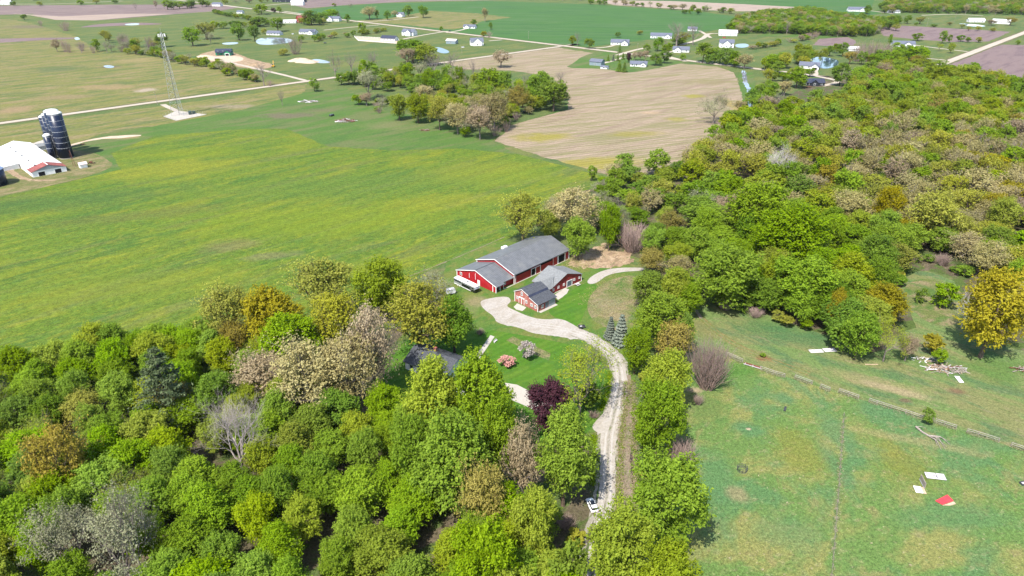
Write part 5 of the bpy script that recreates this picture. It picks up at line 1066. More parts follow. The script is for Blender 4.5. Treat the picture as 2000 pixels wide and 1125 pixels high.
class Wood:
    def __init__(s): s.v = []; s.f = []; s.tips = []
    def seg(s, a, b, r0, r1, n=5):
        d = (b-a); L = np.linalg.norm(d)
        if L < 1e-6: return
        d = d/L; u = np.cross(d, [0.31, 0.77, 0.55]); u /= np.linalg.norm(u); w = np.cross(d, u); k0 = len(s.v)
        for p, r in ((a, r0), (b, r1)):
            for k in range(n):
                an = 2*math.pi*k/n; s.v.append(p + (u*math.cos(an)+w*math.sin(an))*r)
        for k in range(n): s.f.append((k0+k, k0+(k+1) % n, k0+n+(k+1) % n, k0+n+k))
    def branch(s, p, d, L, r, depth, rg, spread=0.6, up=0.15, nseg=3, kids=(2, 3), shrink=0.68, nmin=3):
        q = p.copy(); dd = d/np.linalg.norm(d); pts = [q]
        for i in range(nseg):
            dd = dd + rg.normal(size=3)*0.16 + np.array([0, 0, up*0.35]); dd /= np.linalg.norm(dd)
            q2 = q + dd*L/nseg; ra = r*(1-0.45*i/nseg); rb = r*(1-0.45*(i+1)/nseg)
            s.seg(q, q2, ra, rb, 5 if depth > 2 else nmin); q = q2; pts.append(q)
        if depth == 0: s.tips.append((q, dd)); s.tips.append((pts[len(pts)//2], dd)); return
        nk = rg.integers(kids[0], kids[1]+1)
        for k in range(nk+1):
            src = pts[-1] if k < nk else pts[max(1, nseg-1)]
            t = rg.normal(size=3); t -= dd*np.dot(t, dd); t /= (np.linalg.norm(t)+1e-6)
            nd = dd*(1-spread*0.4) + t*spread*rg.uniform(0.6, 1.15) + np.array([0, 0, up])
            s.branch(src, nd, L*shrink*rg.uniform(0.8, 1.15), r*0.55*rg.uniform(.8, 1.1), depth-1, rg, spread, up, max(2, nseg-1) if depth > 1 else 2, kids, shrink, nmin)
PH, PR = 14.0, 5.5                        # every prototype is 14 m high with a 5.5 m crown radius
def dense_crown(seed, nleaf, leaf, nlobe=30, z0=1.6, squash=1.0, twig=1.1, cone=0.0):
    rg = np.random.default_rng(seed)
    c = []; rad = []
    zc = (z0 + PH)/2; hz = (PH - z0)/2
    for i in range(nlobe):
        while True:
            q = rg.uniform(-1, 1, 3)
            if 0.15 < np.linalg.norm(q) < 1: break
        q = q/np.linalg.norm(q)*rg.uniform(0.45, 0.80)
        rr = rg.uniform(0.17, 0.33)*PR*(1 if nlobe < 90 else 0.8)
        k = 1 - cone*(q[2]+0.2)
        c.append([q[0]*(PR)*k, q[1]*PR*k, zc + q[2]*(hz)*1.02]); rad.append(rr)
    c = np.array(c); rad = np.array(rad); lt = rg.uniform(0, 1, nlobe)
    per = 8; nt_ = nleaf//per; nleaf = nt_*per
    pick = rg.choice(nlobe, nt_, p=rad**2/np.sum(rad**2))
    d = rg.normal(size=(nt_, 3)); d /= np.linalg.norm(d, axis=1, keepdims=True)
    flip = (d[:, 2] < -0.25) & (rg.random(nt_) < 0.75); d[flip, 2] *= -1
    rr = rad[pick]*(0.55 + 0.40*rg.random(nt_))
    st = c[pick] + d*rr[:, None]*np.array([1, 1, 0.9])
    out = st - np.array([0, 0, zc - 2.5]); out /= np.linalg.norm(out, axis=1, keepdims=True)
    tw = d*0.5 + out*0.6 + np.array([0, 0, 0.35]) + rg.normal(size=(nt_, 3))*0.30; tw /= np.linalg.norm(tw, axis=1, keepdims=True)
    tl = twig*rg.uniform(0.4, 1.25, nt_)
    f = np.tile(np.linspace(0.1, 1, per), nt_)
    rep = lambda a: np.repeat(a, per, axis=0)
    pos = rep(st) + rep(tw)*(f*rep(tl))[:, None] + rg.normal(size=(nleaf, 3))*0.13*twig*(1.25-f)[:, None]*1.6
    nr = rep(d)*0.40 + np.array([0, -0.05, 0.62]) + rep(rg.normal(size=(nt_, 3)))*0.22 + rg.normal(size=(nleaf, 3))*0.34
    size = leaf*(0.55 + 0.75*rg.random(nleaf))
    ttone = rg.random(nt_)
    tone = np.clip(0.22*rep(lt[pick]) + 0.30*rep(ttone) + 0.38*rg.random(nleaf) + 0.16*f - 0.03, 0, 1)
    v, t = leaves_arrays(pos, nr, size*0.5, tone, dirs=rep(tw))
    v[:, 2] = np.maximum(v[:, 2], 0.15)
    return v, t
def trunk_wood(seed, forks=5):
    rg = np.random.default_rng(seed); w = Wood()
    w.seg(np.array([0, 0, -0.3]), np.array([0.1, 0, 2.2]), 0.42, 0.30, 7); w.seg(np.array([0.1, 0, 2.2]), np.array([0.15, 0.1, 5.0]), 0.30, 0.22, 7)
    w.seg(np.array([0.15, 0.1, 5.0]), np.array([0.0, 0.2, 11.0]), 0.22, 0.05, 6)
    for k in range(forks):
        an = k*2*math.pi/forks + rg.uniform(-.4, .4); z = rg.uniform(2.0, 6.0)
        w.branch(np.array([0.1, 0.05, z]), np.array([math.cos(an), math.sin(an), 0.8]), 2.6, 0.15, 1, rg, 0.6, 0.1, 2)
    return w
def airy(seed, nleaf, leaf, depth=4, clump=0.55, z_first=2.8):
    rg = np.random.default_rng(seed); w = Wood()
    a = np.array([0, 0, -0.3]); b = np.array([0.1, 0.1, z_first]); w.seg(a, b, 0.36, 0.27, 7)
    nb = 5
    for k in range(nb):
        an = k*2*math.pi/nb + rg.uniform(-.35, .35)
        w.branch(b, np.array([math.cos(an)*0.75, math.sin(an)*0.75, rg.uniform(0.7, 1.5)]), 3.4, 0.16, depth, rg, 0.58, 0.13, 3, (2, 2), 0.76)
    w.branch(b, np.array([0.05, 0.0, 1.6]), 4.0, 0.19, depth, rg, 0.52, 0.14, 3, (2, 2), 0.76)
    v = np.array(w.v); t = np.array([q[0] for q in w.tips])
    # fit to the prototype size
    sc = np.array([PR/np.percentile(np.abs(t[:, 0]), 97), PR/np.percentile(np.abs(t[:, 1]), 97), (PH-0.4)/np.percentile(t[:, 2], 99)])
    v = v*sc; t = t*sc
    lv, lt = np.zeros((0, 3)), np.zeros(0)
    if nleaf:
        p = rg.integers(0, len(t), nleaf); pos = t[p] + rg.normal(size=(nleaf, 3))*clump
        cen = np.array([0, 0, 7.5]); nr = (pos-cen)/6 + np.array([0, 0, 0.6]) + rg.normal(size=(nleaf, 3))*0.6
        tt = rg.uniform(0, 1, len(t))
        lv, lt = leaves_arrays(pos, nr, leaf*0.5*(0.6+0.8*rg.random(nleaf)), np.clip(0.35*tt[p]+0.6*rg.random(nleaf), 0, 1))
    return v, np.array(w.f), lv, lt
def pine_proto(seed, nleaf, leaf, tiers=9, whorl=7):
    rg = np.random.default_rng(seed); w = Wood(); w.seg(np.array([0, 0, -0.3]), np.array([0, 0, PH*0.97]), 0.36, 0.06, 7)
    pts = []; 
    for i in range(tiers):
        z = 1.8 + (PH-2.6)*i/(tiers-1); R_ = PR*(1-(i/(tiers-0.4))**1.5)*1.0 + 0.3
        for k in range(whorl):
            an = 2*math.pi*k/whorl + rg.uniform(-.4, .4); rr = R_*rg.uniform(.72, 1.08); e = np.array([math.cos(an)*rr, math.sin(an)*rr, z + 0.12*rr + rg.uniform(-.3, .3)])
            w.seg(np.array([0, 0, z]), e, 0.08, 0.02, 3)
            for j in range(9): f = 0.3+0.7*(j+rg.random())/9; pts.append((e*f + np.array([0, 0, z])*(1-f), 0.22*rr*(1.15-0.5*f)))
    p = rg.integers(0, len(pts), nleaf); c = np.array([q[0] for q in pts])[p]; s = np.array([q[1] for q in pts])[p]
    pos = c + rg.normal(size=(nleaf, 3))*s[:, None]*np.array([0.8, 0.8, 0.28])
    v, t = leaves_arrays(pos, rg.normal(size=(nleaf, 3))*0.45 + np.array([0, 0, 0.9]), leaf*0.5*(0.6+0.8*rg.random(nleaf)), np.clip(rg.random(nleaf)*0.8+0.1, 0, 1), 0.4)
    return np.array(w.v), np.array(w.f), v, t
SPR = 2.9
def spruce_proto(seed, nleaf, leaf):
    PR = SPR
    rg = np.random.default_rng(seed); w = Wood(); w.seg(np.array([0, 0, -0.3]), np.array([0, 0, PH*0.98]), 0.3, 0.03, 6)
    tiers = 11; th = rg.integers(0, tiers, nleaf); u = np.sqrt(rg.random(nleaf)); z0 = 0.4 + (PH-0.8)*th/tiers
    R_ = PR*(1-th/tiers)*1.0*(0.85+0.3*((th*7919) % 5)/5)+0.25; an0 = rg.integers(0, 9, nleaf)*2*math.pi/9 + th*0.7; an = an0 + rg.normal(size=nleaf)*0.22
    rr = R_*u*(0.92+0.16*rg.random(nleaf)); pos = np.stack([rr*np.cos(an), rr*np.sin(an), z0 + 0.75 - 0.22*rr + rg.normal(size=nleaf)*0.10], axis=1)
    nr = np.stack([np.cos(an)*0.5, np.sin(an)*0.5, np.ones(nleaf)], axis=1) + rg.normal(size=(nleaf, 3))*0.35
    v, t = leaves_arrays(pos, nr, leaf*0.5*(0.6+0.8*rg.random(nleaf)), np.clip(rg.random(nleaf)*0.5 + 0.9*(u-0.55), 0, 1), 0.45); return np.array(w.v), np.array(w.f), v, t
def twig_bush(seed, n=150):
    rg = np.random.default_rng(seed); w = Wood()
    for i in range(n):
        an = rg.uniform(0, 6.28); q = math.sqrt(rg.random()); b = np.array([math.cos(an)*q*2.0, math.sin(an)*q*2.0, 0]); e = np.array([math.cos(an)*q*0.75, math.sin(an)*q*0.75, 1.6])
        w.branch(b, e, PH*0.42*rg.uniform(.75, 1.1), 0.085, 1, rg, 0.26, 0.25, 3, (2, 3), 0.9)
    v = np.array(w.v); v *= np.array([PR/np.percentile(np.abs(v[:, 0]), 99), PR/np.percentile(np.abs(v[:, 1]), 99), PH/np.percentile(v[:, 2], 99.5)]); return v, np.array(w.f)

Z = (np.zeros((0, 3)), np.zeros(0))
def wood_mesh(name, v, f, mat):  # wood only
    me = bpy.data.meshes.new(name); me.from_pydata([tuple(p) for p in v], [], [tuple(int(i) for i in q) for q in f]); me.materials.append(mat); me.update(); return me
def split_proto(key, v, f, lv, lt):
    cr = mesh_of(key + '_crown', lv, lt, mats=[LM['green']]) if len(lv) else None
    return (wood_mesh(key + '_trunk', v, f, BK['brown']), cr)
PROTO = {}
for i in range(4):
    w = trunk_wood(100+i); cv, ct_ = dense_crown(200+i, 18400, 0.385, 66+6*i, 1.2, cone=(0.0, 0.25, -0.05, 0.4)[i]); PROTO['dense%d' % i] = split_proto('dense', np.array(w.v), np.array(w.f), cv, ct_)
def dome_airy(seed, n1, n2, leaf, depth, frac=1.0):
    v, f, l1, t1 = airy(seed, n2, leaf, depth, 0.45)
    l2, t2 = dense_crown(seed+900, n1, leaf, 110, 2.6, twig=0.6)
    keep = np.repeat(np.random.default_rng(seed).random(len(l2)//4) < frac, 4)
    return v, f, np.vstack([l1, l2[keep]]), np.concatenate([t1, t2[keep]])
for i in range(3): PROTO['airy%d' % i] = split_proto('airy', *dome_airy(300+i, 11000, 3000, 0.32, 4))
for i in range(2): PROTO['sparse%d' % i] = split_proto('sparse', *airy(330+i, 5000, 0.26, 5, 0.35))
for i in range(2): PROTO['bare%d' % i] = split_proto('bare', *airy(350+i, 0, 0.3, 6, 0.3, 3.0))
PROTO['pine0'] = split_proto('pine', *pine_proto(1, 6000, 0.55)); PROTO['spruce0'] = split_proto('spruce', *spruce_proto(2, 4200, 0.85))
PROTO['twig0'] = split_proto('twig', *twig_bush(3), *Z)
w = trunk_wood(150, 3); cv, ct_ = dense_crown(260, 3600, 0.8, 22, 0.2); PROTO['shrub0'] = split_proto('shrub', np.array(w.v)*np.array([.6, .6, .8]), np.array(w.f), cv, ct_)
w = trunk_wood(151, 3); cv, ct_ = dense_crown(261, 3600, 0.8, 26, 0.2); PROTO['shrub1'] = split_proto('shrub', np.array(w.v)*np.array([.6, .6, .8]), np.array(w.f), cv, ct_)
LOW = {}                                  # low detail single meshes: leaf material 0, bark 1
def low(form, leafm, barkm, seed):
    key = (form, leafm, seed)
    if key in LOW: return LOW[key]
    base = LOW.get((form, seed))
    if base is None:
        if form == 'dense':
            w = Wood(); w.seg(np.array([0, 0, -0.3]), np.array([0, 0, 9.0]), 0.4, 0.15, 4); cv, ct_ = dense_crown(400+seed, 5600, 0.62, 34+3*seed, 1.0, cone=0.15*(seed % 3)); base = (w.v, w.f, cv, ct_)
        elif form == 'airy': base = dome_airy(420+seed, 5200, 900, 0.46, 2)
        elif form == 'sparse': base = airy(440+seed, 1700, 0.5, 3, 0.6)
        elif form == 'bare': base = airy(460+seed, 0, 0.3, 4, 0.3)
        elif form == 'spruce': base = spruce_proto(5+seed, 1500, 0.9)
        elif form == 'twig': base = (*twig_bush(7+seed, 45), *Z)
        LOW[(form, seed)] = base
    v, f, lv, lt = base; lt = 0.5 + (np.asarray(lt)-0.5)*0.55
    me = mesh_of(form + '_tree', lv if len(lv) else np.zeros((0, 3)), lt, np.array(v), np.array(f), [LM[leafm], BK[barkm]]); LOW[key] = me; return me

KIND = {  # kind: (form, leaf, bark, adjective phrase)
 'green': ('dense', 'green', 'brown', 'fresh green leafy tree'), 'dark': ('dense', 'dark', 'dark', 'deep green leafy tree'), 'lime': ('dense', 'lime', 'brown', 'yellowish green leafy tree'),
 'yellow': ('dense', 'yellow', 'brown', 'golden yellow tree'), 'olive': ('airy', 'olive', 'brown', 'olive yellow budding tree'), 'tan': ('airy', 'tan', 'grey', 'tan budding tree'), 'pink': ('airy', 'pink', 'grey', 'pinkish budding tree'),
 'orange': ('airy', 'orange', 'brown', 'orange tinted budding tree'), 'grey': ('sparse', 'grey', 'grey', 'grey half-bare tree'), 'sparse': ('sparse', 'lime', 'grey', 'thinly leafed green tree'), 'bare': ('bare', 'grey', 'grey', 'bare grey tree'),
 'birch': ('bare', 'grey', 'white', 'bare white tree'), 'barewhite': ('bare', 'grey', 'pale', 'bare pale tree'), 'pale': ('bare', 'grey', 'pale', 'bare greyish tree'), 'purple': ('dense', 'purple', 'dark', 'dark purple tree'), 'pine': ('pine', 'pine', 'dark', 'dark pine'), 'spruce': ('spruce', 'spruce', 'dark', 'blue-grey spruce'),
 'cedar': ('spruce', 'dark', 'dark', 'dark green conifer'), 'shrub': ('shrub', 'green', 'brown', 'green shrub'), 'shrub_olive': ('shrub', 'olive', 'brown', 'olive shrub'), 'twig': ('twig', 'grey', 'pinkish', 'bare twiggy bush'), 'white': ('shrub', 'white', 'brown', 'white blossoming tree'), 'rose': ('shrub', 'rose', 'brown', 'rose blossoming shrub'),
 'shrub_dark': ('shrub', 'dark', 'brown', 'dark green shrub'), 'shrub_yellow': ('shrub', 'yellow', 'brown', 'yellow shrub')}
TREES = []; POSN = []
def nproto(form, idx):
    ks = [k for k in PROTO if k.rstrip('0123456789') == form]; return PROTO[ks[idx % len(ks)]]
def noun(kind): return ('shrub' if KIND[kind][0] in ('shrub', 'twig') else 'tree')
def plant(kind, x, y, h, r, label, group=None, near=None, full=True, blockr=None):
    form, lf, bk, adj = KIND[kind]
    if near is None: near = ppm(x, y) > 3.6
    i = rng.randrange(100); name = {'shrub': 'bush', 'twig': 'twiggy_bush', 'pine': 'pine_tree', 'spruce': 'conifer_tree', 'bare': 'bare_tree', 'airy': 'budding_tree', 'sparse': 'thin_tree'}.get(form, {'yellow': 'golden_tree', 'purple': 'purple_tree', 'lime': 'yellow_green_tree', 'dark': 'dark_green_tree'}.get(kind, 'green_tree'))
    pr = SPR if (form == 'spruce' or (form == 'pine' and not near)) else PR
    sc = (r/pr, r/pr*rng.uniform(.92, 1.08), h/PH); rz = rng.uniform(0, 6.28)
    lean = rng.uniform(-.03, .03)
    if near:
        tm, cm = nproto(form, i)
        o = empty(name, x, y, rz); o.scale = sc
        t = link('trunk' if form not in ('twig',) else 'stems', tm, o); t.material_slots[0].link = 'OBJECT'; t.material_slots[0].material = BK[bk]
        if cm is not None:
            c = link('crown', cm, o); c.material_slots[0].link = 'OBJECT'; c.material_slots[0].material = LM[lf]
    else:
        lform = {'shrub': 'dense', 'pine': 'spruce'}.get(form, form)
        if lform == 'dense': sd_ = i % 4
        else: sd_ = i % 2
        o = link(name, low(lform, lf, bk, sd_)); o.location = (x, y, 0); o.rotation_euler = (0, 0, rz); o.scale = sc
    tag(o, label, noun(kind)); o['_g'] = group or (KIND[kind][3] + 's')
    TREES.append((o, x, y, h)); POSN.append((x, y, (blockr if blockr is not None else r*0.8)))
    return o
def F(kind, cx, by, ty_, w, label, group=None, near=None):
    """a tree surveyed by crown centre column, base row, top row and crown width in the photograph"""
    _, y = P(1000, by); h = height_at(0, y, ty_); d = y*CT + (CAM_H-h*0.55)*ST; x = (cx-1000)*d/FPX; r = w/2*d/FPX
    return plant(kind, x, y, h, r*1.04, label, group, near if near is not None else ppm(x, y) > 2.5)
FEAT = [
 ('pine', 318, 838, 676, 116, 'large dark blue-green pine standing out of the lower left wood'),
 ('barewhite', 455, 930, 765, 170, 'large bare white-limbed tree rising out of the lower left wood'),
 ('grey', 128, 1130, 985, 125, 'left one of the pale grey budding trees near the bottom left corner'), ('grey', 225, 1150, 968, 135, 'right one of the pale grey budding trees near the bottom left corner'), ('pale', 250, 1120, 955, 90, 'bare grey tree among the pale budding trees near the bottom left corner'),
 ('orange', 112, 990, 833, 115, 'brownish orange budding tree near the left edge of the lower wood'),
 ('tan', 602, 815, 662, 130, 'left half of the broad tan oak pair above the lower left wood'), ('tan', 685, 805, 648, 120, 'right half of the broad tan oak pair beside the slender tan tree'),
 ('pink', 512, 792, 690, 100, 'pinkish tan tree left of the broad tan oaks'),
 ('yellow', 530, 692, 562, 130, 'bright yellow tree at the hayfield edge above the wood'), ('olive', 442, 676, 552, 100, 'pale yellow budding tree at the hayfield edge, left of the bright yellow one'),
 ('olive', 650, 706, 568, 104, 'olive budding tree between the bright yellow tree and the slender tan tree'), ('olive', 815, 698, 545, 135, 'big olive yellow oak behind the dark-roofed house'),
 ('pink', 725, 776, 590, 92, 'tall slender pinkish tree with long bare trunk left of the house'), ('olive', 632, 620, 502, 118, 'olive tree at the hayfield edge left of its darker neighbour'), ('lime', 740, 618, 500, 112, 'yellow-green tree at the hayfield edge left of the red barn'),
 ('green', 566, 735, 612, 120, 'fresh green tree right below the bright yellow tree'), ('dark', 885, 690, 578, 84, 'dark green oak at the lawn edge behind the house'), ('grey', 852, 585, 530, 58, 'pale grey shrub-like tree left of the horse trailer'),
 ('lime', 846, 880, 698, 135, 'yellow-green tree hiding the front of the dark-roofed house'), ('green', 940, 895, 690, 128, 'green tree left of the concrete drive'), ('green', 885, 1000, 800, 160, 'large green tree below the hidden house'), ('green', 975, 950, 770, 90, 'narrow green tree at the lower end of the lawn'), ('green', 810, 965, 800, 110, 'green tree lower left of the hidden house'),
 ('purple', 1073, 846, 742, 94, 'round dark purple maple at the end of the concrete drive'),
 ('sparse', 1135, 812, 665, 125, 'thinly leafed tree inside the driveway bend'), ('shrub_dark', 1145, 800, 750, 60, 'dark green bush under the thinly leafed tree in the driveway bend'),
 ('green', 1104, 988, 798, 124, 'big fresh green maple hanging over the parked white car'),
 ('pink', 1020, 985, 820, 76, 'brownish half-leafed tree left of the big green maple'), ('orange', 945, 1065, 905, 100, 'orange tinted tree low in the centre, left of the parked car'), ('lime', 1043, 1110, 950, 95, 'yellow-green tree just left of the parked car'), ('green', 945, 1195, 1015, 130, 'bright green tree cut by the bottom edge, left of the drive'),
 ('lime', 1215, 1165, 985, 140, 'yellow-green tree over the drive at the bottom edge'), ('lime', 1305, 1225, 1055, 120, 'yellow-green tree cut by the bottom edge beside the pasture'), ('shrub', 1110, 1180, 1050, 80, 'loose green bush by the drive at the bottom edge'),
 ('green', 1305, 1085, 885, 150, 'big round green tree at the pasture edge right of the ditch'),
 ('green', 1243, 730, 640, 60, 'green bush-like tree touching the outer side of the driveway bend'), ('orange', 1312, 716, 625, 76, 'orange tinted tree near the twiggy bush'), ('lime', 1302, 805, 685, 100, 'yellow-green tree left of the twiggy bush'), ('green', 1288, 900, 740, 104, 'tall green tree with vine-clad trunk between ditch and pasture'),
 ('green', 1268, 605, 528, 70, 'green tree right of the rough grass patch'), ('lime', 1318, 610, 522, 70, 'yellow-green tree where the farm track enters the wood'), ('green', 1292, 690, 572, 115, 'broad green tree above the orange tinted one'), ('dark', 1338, 700, 610, 44, 'narrow dark green tree beside the farm track'),
 ('spruce', 1193, 662, 617, 24, 'smaller dark spruce of the pair by the driveway bend'), ('spruce', 1214, 674, 612, 32, 'larger blue-grey spruce of the pair by the driveway bend'),
 ('twig', 1386, 757, 668, 82, 'wide bare twiggy bush at the top corner of the pasture'), ('twig', 1330, 905, 858, 60, 'low brown tangle under the vine-clad tree by the pasture'), ('twig', 1364, 790, 772, 22, 'tiny grey twig bush in the pasture below the big twiggy bush'),
 ('white', 1029, 703, 662, 30, 'small white blossoming tree on the lawn'), ('rose', 990, 716, 694, 32, 'rose pink blossoming shrub by the house front'), ('twig', 938, 653, 643, 20, 'low reddish shrub in the garden bed behind the house'),
 ('olive', 1022, 478, 372, 82, 'olive yellow oak behind the left of the long red barn'), ('tan', 1120, 460, 364, 108, 'tan oak behind the long red barn'), ('green', 1131, 508, 425, 62, 'bright green tree at the far corner of the long red barn'), ('green', 1192, 490, 392, 46, 'green tree with bare trunks left of the dirt patch'),
 ('bare', 1212, 476, 378, 40, 'tall bare tree at the wood edge behind the dirt patch'), ('twig', 1238, 492, 436, 64, 'brownish brush thicket beside the dirt patch'), ('grey', 1085, 440, 372, 50, 'greyish tree between the two oaks behind the red barn'), ('lime', 1070, 470, 410, 50, 'yellow-green tree between the two oaks behind the red barn'),
 ('birch', 1527, 368, 276, 54, 'bare white tree standing out of the right wood'), ('green', 1485, 478, 352, 128, 'large round green tree in the middle of the right wood'), ('green', 1545, 528, 400, 140, 'largest green tree in the right wood'), ('green', 1420, 602, 480, 130, 'broad green tree at the lower left corner of the right wood'), ('green', 1572, 615, 500, 128, 'broad green tree on the lower edge of the right wood'),
 ('yellow', 1738, 455, 360, 60, 'golden tree deep in the right wood'), ('olive', 1825, 478, 368, 96, 'olive yellow oak in the right wood above the clearing'), ('yellow', 1945, 440, 375, 54, 'golden tree near the right edge inside the wood'), ('yellow', 1948, 698, 518, 128, 'big golden orange tree at the right edge above the meadow'), ('yellow', 1636, 655, 564, 46, 'small bright yellow tree on the lower edge of the right wood'),
 ('birch', 1893, 640, 548, 34, 'leaning bare white birch in the clearing by the golden tree'), ('dark', 1682, 702, 606, 72, 'green tree left in the thicket at the lower corner of the right wood'), ('sparse', 1738, 706, 618, 64, 'loose green tree right in the thicket at the lower corner of the right wood'), ('shrub_dark', 1645, 682, 612, 60, 'dark green thicket beside the small bright yellow tree'), ('shrub_dark', 1801, 592, 560, 22, 'small round dark cedar alone in the clearing'), ('shrub', 1850, 600, 548, 50, 'green bush on the right of the clearing'),
 ('shrub_dark', 1815, 828, 796, 26, 'lone round cedar bush in the pasture fence'), ('shrub_yellow', 1822, 690, 650, 40, 'yellow-green bush above the debris pile'), ('shrub', 1835, 712, 680, 30, 'small green bush behind the debris pile'), ('pink', 1775, 705, 655, 40, 'pinkish brushy bush left of the debris pile'), ('shrub_dark', 1490, 697, 690, 12, 'tiny dark bush on the meadow above the fence'),
 ('grey', 1397, 240, 180, 60, 'lone half-bare tree in the stubble field'),
 ('grey', 719, 197, 132, 50, 'vase-shaped grey-green tree left of the grove'), ('shrub', 700, 205, 183, 28, 'low green shrub under the vase-shaped tree'), ('pink', 715, 206, 180, 26, 'brownish shrub beside the vase-shaped tree'),
 ('lime', 778, 235, 182, 40, 'leftmost yellow-green tree in the front of the grove'), ('lime', 815, 240, 180, 44, 'second yellow-green tree in the front of the grove'), ('olive', 857, 254, 182, 58, 'olive tree left of the pinkish ones in the front of the grove'), ('tan', 893, 262, 198, 52, 'tan tree left of the pinkish crown in the grove'), ('pink', 937, 272, 202, 62, 'pinkish tree lowest in the front of the grove'), ('tan', 965, 256, 178, 66, 'broad tan crown behind the pinkish tree of the grove'),
 ('orange', 1010, 222, 165, 44, 'orange-green tree at the right of the grove'), ('green', 1082, 217, 152, 60, 'big dark-shadowed green tree at the right tip of the grove'), ('green', 1057, 205, 137, 52, 'green tree behind the right tip of the grove'), ('green', 955, 182, 130, 50, 'green tree in the middle back of the grove'), ('green', 985, 185, 138, 36, 'green tree right of the middle back of the grove'), ('tan', 830, 205, 164, 40, 'tan tree behind the yellow-green ones of the grove'),
 ('shrub_dark', 812, 188, 160, 34, 'round dark green bush in the grove'), ('pink', 978, 132, 96, 36, 'pinkish bare-looking tree on the road beside the stubble field'), ('bare', 1095, 165, 135, 30, 'bare tree behind the right tip of the grove'), ('bare', 1030, 180, 135, 24, 'bare stems inside the right of the grove'), ('bare', 900, 170, 115, 26, 'slim bare tree in the back of the grove'), ('bare', 925, 165, 112, 24, 'slim bare tree right in the back of the grove'),
 ('bare', 512, 168, 118, 34, 'bare tree beside the side road junction'), ('bare', 549, 206, 170, 14, 'small bare tree at the dry meadow edge'), ('green', 613, 179, 150, 22, 'small green tree right of the side road junction'), ('bare', 652, 150, 94, 34, 'left bare tree of three before the sand ring'), ('bare', 684, 140, 96, 30, 'middle bare tree of three before the sand ring'), ('barewhite', 728, 140, 92, 30, 'right bare tree of three before the sand ring'), ('twig', 526, 168, 155, 16, 'dark twiggy bush at the foot of the bare junction tree'),
 ('green', 373, 90, 50, 32, 'dark green tree left of the unfinished house'), ('olive', 401, 77, 42, 38, 'yellowish tree behind the dark green one by the unfinished house'), ('grey', 410, 86, 62, 18, 'small grey tree below the yellowish one'), ('dark', 464, 79, 42, 28, 'round dark green tree left of the grey pond'), ('dark', 495, 81, 46, 24, 'dark green tree at the left tip of the grey pond'), ('dark', 314, 92, 61, 26, 'dark green tree beside the top of the lattice tower'),
 ('twig', 575, 106, 68, 34, 'pale twiggy clump on the bank of the grey pond'), ('shrub_olive', 553, 108, 94, 22, 'olive bush left of the pale twiggy clump'),
 ('green', 541, 62, 32, 30, 'green tree behind the low white pond house'), ('dark', 607, 49, 19, 34, 'left dark tree between red gable and farmhouse'), ('dark', 628, 45, 22, 24, 'middle dark tree between red gable and farmhouse'), ('green', 645, 38, 16, 34, 'green tree behind the rambling white farmhouse'), ('dark', 678, 44, 27, 14, 'dark round tree right of the rambling white farmhouse'), ('spruce', 660, 34, 19, 10, 'narrow conifer behind the rambling white farmhouse'),
 ('purple', 534, 26, 14, 12, 'tiny dark purple tree near the far top edge'), ('green', 509, 28, 6, 30, 'green tree left of the tiny purple one'), ('green', 545, 26, 12, 12, 'small green tree right of the tiny purple one'), ('dark', 506, 52, 32, 34, 'round dark green tree left of the long white shed'), ('shrub_olive', 515, 66, 54, 12, 'olive bush left of the low white pond house'),
 ('dark', 756, 39, 19, 14, 'dark round tree left of the small white house'), ('tan', 721, 38, 11, 32, 'tan bare-looking tree beside the far crossroads'), ('dark', 736, 38, 18, 10, 'dark narrow tree right of the tan crossroads tree'), ('tan', 770, 33, 20, 14, 'tan tree touching the small white house'), ('green', 797, 32, 8, 20, 'green tree right of the small white house'), ('dark', 826, 35, 9, 22, 'round dark green tree standing alone on the far dry meadow'),
 ('tan', 947, 42, 14, 14, 'tan tree at the point of the far dry meadow'), ('dark', 925, 51, 37, 15, 'dark tree behind the low ranch house'), ('dark', 958, 58, 43, 9, 'small dark tree alone in the green crop'), ('shrub', 862, 61, 51, 9, 'round bush at the far driveway crossing'), ('shrub_yellow', 945, 71, 60, 14, 'yellow bush beside the far road'), ('twig', 955, 73, 60, 14, 'grey twiggy bush beside the yellow one'), ('green', 707, 66, 42, 16, 'green tree rising from the shrub row by the far road'),
 ('green', 805, 122, 76, 60, 'dark green crown behind the grove nearest the sand ring building'), ('lime', 830, 128, 84, 46, 'yellow-green crown behind the grove below the small blue pond'), ('pink', 795, 130, 92, 34, 'pinkish grey crown behind the grove'), ('bare', 845, 150, 92, 40, 'tall bare tree behind the grove below the blue pond'), ('bare', 880, 150, 98, 44, 'wide bare tree behind the grove before the road'),
 ('green', 1375, 122, 82, 40, 'leftmost green tree of the roadside row'), ('dark', 1398, 123, 90, 26, 'dark green tree in the roadside row'), ('dark', 1419, 127, 90, 30, 'dark tree near the right of the roadside row'), ('green', 1437, 130, 98, 22, 'small green tree in the roadside row'), ('tan', 1456, 134, 104, 34, 'tan bare-looking tree ending the roadside row'),
 ('dark', 1282, 128, 102, 26, 'left round dark green tree beside the stubble yard'), ('dark', 1298, 124, 98, 24, 'right round dark green tree beside the stubble yard'), ('green', 1334, 118, 104, 13, 'small bright green tree left of the roadside row'), ('green', 1264, 102, 84, 16, 'green tree at the road fork above the stubble yard'), ('dark', 1286, 100, 71, 22, 'dark green tree in front of the wide white house'), ('green', 1304, 108, 82, 24, 'green tree left of the grey gabled house'), ('bare', 1296, 96, 72, 16, 'bare tree in front of the wide white house'),
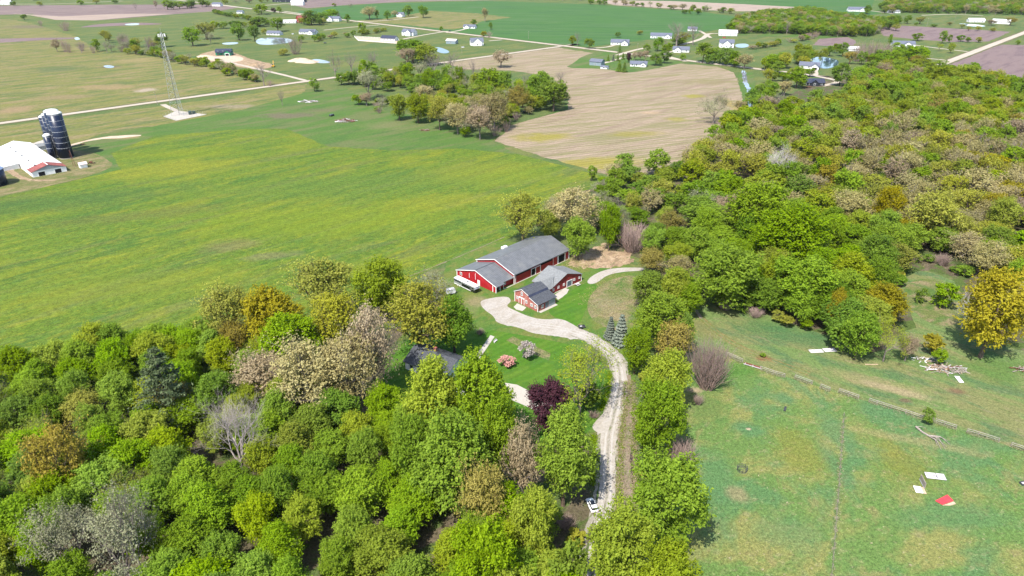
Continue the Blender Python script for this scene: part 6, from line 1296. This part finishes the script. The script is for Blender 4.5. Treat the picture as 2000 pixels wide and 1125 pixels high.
 ('barewhite', 1324, 90, 40, 50, 'big bare tree behind the grey gabled house'), ('barewhite', 1356, 88, 40, 32, 'slimmer bare tree right of the big bare one'), ('olive', 1333, 86, 61, 34, 'olive yellow tree under the big bare one'), ('green', 1326, 88, 72, 30, 'green low crown under the big bare tree'),
 ('cedar', 1211, 103, 83, 9, 'narrow conifer in front of the white farmhouse'), ('cedar', 1188, 120, 106, 8, 'first small conifer behind the blue-grey barn'), ('spruce', 1198, 119, 106, 7, 'second small conifer behind the blue-grey barn'), ('cedar', 1207, 119, 105, 8, 'third small conifer behind the blue-grey barn'), ('cedar', 1217, 116, 103, 8, 'fourth small conifer behind the blue-grey barn'), ('purple', 1228, 122, 102, 13, 'dark purple tree in the stubble yard'),
 ('pink', 1240, 118, 100, 14, 'left brownish tree behind the low ranch house'), ('pink', 1251, 118, 99, 14, 'middle brownish tree behind the low ranch house'), ('pink', 1261, 120, 97, 14, 'right brownish tree behind the low ranch house'), ('cedar', 1210, 140, 116, 14, 'left dark spruce in the front of the stubble yard'), ('cedar', 1220, 141, 119, 13, 'right dark spruce in the front of the stubble yard'),
 ('lime', 1118, 87, 68, 15, 'yellow-green bush at the crop edge by the utility pole'), ('barewhite', 1128, 90, 61, 14, 'pale bare tree at the crop edge by the utility pole'), ('green', 1151, 95, 73, 22, 'green tree left of the white farmhouse'), ('dark', 1207, 73, 62, 12, 'dark bush behind the white farmhouse'), ('shrub_olive', 1250, 68, 59, 13, 'round orange-brown bush at the crop edge'),
 ('dark', 1648, 110, 82, 24, 'dark spreading tree right of the blue pond'), ('green', 1622, 110, 88, 20, 'green tree behind the blue pond'), ('lime', 1632, 104, 84, 14, 'yellow-green tree behind the blue pond'), ('twig', 1680, 120, 80, 40, 'left part of the pale twiggy thicket'), ('twig', 1705, 122, 76, 44, 'middle part of the pale twiggy thicket'), ('twig', 1728, 118, 80, 34, 'right part of the pale twiggy thicket'),
 ('dark', 1739, 92, 66, 10, 'narrow dark tree left of the grey-roofed house'), ('green', 1752, 108, 82, 28, 'green tree in front of the grey-roofed house'), ('green', 1790, 118, 88, 44, 'broad green tree below the grey-roofed house'), ('green', 1843, 85, 59, 18, 'green tree at the lower edge of the mauve field'), ('green', 1856, 84, 67, 10, 'small green tree beside the one at the mauve field'), ('lime', 1859, 104, 82, 14, 'yellow-green tree by the right gravel road'), ('sparse', 1836, 100, 83, 11, 'thin tree by the right gravel road'),
 ('shrub_dark', 1878, 81, 68, 18, 'grey-green bush on the mauve field edge'), ('shrub', 1892, 83, 72, 12, 'green bush on the mauve field edge'), ('shrub_olive', 1912, 83, 72, 14, 'olive bush at the right of the mauve field edge'), ('green', 1794, 80, 64, 24, 'green tree at the left of the mauve field edge'), ('shrub', 1988, 88, 78, 10, 'green bush right of the gravel road'),
 ('dark', 1695, 27, 8, 14, 'dark tree touching the large upper right house'), ('green', 1695, 28, 17, 12, 'small green tree before the large upper right house'), ('dark', 1728, 22, 2, 24, 'dark green tree at the left end of the far upper right wood'), ('orange', 1975, 50, 33, 20, 'orange tree beside the steel-roofed shed'), ('orange', 1855, 49, 43, 12, 'small orange bush left of the far pond'),
 ('shrub_olive', 1939, 61, 54, 14, 'round bush between the far pond and the mauve field'), ('pink', 1937, 50, 38, 20, 'pinkish tree left of the steel-roofed shed'), ('shrub', 1583, 150, 132, 20, 'green bush between the pond house and the black house'), ('green', 1558, 172, 138, 40, 'green tree left of the black house'), ('dark', 1644, 168, 122, 34, 'dark green tree right of the black house'), ('birch', 1584, 200, 178, 14, 'small bare white tree below the black house'), ('barewhite', 1520, 208, 180, 22, 'bare pale tree beside the stream'),
 ('dark', 46, 39, 27, 12, 'dark round tree at the corner of the ploughed field'), ('twig', 125, 60, 40, 24, 'pinkish twiggy tree on the far ditch line'), ('twig', 78, 50, 38, 10, 'small pinkish twiggy tree on the far ditch line'),
]
for f_ in FEAT: F(*f_)

def in_poly(px, py, poly):
    c = False; j = len(poly)-1
    for i in range(len(poly)):
        xi, yi = poly[i]; xj, yj = poly[j]
        if (yi > py) != (yj > py) and px < (xj-xi)*(py-yi)/(yj-yi)+xi: c = not c
        j = i
    return c
def fill(poly, spacing, seed, tries=None, far=False, jit=0.0):
    """dart throwing in the world inside a surveyed outline"""
    r = random.Random(seed); w = [P(*q) for q in poly]; x0_ = min(q[0] for q in w); x1_ = max(q[0] for q in w); y0_ = min(q[1] for q in w); y1_ = max(q[1] for q in w)
    cell = {}; out = []
    blocks = {}
    for bx, by, br in POSN: blocks.setdefault((int(bx//20), int(by//20)), []).append((bx, by, br))
    area = (x1_-x0_)*(y1_-y0_); n = int(area/(spacing**2)*9)
    for _ in range(n):
        x = r.uniform(x0_, x1_); y = r.uniform(y0_, y1_)
        if not in_poly(x, y, w): continue
        s = spacing*r.uniform(0.78, 1.12); k = (int(x//spacing), int(y//spacing)); ok = True
        for i in (-1, 0, 1):
            for j in (-1, 0, 1):
                for (a, b) in cell.get((k[0]+i, k[1]+j), ()):
                    if (a-x)**2+(b-y)**2 < s*s*0.9: ok = False; break
                if not ok: break
            if not ok: break
        if not ok: continue
        kb = (int(x//20), int(y//20))
        for i in (-1, 0, 1):
            for j in (-1, 0, 1):
                for (a, b, rr) in blocks.get((kb[0]+i, kb[1]+j), ()):
                    if (a-x)**2+(b-y)**2 < (rr*0.75)**2: ok = False
        if ok: cell.setdefault(k, []).append((x, y)); out.append((x, y))
    return out
def choose(r, tab):
    t = r.random()*sum(w for _, w in tab)
    for k, w in tab:
        t -= w
        if t <= 0: return k
    return tab[-1][0]
ORD = ['first', 'second', 'third', 'fourth', 'fifth', 'sixth', 'seventh', 'eighth', 'ninth', 'tenth', 'eleventh', 'twelfth', 'thirteenth', 'fourteenth', 'fifteenth', 'sixteenth', 'seventeenth', 'eighteenth', 'nineteenth', 'twentieth']
# --- lower left wood
MARK1 = ((318, 760, 'around the dark pine'), (455, 850, 'around the bare white tree'), (180, 1050, 'around the broad grey tree'), (112, 910, 'around the brownish orange tree'), (640, 730, 'below the tan oaks'), (885, 900, 'below the hidden house'), (700, 900, 'in the middle of the lower wood'), (600, 1090, 'along the bottom edge'), (400, 1090, 'at the bottom left'), (790, 1090, 'beside the brushy gap'), (30, 760, 'at the left hayfield edge'), (200, 690, 'at the hayfield edge'), (20, 1090, 'in the bottom left corner'), (1000, 1060, 'left of the parked car'), (280, 930, 'between orange and bare white trees'), (560, 960, 'right below the bare white tree'))
MARK2 = ((1527, 330, 'around the bare white tree'), (1738, 410, 'around the deep golden tree'), (1825, 430, 'around the olive oak'), (1400, 540, 'beside the farm track'), (1570, 570, 'at the lower wood edge'), (1700, 640, 'near the wide thicket'), (1250, 430, 'behind the dirt patch'), (1290, 340, 'at the stubble field corner'), (1400, 300, 'along the stubble field edge'), (1945, 410, 'by the right edge golden tree'), (1840, 560, 'around the clearing'), (1640, 330, 'in the tan middle wood'), (1660, 480, 'deep in the lower wood'), (1480, 420, 'around the big round tree'), (1900, 300, 'in the upper right wood'), (1600, 250, 'in the upper middle wood'), (1960, 560, 'by the golden orange tree'), (1290, 620, 'above the twiggy bush'))
def nearest(u, v, marks): return min(marks, key=lambda m: (m[0]-u)**2 + ((m[1]-v)*1.3)**2)[2]
r = random.Random(77)
W1 = [(-330, 860), (-60, 752), (60, 742), (160, 714), (260, 694), (420, 676), (520, 720), (600, 745), (690, 790), (760, 830), (800, 870), (860, 905), (900, 930), (1000, 1000), (1010, 1040), (1090, 1050), (1130, 1100), (1110, 1400), (-500, 1400)]
def clear1(x, y):
    u, v = proj(x, y)
    return (855 < u < 935 and 985 < v < 1110) or (u > 1060 and v < 1110)
for x, y in fill(W1, 7.9, 21):
    u, v = proj(x, y, 7)
    if u < -70 or v > 1240 or clear1(x, y): continue
    k = choose(r, (('green', 60), ('lime', 22), ('dark', 12), ('olive', 2), ('orange', 1), ('sparse', 3)))
    if v < 690 and r.random() < .5: k = 'green' if u < 400 else 'olive'
    h = r.uniform(10.5, 15.5)*(0.9 if k in ('sparse',) else 1); rr = r.uniform(4.0, 6.2)
    zone = nearest(u, v, MARK1)
    plant(k, x, y, h, rr, KIND[k][3] + ' ' + zone, 'lower left wood', blockr=3)
# undergrowth along the drive and ditch
for px_, py_, k, hh, rr, lab in ((1060, 1075, 'shrub', 4, 3, 'loose green bush left of the parked car'), (1105, 1030, 'twig', 2.4, 2.6, 'dry brush just below left of the parked car'), (1125, 1060, 'shrub_olive', 3, 2.4, 'olive bush at the drive below the parked car'), (905, 1075, 'twig', 3, 3, 'brown brush in the small gap of the lower wood'), (1262, 970, 'shrub', 4, 2.6, 'green bush on the ditch bank'), (1250, 840, 'shrub', 3, 1.8, 'green bush beside the ditch near the vine-clad tree'), (1262, 780, 'twig', 3, 2, 'brown brush beside the ditch'), (1280, 1180, 'shrub', 5, 3.5, 'green bush at the bottom edge beside the pasture'),
                               (760, 770, 'shrub', 1.6, 1.4, 'small bush on the lawn left of the house'), (1262, 745, 'shrub_olive', 4, 2.5, 'olive bush below the driveway bend'), (1185, 1085, 'shrub', 4.5, 3, 'green bush between drive and yellow-green tree'), (1120, 905, 'shrub', 3.5, 2.6, 'green bush under the big maple near the drive'), (1160, 815, 'twig', 1.6, 1.8, 'dead brush under the thinly leafed tree')):
    plant(k, *P(px_, py_), hh, rr, lab, blockr=1)
# --- right wood
W2 = [(1190, 348), (1170, 392), (1188, 462), (1215, 478), (1225, 440),  (1255, 460), (1250, 500), (1268, 560), (1310, 640), (1338, 640), (1330, 540), (1370, 560), (1400, 590), (1490, 615), (1560, 640), (1640, 668), (1712, 690), (1745, 650), (1735, 560), (1765, 498), (1870, 498), (1915, 530), (1935, 600), (1975, 630), (2250, 740), (2500, 560), (2250, 180), (1985, 178), (1880, 152), (1800, 150), (1720, 140), (1660, 165), (1650, 205), (1560, 222), (1520, 228), (1460, 232), (1420, 262), (1400, 285), (1330, 345), (1270, 330)]
pts = fill(W2, 11.2, 31)
def kind2(x, y, u, v, r):
    nz = math.sin(x*0.021+1.3)*math.cos(y*0.017)+math.sin(x*0.05+y*0.03)*0.5
    if v > 430 and u < 1720: t = (('green', 64), ('dark', 10), ('lime', 16), ('olive', 5), ('orange', 3), ('tan', 2))
    elif v > 430: t = (('olive', 26), ('green', 28), ('dark', 10), ('tan', 12), ('yellow', 10), ('lime', 14))
    elif v > 260 and u > 1600: t = (('tan', 30), ('olive', 30), ('pink', 6), ('green', 12 + 16*(nz > .3)), ('yellow', 6), ('bare', 3), ('lime', 10))
    elif v > 330: t = (('tan', 14), ('olive', 10), ('green', 42), ('dark', 10), ('grey', 4), ('lime', 14), ('pink', 3))
    elif v > 250: t = (('tan', 34 + 20*(nz > .2)), ('olive', 20), ('green', 30), ('pink', 6), ('lime', 10))
    else: t = (('lime', 48), ('green', 32), ('olive', 8 + 12*(nz < -.2)), ('tan', 6), ('orange', 3), ('pink', 2))
    return choose(r, t)
cand = []
for x, y in pts:
    u, v = proj(x, y, 7)
    if u < 1150 or u > 2250: continue
    k = kind2(x, y, u, v, r); h = r.uniform(11, 19); rr = r.uniform(6.0, 9.6)
    if 1180 < u < 1345 and v > 330: h *= 0.72; rr *= 0.8
    if 1790 < u < 1900 and 480 < v < 560: h *= 0.75
    cand.append((ppm(x, y)*(2 if u < 2010 else .1), x, y, k, h, rr, u, v))
cand.sort(key=lambda c: -c[0])
NIND = 185
for c in cand[:NIND]:
    _, x, y, k, h, rr, u, v = c
    zone = nearest(u, v, MARK2)
    plant(k, x, y, h, rr, KIND[k][3] + ' ' + zone, 'right wood', near=ppm(x, y) > 4.2, blockr=3)
REST = [c[1:6] for c in cand[NIND:]]
# --- the grove between the pasture and the stubble field
for i, (x, y) in enumerate(fill([(672, 166), (760, 160), (905, 168), (1000, 172), (1085, 178), (1102, 205), (1040, 222), (1000, 236), (965, 256), (905, 250), (850, 236), (800, 226), (820, 205), (900, 195), (840, 182), (740, 178)], 11.5, 37)):
    u, v = proj(x, y, 5); k = choose(r, (('green', 46), ('lime', 18), ('dark', 16), ('olive', 8), ('sparse', 6), ('grey', 6)) if v < 190 else (('olive', 34), ('tan', 26), ('lime', 20), ('green', 20)))
    plant(k, x, y, r.uniform(8, 15), r.uniform(4.2, 6.5), KIND[k][3] + (' in the left of the grove' if u < 800 else ' in the right of the grove' if u > 980 else ' in the middle of the grove'), 'grove', blockr=1)
# --- far groves as one wooded mass each time more than 300 trees are already separate
def kindfar(r): return choose(r, (('green', 34), ('dark', 24), ('lime', 14), ('olive', 9), ('tan', 8), ('grey', 5), ('orange', 3), ('bare', 3)))
for poly, sp, sd_ in (([(1425, 62), (1440, 45), (1490, 32), (1580, 26), (1640, 38), (1725, 50), (1715, 66), (1690, 72), (1640, 72), (1560, 68), (1500, 66), (1440, 66)], 9.5, 41), ([(1725, 26), (1740, -34), (2300, -34), (2300, 34), (2000, 30), (1900, 27), (1780, 26)], 12, 42), ([(1440, -8), (1560, -20), (1730, -20), (1720, -2), (1600, -4)], 17, 47)):
    for x, y in fill(poly, sp, sd_): k = kindfar(r); REST.append((x, y, k, r.uniform(11, 17), r.uniform(6, 8.5)))
KL = sorted(set(q[2] for q in REST))
def stuff_wood(name, items, label):
    v = [(q[0], q[1], 0) for q in items]
    me = bpy.data.meshes.new(name); me.from_pydata(v, [], [])
    ak = me.attributes.new('kind_id', 'INT', 'POINT'); ak.data.foreach_set('value', [KL.index(q[2])*2 + (i % 2) for i, q in enumerate(items)])
    asx = me.attributes.new('tree_scale', 'FLOAT_VECTOR', 'POINT'); arr = []
    for q in items: arr += [q[4]/PR, q[4]/PR, q[3]/PH]
    asx.data.foreach_set('vector', arr)
    ar = me.attributes.new('spin', 'FLOAT', 'POINT'); ar.data.foreach_set('value', [rng.uniform(0, 6.28) for _ in items])
    o = link(name, me); tag(o, label, 'woodland', kind='stuff')
    ng = bpy.data.node_groups.new(name, 'GeometryNodeTree')
    ng.interface.new_socket('Geometry', in_out='INPUT', socket_type='NodeSocketGeometry'); ng.interface.new_socket('Geometry', in_out='OUTPUT', socket_type='NodeSocketGeometry')
    gi = ng.nodes.new('NodeGroupInput'); go = ng.nodes.new('NodeGroupOutput'); jn = ng.nodes.new('GeometryNodeJoinGeometry')
    def named(dt, nm):
        n_ = ng.nodes.new('GeometryNodeInputNamedAttribute'); n_.data_type = dt; n_.inputs['Name'].default_value = nm; return n_.outputs['Attribute']
    kid, tsc, spn = named('INT', 'kind_id'), named('FLOAT_VECTOR', 'tree_scale'), named('FLOAT', 'spin')
    cx_ = ng.nodes.new('ShaderNodeCombineXYZ'); ng.links.new(spn, cx_.inputs[2])
    for i, k in enumerate(KL):
        for j in (0, 1):
            src = SRC.get((k, j))
            if src is None: continue
            cmp_ = ng.nodes.new('FunctionNodeCompare'); cmp_.data_type = 'INT'; cmp_.operation = 'EQUAL'; ng.links.new(kid, cmp_.inputs[2]); cmp_.inputs[3].default_value = i*2+j
            oi = ng.nodes.new('GeometryNodeObjectInfo'); oi.inputs['Object'].default_value = src; oi.transform_space = 'ORIGINAL'; oi.inputs['As Instance'].default_value = True
            ip = ng.nodes.new('GeometryNodeInstanceOnPoints'); ng.links.new(gi.outputs[0], ip.inputs['Points']); ng.links.new(cmp_.outputs[0], ip.inputs['Selection']); ng.links.new(oi.outputs['Geometry'], ip.inputs['Instance'])
            ng.links.new(cx_.outputs[0], ip.inputs['Rotation']); ng.links.new(tsc, ip.inputs['Scale']); ng.links.new(ip.outputs[0], jn.inputs[0])
    ng.links.new(jn.outputs[0], go.inputs[0]); md = o.modifiers.new('wood', 'NODES'); md.node_group = ng; return o

# --- hedgerows and tree lines: every tree its own
def row(line, spacing, hr, rr_, tab, place, seed, width=3.0):
    r = random.Random(seed); w = [P(*q) for q in line]
    for a, b in zip(w[:-1], w[1:]):
        L = math.hypot(b[0]-a[0], b[1]-a[1]); n = max(1, int(L/(spacing*0.72))); nx, ny = -(b[1]-a[1])/L, (b[0]-a[0])/L
        for j in range(n):
            t = (j+r.uniform(.1, .9))/n; s = r.gauss(0, width)
            k = choose(r, tab); h = r.uniform(*hr)*1.18; q = r.uniform(*rr_)*1.1
            plant(k, a[0]+(b[0]-a[0])*t+nx*s, a[1]+(b[1]-a[1])*t+ny*s, h, q, KIND[k][3] + ' ' + place, place, blockr=1)
HG = (('green', 20), ('olive', 22), ('tan', 16), ('grey', 12), ('lime', 14), ('dark', 8), ('pink', 8))
HD = (('green', 40), ('dark', 30), ('lime', 20), ('olive', 10))
row([(250, 105), (300, 108), (345, 120), (420, 132), (505, 162)], 9, (5, 10), (3.5, 6), HG, 'in the hedge behind the lattice tower', 51)
row([(95, 104), (150, 101), (215, 103), (255, 101), (300, 104)], 12, (8, 14), (4, 7), (('twig', 34), ('pink', 16), ('grey', 14), ('green', 14), ('bare', 12), ('dark', 10)), 'in the twiggy thicket beyond the dry meadow', 52, 6)
row([(190, 80), (225, 84), (260, 92), (300, 98)], 22, (9, 13), (5, 7), (('twig', 50), ('grey', 20), ('olive', 20), ('bare', 10)), 'behind the twiggy thicket', 53, 6)
row([(415, 26), (450, 33), (505, 42)], 16, (5, 8), (4, 6), HD, 'in the upper hedge at top left', 54, 2)
row([(418, 57), (460, 54), (510, 50), (520, 46)], 14, (7, 11), (5, 8), HD, 'in the hedge behind the yellowish tree', 55, 4)
row([(320, 18), (350, 18), (400, 14), (412, 13)], 16, (12, 18), (7, 11), (('dark', 50), ('green', 35), ('lime', 15)), 'in the far dark wood at top left', 56, 12)
row([(262, 20), (290, 19), (325, 17)], 26, (12, 16), (4, 7), (('bare', 60), ('pink', 40)), 'in the bare line left of the far dark wood', 57, 3)
row([(640, 76), (700, 70), (745, 62), (750, 62)], 13, (4, 8), (3, 6), HG, 'in the shrub row by the far road', 58, 4)
row([(600, 84), (622, 78), (640, 76)], 12, (4, 9), (3, 6), HG, 'in front of the white pond house', 59, 4)
row([(1200, 8), (1300, 17), (1380, 22), (1440, 28)], 24, (6, 11), (5, 9), (('green', 30), ('lime', 20), ('dark', 20), ('tan', 20), ('grey', 10)), 'in the hedge above the big crop', 60, 4)
row([(1150, 8), (1195, 10)], 22, (9, 14), (6, 9), HD, 'in the far clump above the crop', 61, 6)
row([(1000, -2), (1150, 2)], 45, (8, 14), (6, 9), HG, 'at the top edge above the big crop', 62, 12)
row([(1545, 84), (1580, 76), (1605, 68)], 14, (4, 8), (4, 6), (('twig', 30), ('olive', 30), ('green', 20), ('pink', 20)), 'in the brown hedge right of the blue pond', 63, 3)
row([(1462, 96), (1480, 94), (1510, 92), (1515, 86)], 10, (4, 8), (4, 6), HG, 'in the bushes beside the small blue pond', 64, 4)
row([(1380, 124), (1410, 127), (1445, 132)], 9, (6, 13), (4, 6), HD, 'in the roadside row by the stubble field', 65, 3)
row([(1505, 142), (1530, 132), (1560, 124), (1590, 112)], 8, (9, 15), (5, 7.5), (('lime', 40), ('green', 50), ('olive', 10)), 'in the bright grove left of the pond house', 66, 9)
row([(1500, 165), (1530, 160), (1560, 152)], 9, (8, 13), (4, 6.5), (('lime', 20), ('olive', 30), ('green', 40), ('orange', 10)), 'left of the black house', 67, 8)
row([(1466, 225), (1480, 205), (1500, 190), (1530, 182)], 8, (8, 13), (4, 6), (('green', 50), ('dark', 30), ('tan', 20)), 'right of the stream', 68, 6)
row([(662, 168), (700, 163), (760, 166), (800, 166)], 8, (8, 14), (4, 6), (('green', 50), ('dark', 25), ('lime', 15), ('grey', 10)), 'in the back left of the grove', 69, 6)
row([(700, 158), (760, 160), (850, 165), (905, 172)], 9, (12, 18), (4.5, 6.5), (('green', 55), ('dark', 20), ('lime', 15), ('grey', 10)), 'in the tall back of the grove', 70, 5)
row([(840, 176), (900, 182), (945, 180)], 8, (6, 10), (3.5, 5), (('green', 40), ('sparse', 20), ('grey', 20), ('dark', 20)), 'in the low middle of the grove', 71, 4)
row([(905, 262), (980, 262), (1000, 240), (1045, 212)], 16, (4, 8), (3, 5), (('tan', 30), ('green', 30), ('twig', 20), ('dark', 20)), 'on the right flank of the grove', 72, 3)
row([(730, 222), (752, 205), (745, 190)], 9, (3, 6), (2.5, 4), (('shrub', 40), ('twig', 30), ('grey', 30)), 'left of the front of the grove', 73, 3)
row([(865, 222), (885, 250)], 10, (2.5, 4), (2, 3.5), (('twig', 60), ('grey', 40)), 'in front of the grove', 74, 3)
row([(640, 12), (700, 15)], 60, (5, 7), (4, 6), HG, 'at the far top edge', 75, 5)
row([(0, 12), (60, 12), (170, 10), (250, 6)], 60, (7, 11), (6, 9), HD, 'on the far green strip at top left', 76, 10)
row([(420, 8), (500, 6), (560, 2)], 40, (8, 13), (6, 10), HG, 'near the top edge left of the white building', 77, 14)
row([(-60, 6), (10, 2), (100, 0), (250, -4), (420, -6)], 60, (9, 13), (7, 11), HD, 'along the top edge at far left', 78, 14)
row([(1880, 60), (1930, 62), (1800, 50), (1770, 48)], 40, (4, 7), (3, 6), HG, 'above the mauve field', 79, 8)
row([(1730, 60), (1740, 48), (1790, 46)], 14, (8, 13), (5, 8), HD, 'at the left end of the mauve field', 80, 9)
row([(1800, 118), (1765, 112), (1735, 118), (1700, 124)], 10, (8, 13), (5, 7), (('green', 60), ('lime', 25), ('orange', 15)), 'right below the pale thicket', 81, 6)
row([(1660, 124), (1700, 128), (1740, 130), (1800, 128)], 9, (9, 13), (5, 7), (('green', 45), ('lime', 35), ('orange', 20)), 'at the upper edge of the right wood', 82, 6)
row([(1330, 27), (1375, 28)], 20, (7, 11), (5, 8), HD, 'in the second hedge above the big crop', 83, 4)
row([(780, 100), (830, 108)], 9, (9, 13), (5, 7), HD, 'just below the sand ring building', 84, 5)
row([(590, 46), (600, 50), (640, 48)], 14, (8, 12), (5, 7), HD, 'beside the old red barn', 85, 4)
row([(1190, 450), (1225, 440), (1240, 420)], 7, (5, 9), (3, 4.5), (('grey', 30), ('twig', 30), ('green', 40)), 'behind the dirt patch beyond the barns', 86, 4)

# bushes that close the foot of the woods
US = (('shrub', 50), ('shrub_dark', 22), ('shrub_olive', 18), ('twig', 10))
row([(1352, 575), (1400, 598), (1490, 622), (1560, 645), (1600, 655)], 6, (2.2, 4.5), (1.8, 3.2), US, 'at the foot of the right wood', 91, 1.0)
row([(1740, 560), (1765, 520), (1830, 512), (1885, 545)], 6, (2.2, 4.5), (2, 3.2), US, 'round the edge of the clearing', 92, 1.2)
row([(0, 778), (150, 752), (300, 700), (430, 665), (560, 640)], 6, (3, 6), (2.5, 4), US, 'along the hayfield edge of the lower wood', 93, 1.2)
row([(1262, 800), (1258, 870), (1262, 940)], 5, (1.6, 3.2), (1.3, 2.2), US, 'on the far bank of the ditch', 94, 0.8)
row([(1180, 352), (1168, 400), (1180, 455)], 6, (4, 8), (2.5, 4), (('green', 40), ('shrub', 30), ('grey', 30)), 'at the wood edge behind the riding barn', 95, 2)
# weeds and tufts: uncountable
def tufts(name, lines, n, mat, label, seed, hmax=0.7, side=1.5):
    rg = np.random.default_rng(seed); pos = []
    for k in range(n):
        ln = lines[rg.integers(0, len(lines))]; i = rg.integers(0, len(ln)-1); a = P(*ln[i]); b = P(*ln[i+1]); t = rg.random(); s = rg.normal()*side
        L = math.hypot(b[0]-a[0], b[1]-a[1])+1e-6; cx, cy = a[0]+(b[0]-a[0])*t-(b[1]-a[1])/L*s, a[1]+(b[1]-a[1])*t+(b[0]-a[0])/L*s
        for j in range(6): pos.append((cx+rg.normal()*0.22, cy+rg.normal()*0.22, abs(rg.normal())*hmax*0.5+0.12))
    pos = np.array(pos); nr = np.array([0, -0.2, 0.8])+rg.normal(size=pos.shape)*0.5
    v, t = leaves_arrays(pos, nr, 0.11*(0.6+0.8*rg.random(len(pos))), rg.random(len(pos))); o = link(name, mesh_of(name, v, t, mats=[mat])); tag(o, label, 'weeds', kind='stuff'); return o
DL = [[(1222, 745), (1219, 800), (1214, 850), (1211, 900), (1210, 960), (1204, 1020)], [(1234, 745), (1240, 810), (1238, 870), (1244, 930), (1238, 1000)], [(1192, 725), (1188, 770), (1172, 803)], [(1160, 850), (1160, 900), (1158, 950)]]
tufts('green_weeds', DL, 2000, LM['green'], 'low green weeds along the ditch and driveway', 1, 0.6, 0.55)
tufts('dry_weeds', DL[:2], 1600, LM['pink'], 'dead straw-coloured weeds on the ditch bank', 2, 0.5, 0.6)
tufts('fence_weeds', [[q for q in s_] for s_ in FL] + [[(1645, 820), (1641, 900), (1634, 1000), (1625, 1110)]], 1500, LM['grey'], 'pale weeds growing under the pasture fences', 3, 0.35, 0.35)
tufts('barnyard_weeds', [[(1150, 600), (1180, 560), (1240, 545)], [(1170, 620), (1210, 600), (1235, 570)], [(1120, 515), (1170, 485), (1230, 480)], [(1110, 505), (1140, 525)]], 1300, LM['tan'], 'dry tufts in the rough patch and round the bare dirt', 4, 0.5, 3.0)
# source objects for the massed far wood: low detail trees that already stand in the scene
SRC = {}
for k in KL:
    form, lf, bk, _ = KIND[k]; lform = {'shrub': 'dense', 'pine': 'spruce'}.get(form, form)
    for j in (0, 1):
        me = low(lform, lf, bk, j)
        hit = [o for o in C.objects if o.data == me]
        if hit: SRC[(k, j)] = hit[0]
    for j in (0, 1):
        if (k, j) not in SRC and (k, 1-j) in SRC: SRC[(k, j)] = SRC[(k, 1-j)]
REST = [q for q in REST if (q[2], 0) in SRC]
near_rest = [q for q in REST if q[1] < 900]; far_rest = [q for q in REST if q[1] >= 900]
stuff_wood('distant_woodland', REST, 'continuous mixed woodland filling the upper right beyond the nearer trees')

# --- thin summer air over the whole farmland
hz = MB().box(-8500, 8500, -2900, 11500, -1.0, 135.0)
hm = bpy.data.materials.new('haze_air'); hm.use_nodes = True; hn = hm.node_tree; hn.nodes.remove(hn.nodes['Principled BSDF'])
pv = hn.nodes.new('ShaderNodeVolumePrincipled'); pv.inputs['Color'].default_value = (0.86, 0.92, 1.0, 1); pv.inputs['Density'].default_value = 0.00002; pv.inputs['Anisotropy'].default_value = 0.2
hn.links.new(pv.outputs[0], hn.nodes['Material Output'].inputs['Volume'])
tag(hz.build('haze', hm), 'thin pale air over the fields', kind='stuff')
# --- labels: alike labels are told apart by their order from the left, if few
by = {}
for o, x, y, h in TREES: by.setdefault(o['label'], []).append((proj(x, y, h/2)[0], proj(x, y, h/2)[1], o))
work = []
for lab, lst in by.items():
    if len(lst) > 20:
        lst.sort(key=lambda t: t[1]); m_ = len(lst)//2 if len(lst) <= 40 else len(lst)//3
        parts = [lst[:m_], lst[m_:]] if len(lst) <= 40 else [lst[:m_], lst[m_:2*m_], lst[2*m_:]]
        for nm_, q_ in zip((' at the back', ' at the front') if len(parts) == 2 else (' at the back', ' midway', ' at the front'), parts): work.append((lab + nm_, q_))
    else: work.append((lab, lst))
for lab, lst in work:
    if len(lst) == 1: lst[0][2]['label'] = lab; continue
    lst.sort(key=lambda t: t[0])
    for i, (_, _, o) in enumerate(lst):
        if len(lst) == 2: s_ = 'the left one' if i == 0 else 'the right one'
        elif len(lst) <= 20: s_ = 'leftmost' if i == 0 else 'rightmost' if i == len(lst)-1 else ORD[i] + ' from the left'
        else: s_ = ''
        L_ = lab + (', ' + s_ if s_ else '')
        if len(L_.split()) > 16: L_ = L_.replace('from the left', 'from left')
        if len(L_.split()) > 16: L_ = L_.replace('leafy ', '').replace('budding ', '')
        o['label'] = L_; o['group'] = o['_g'] if s_ else lab
for o, *_ in TREES:
    if '_g' in o: del o['_g']
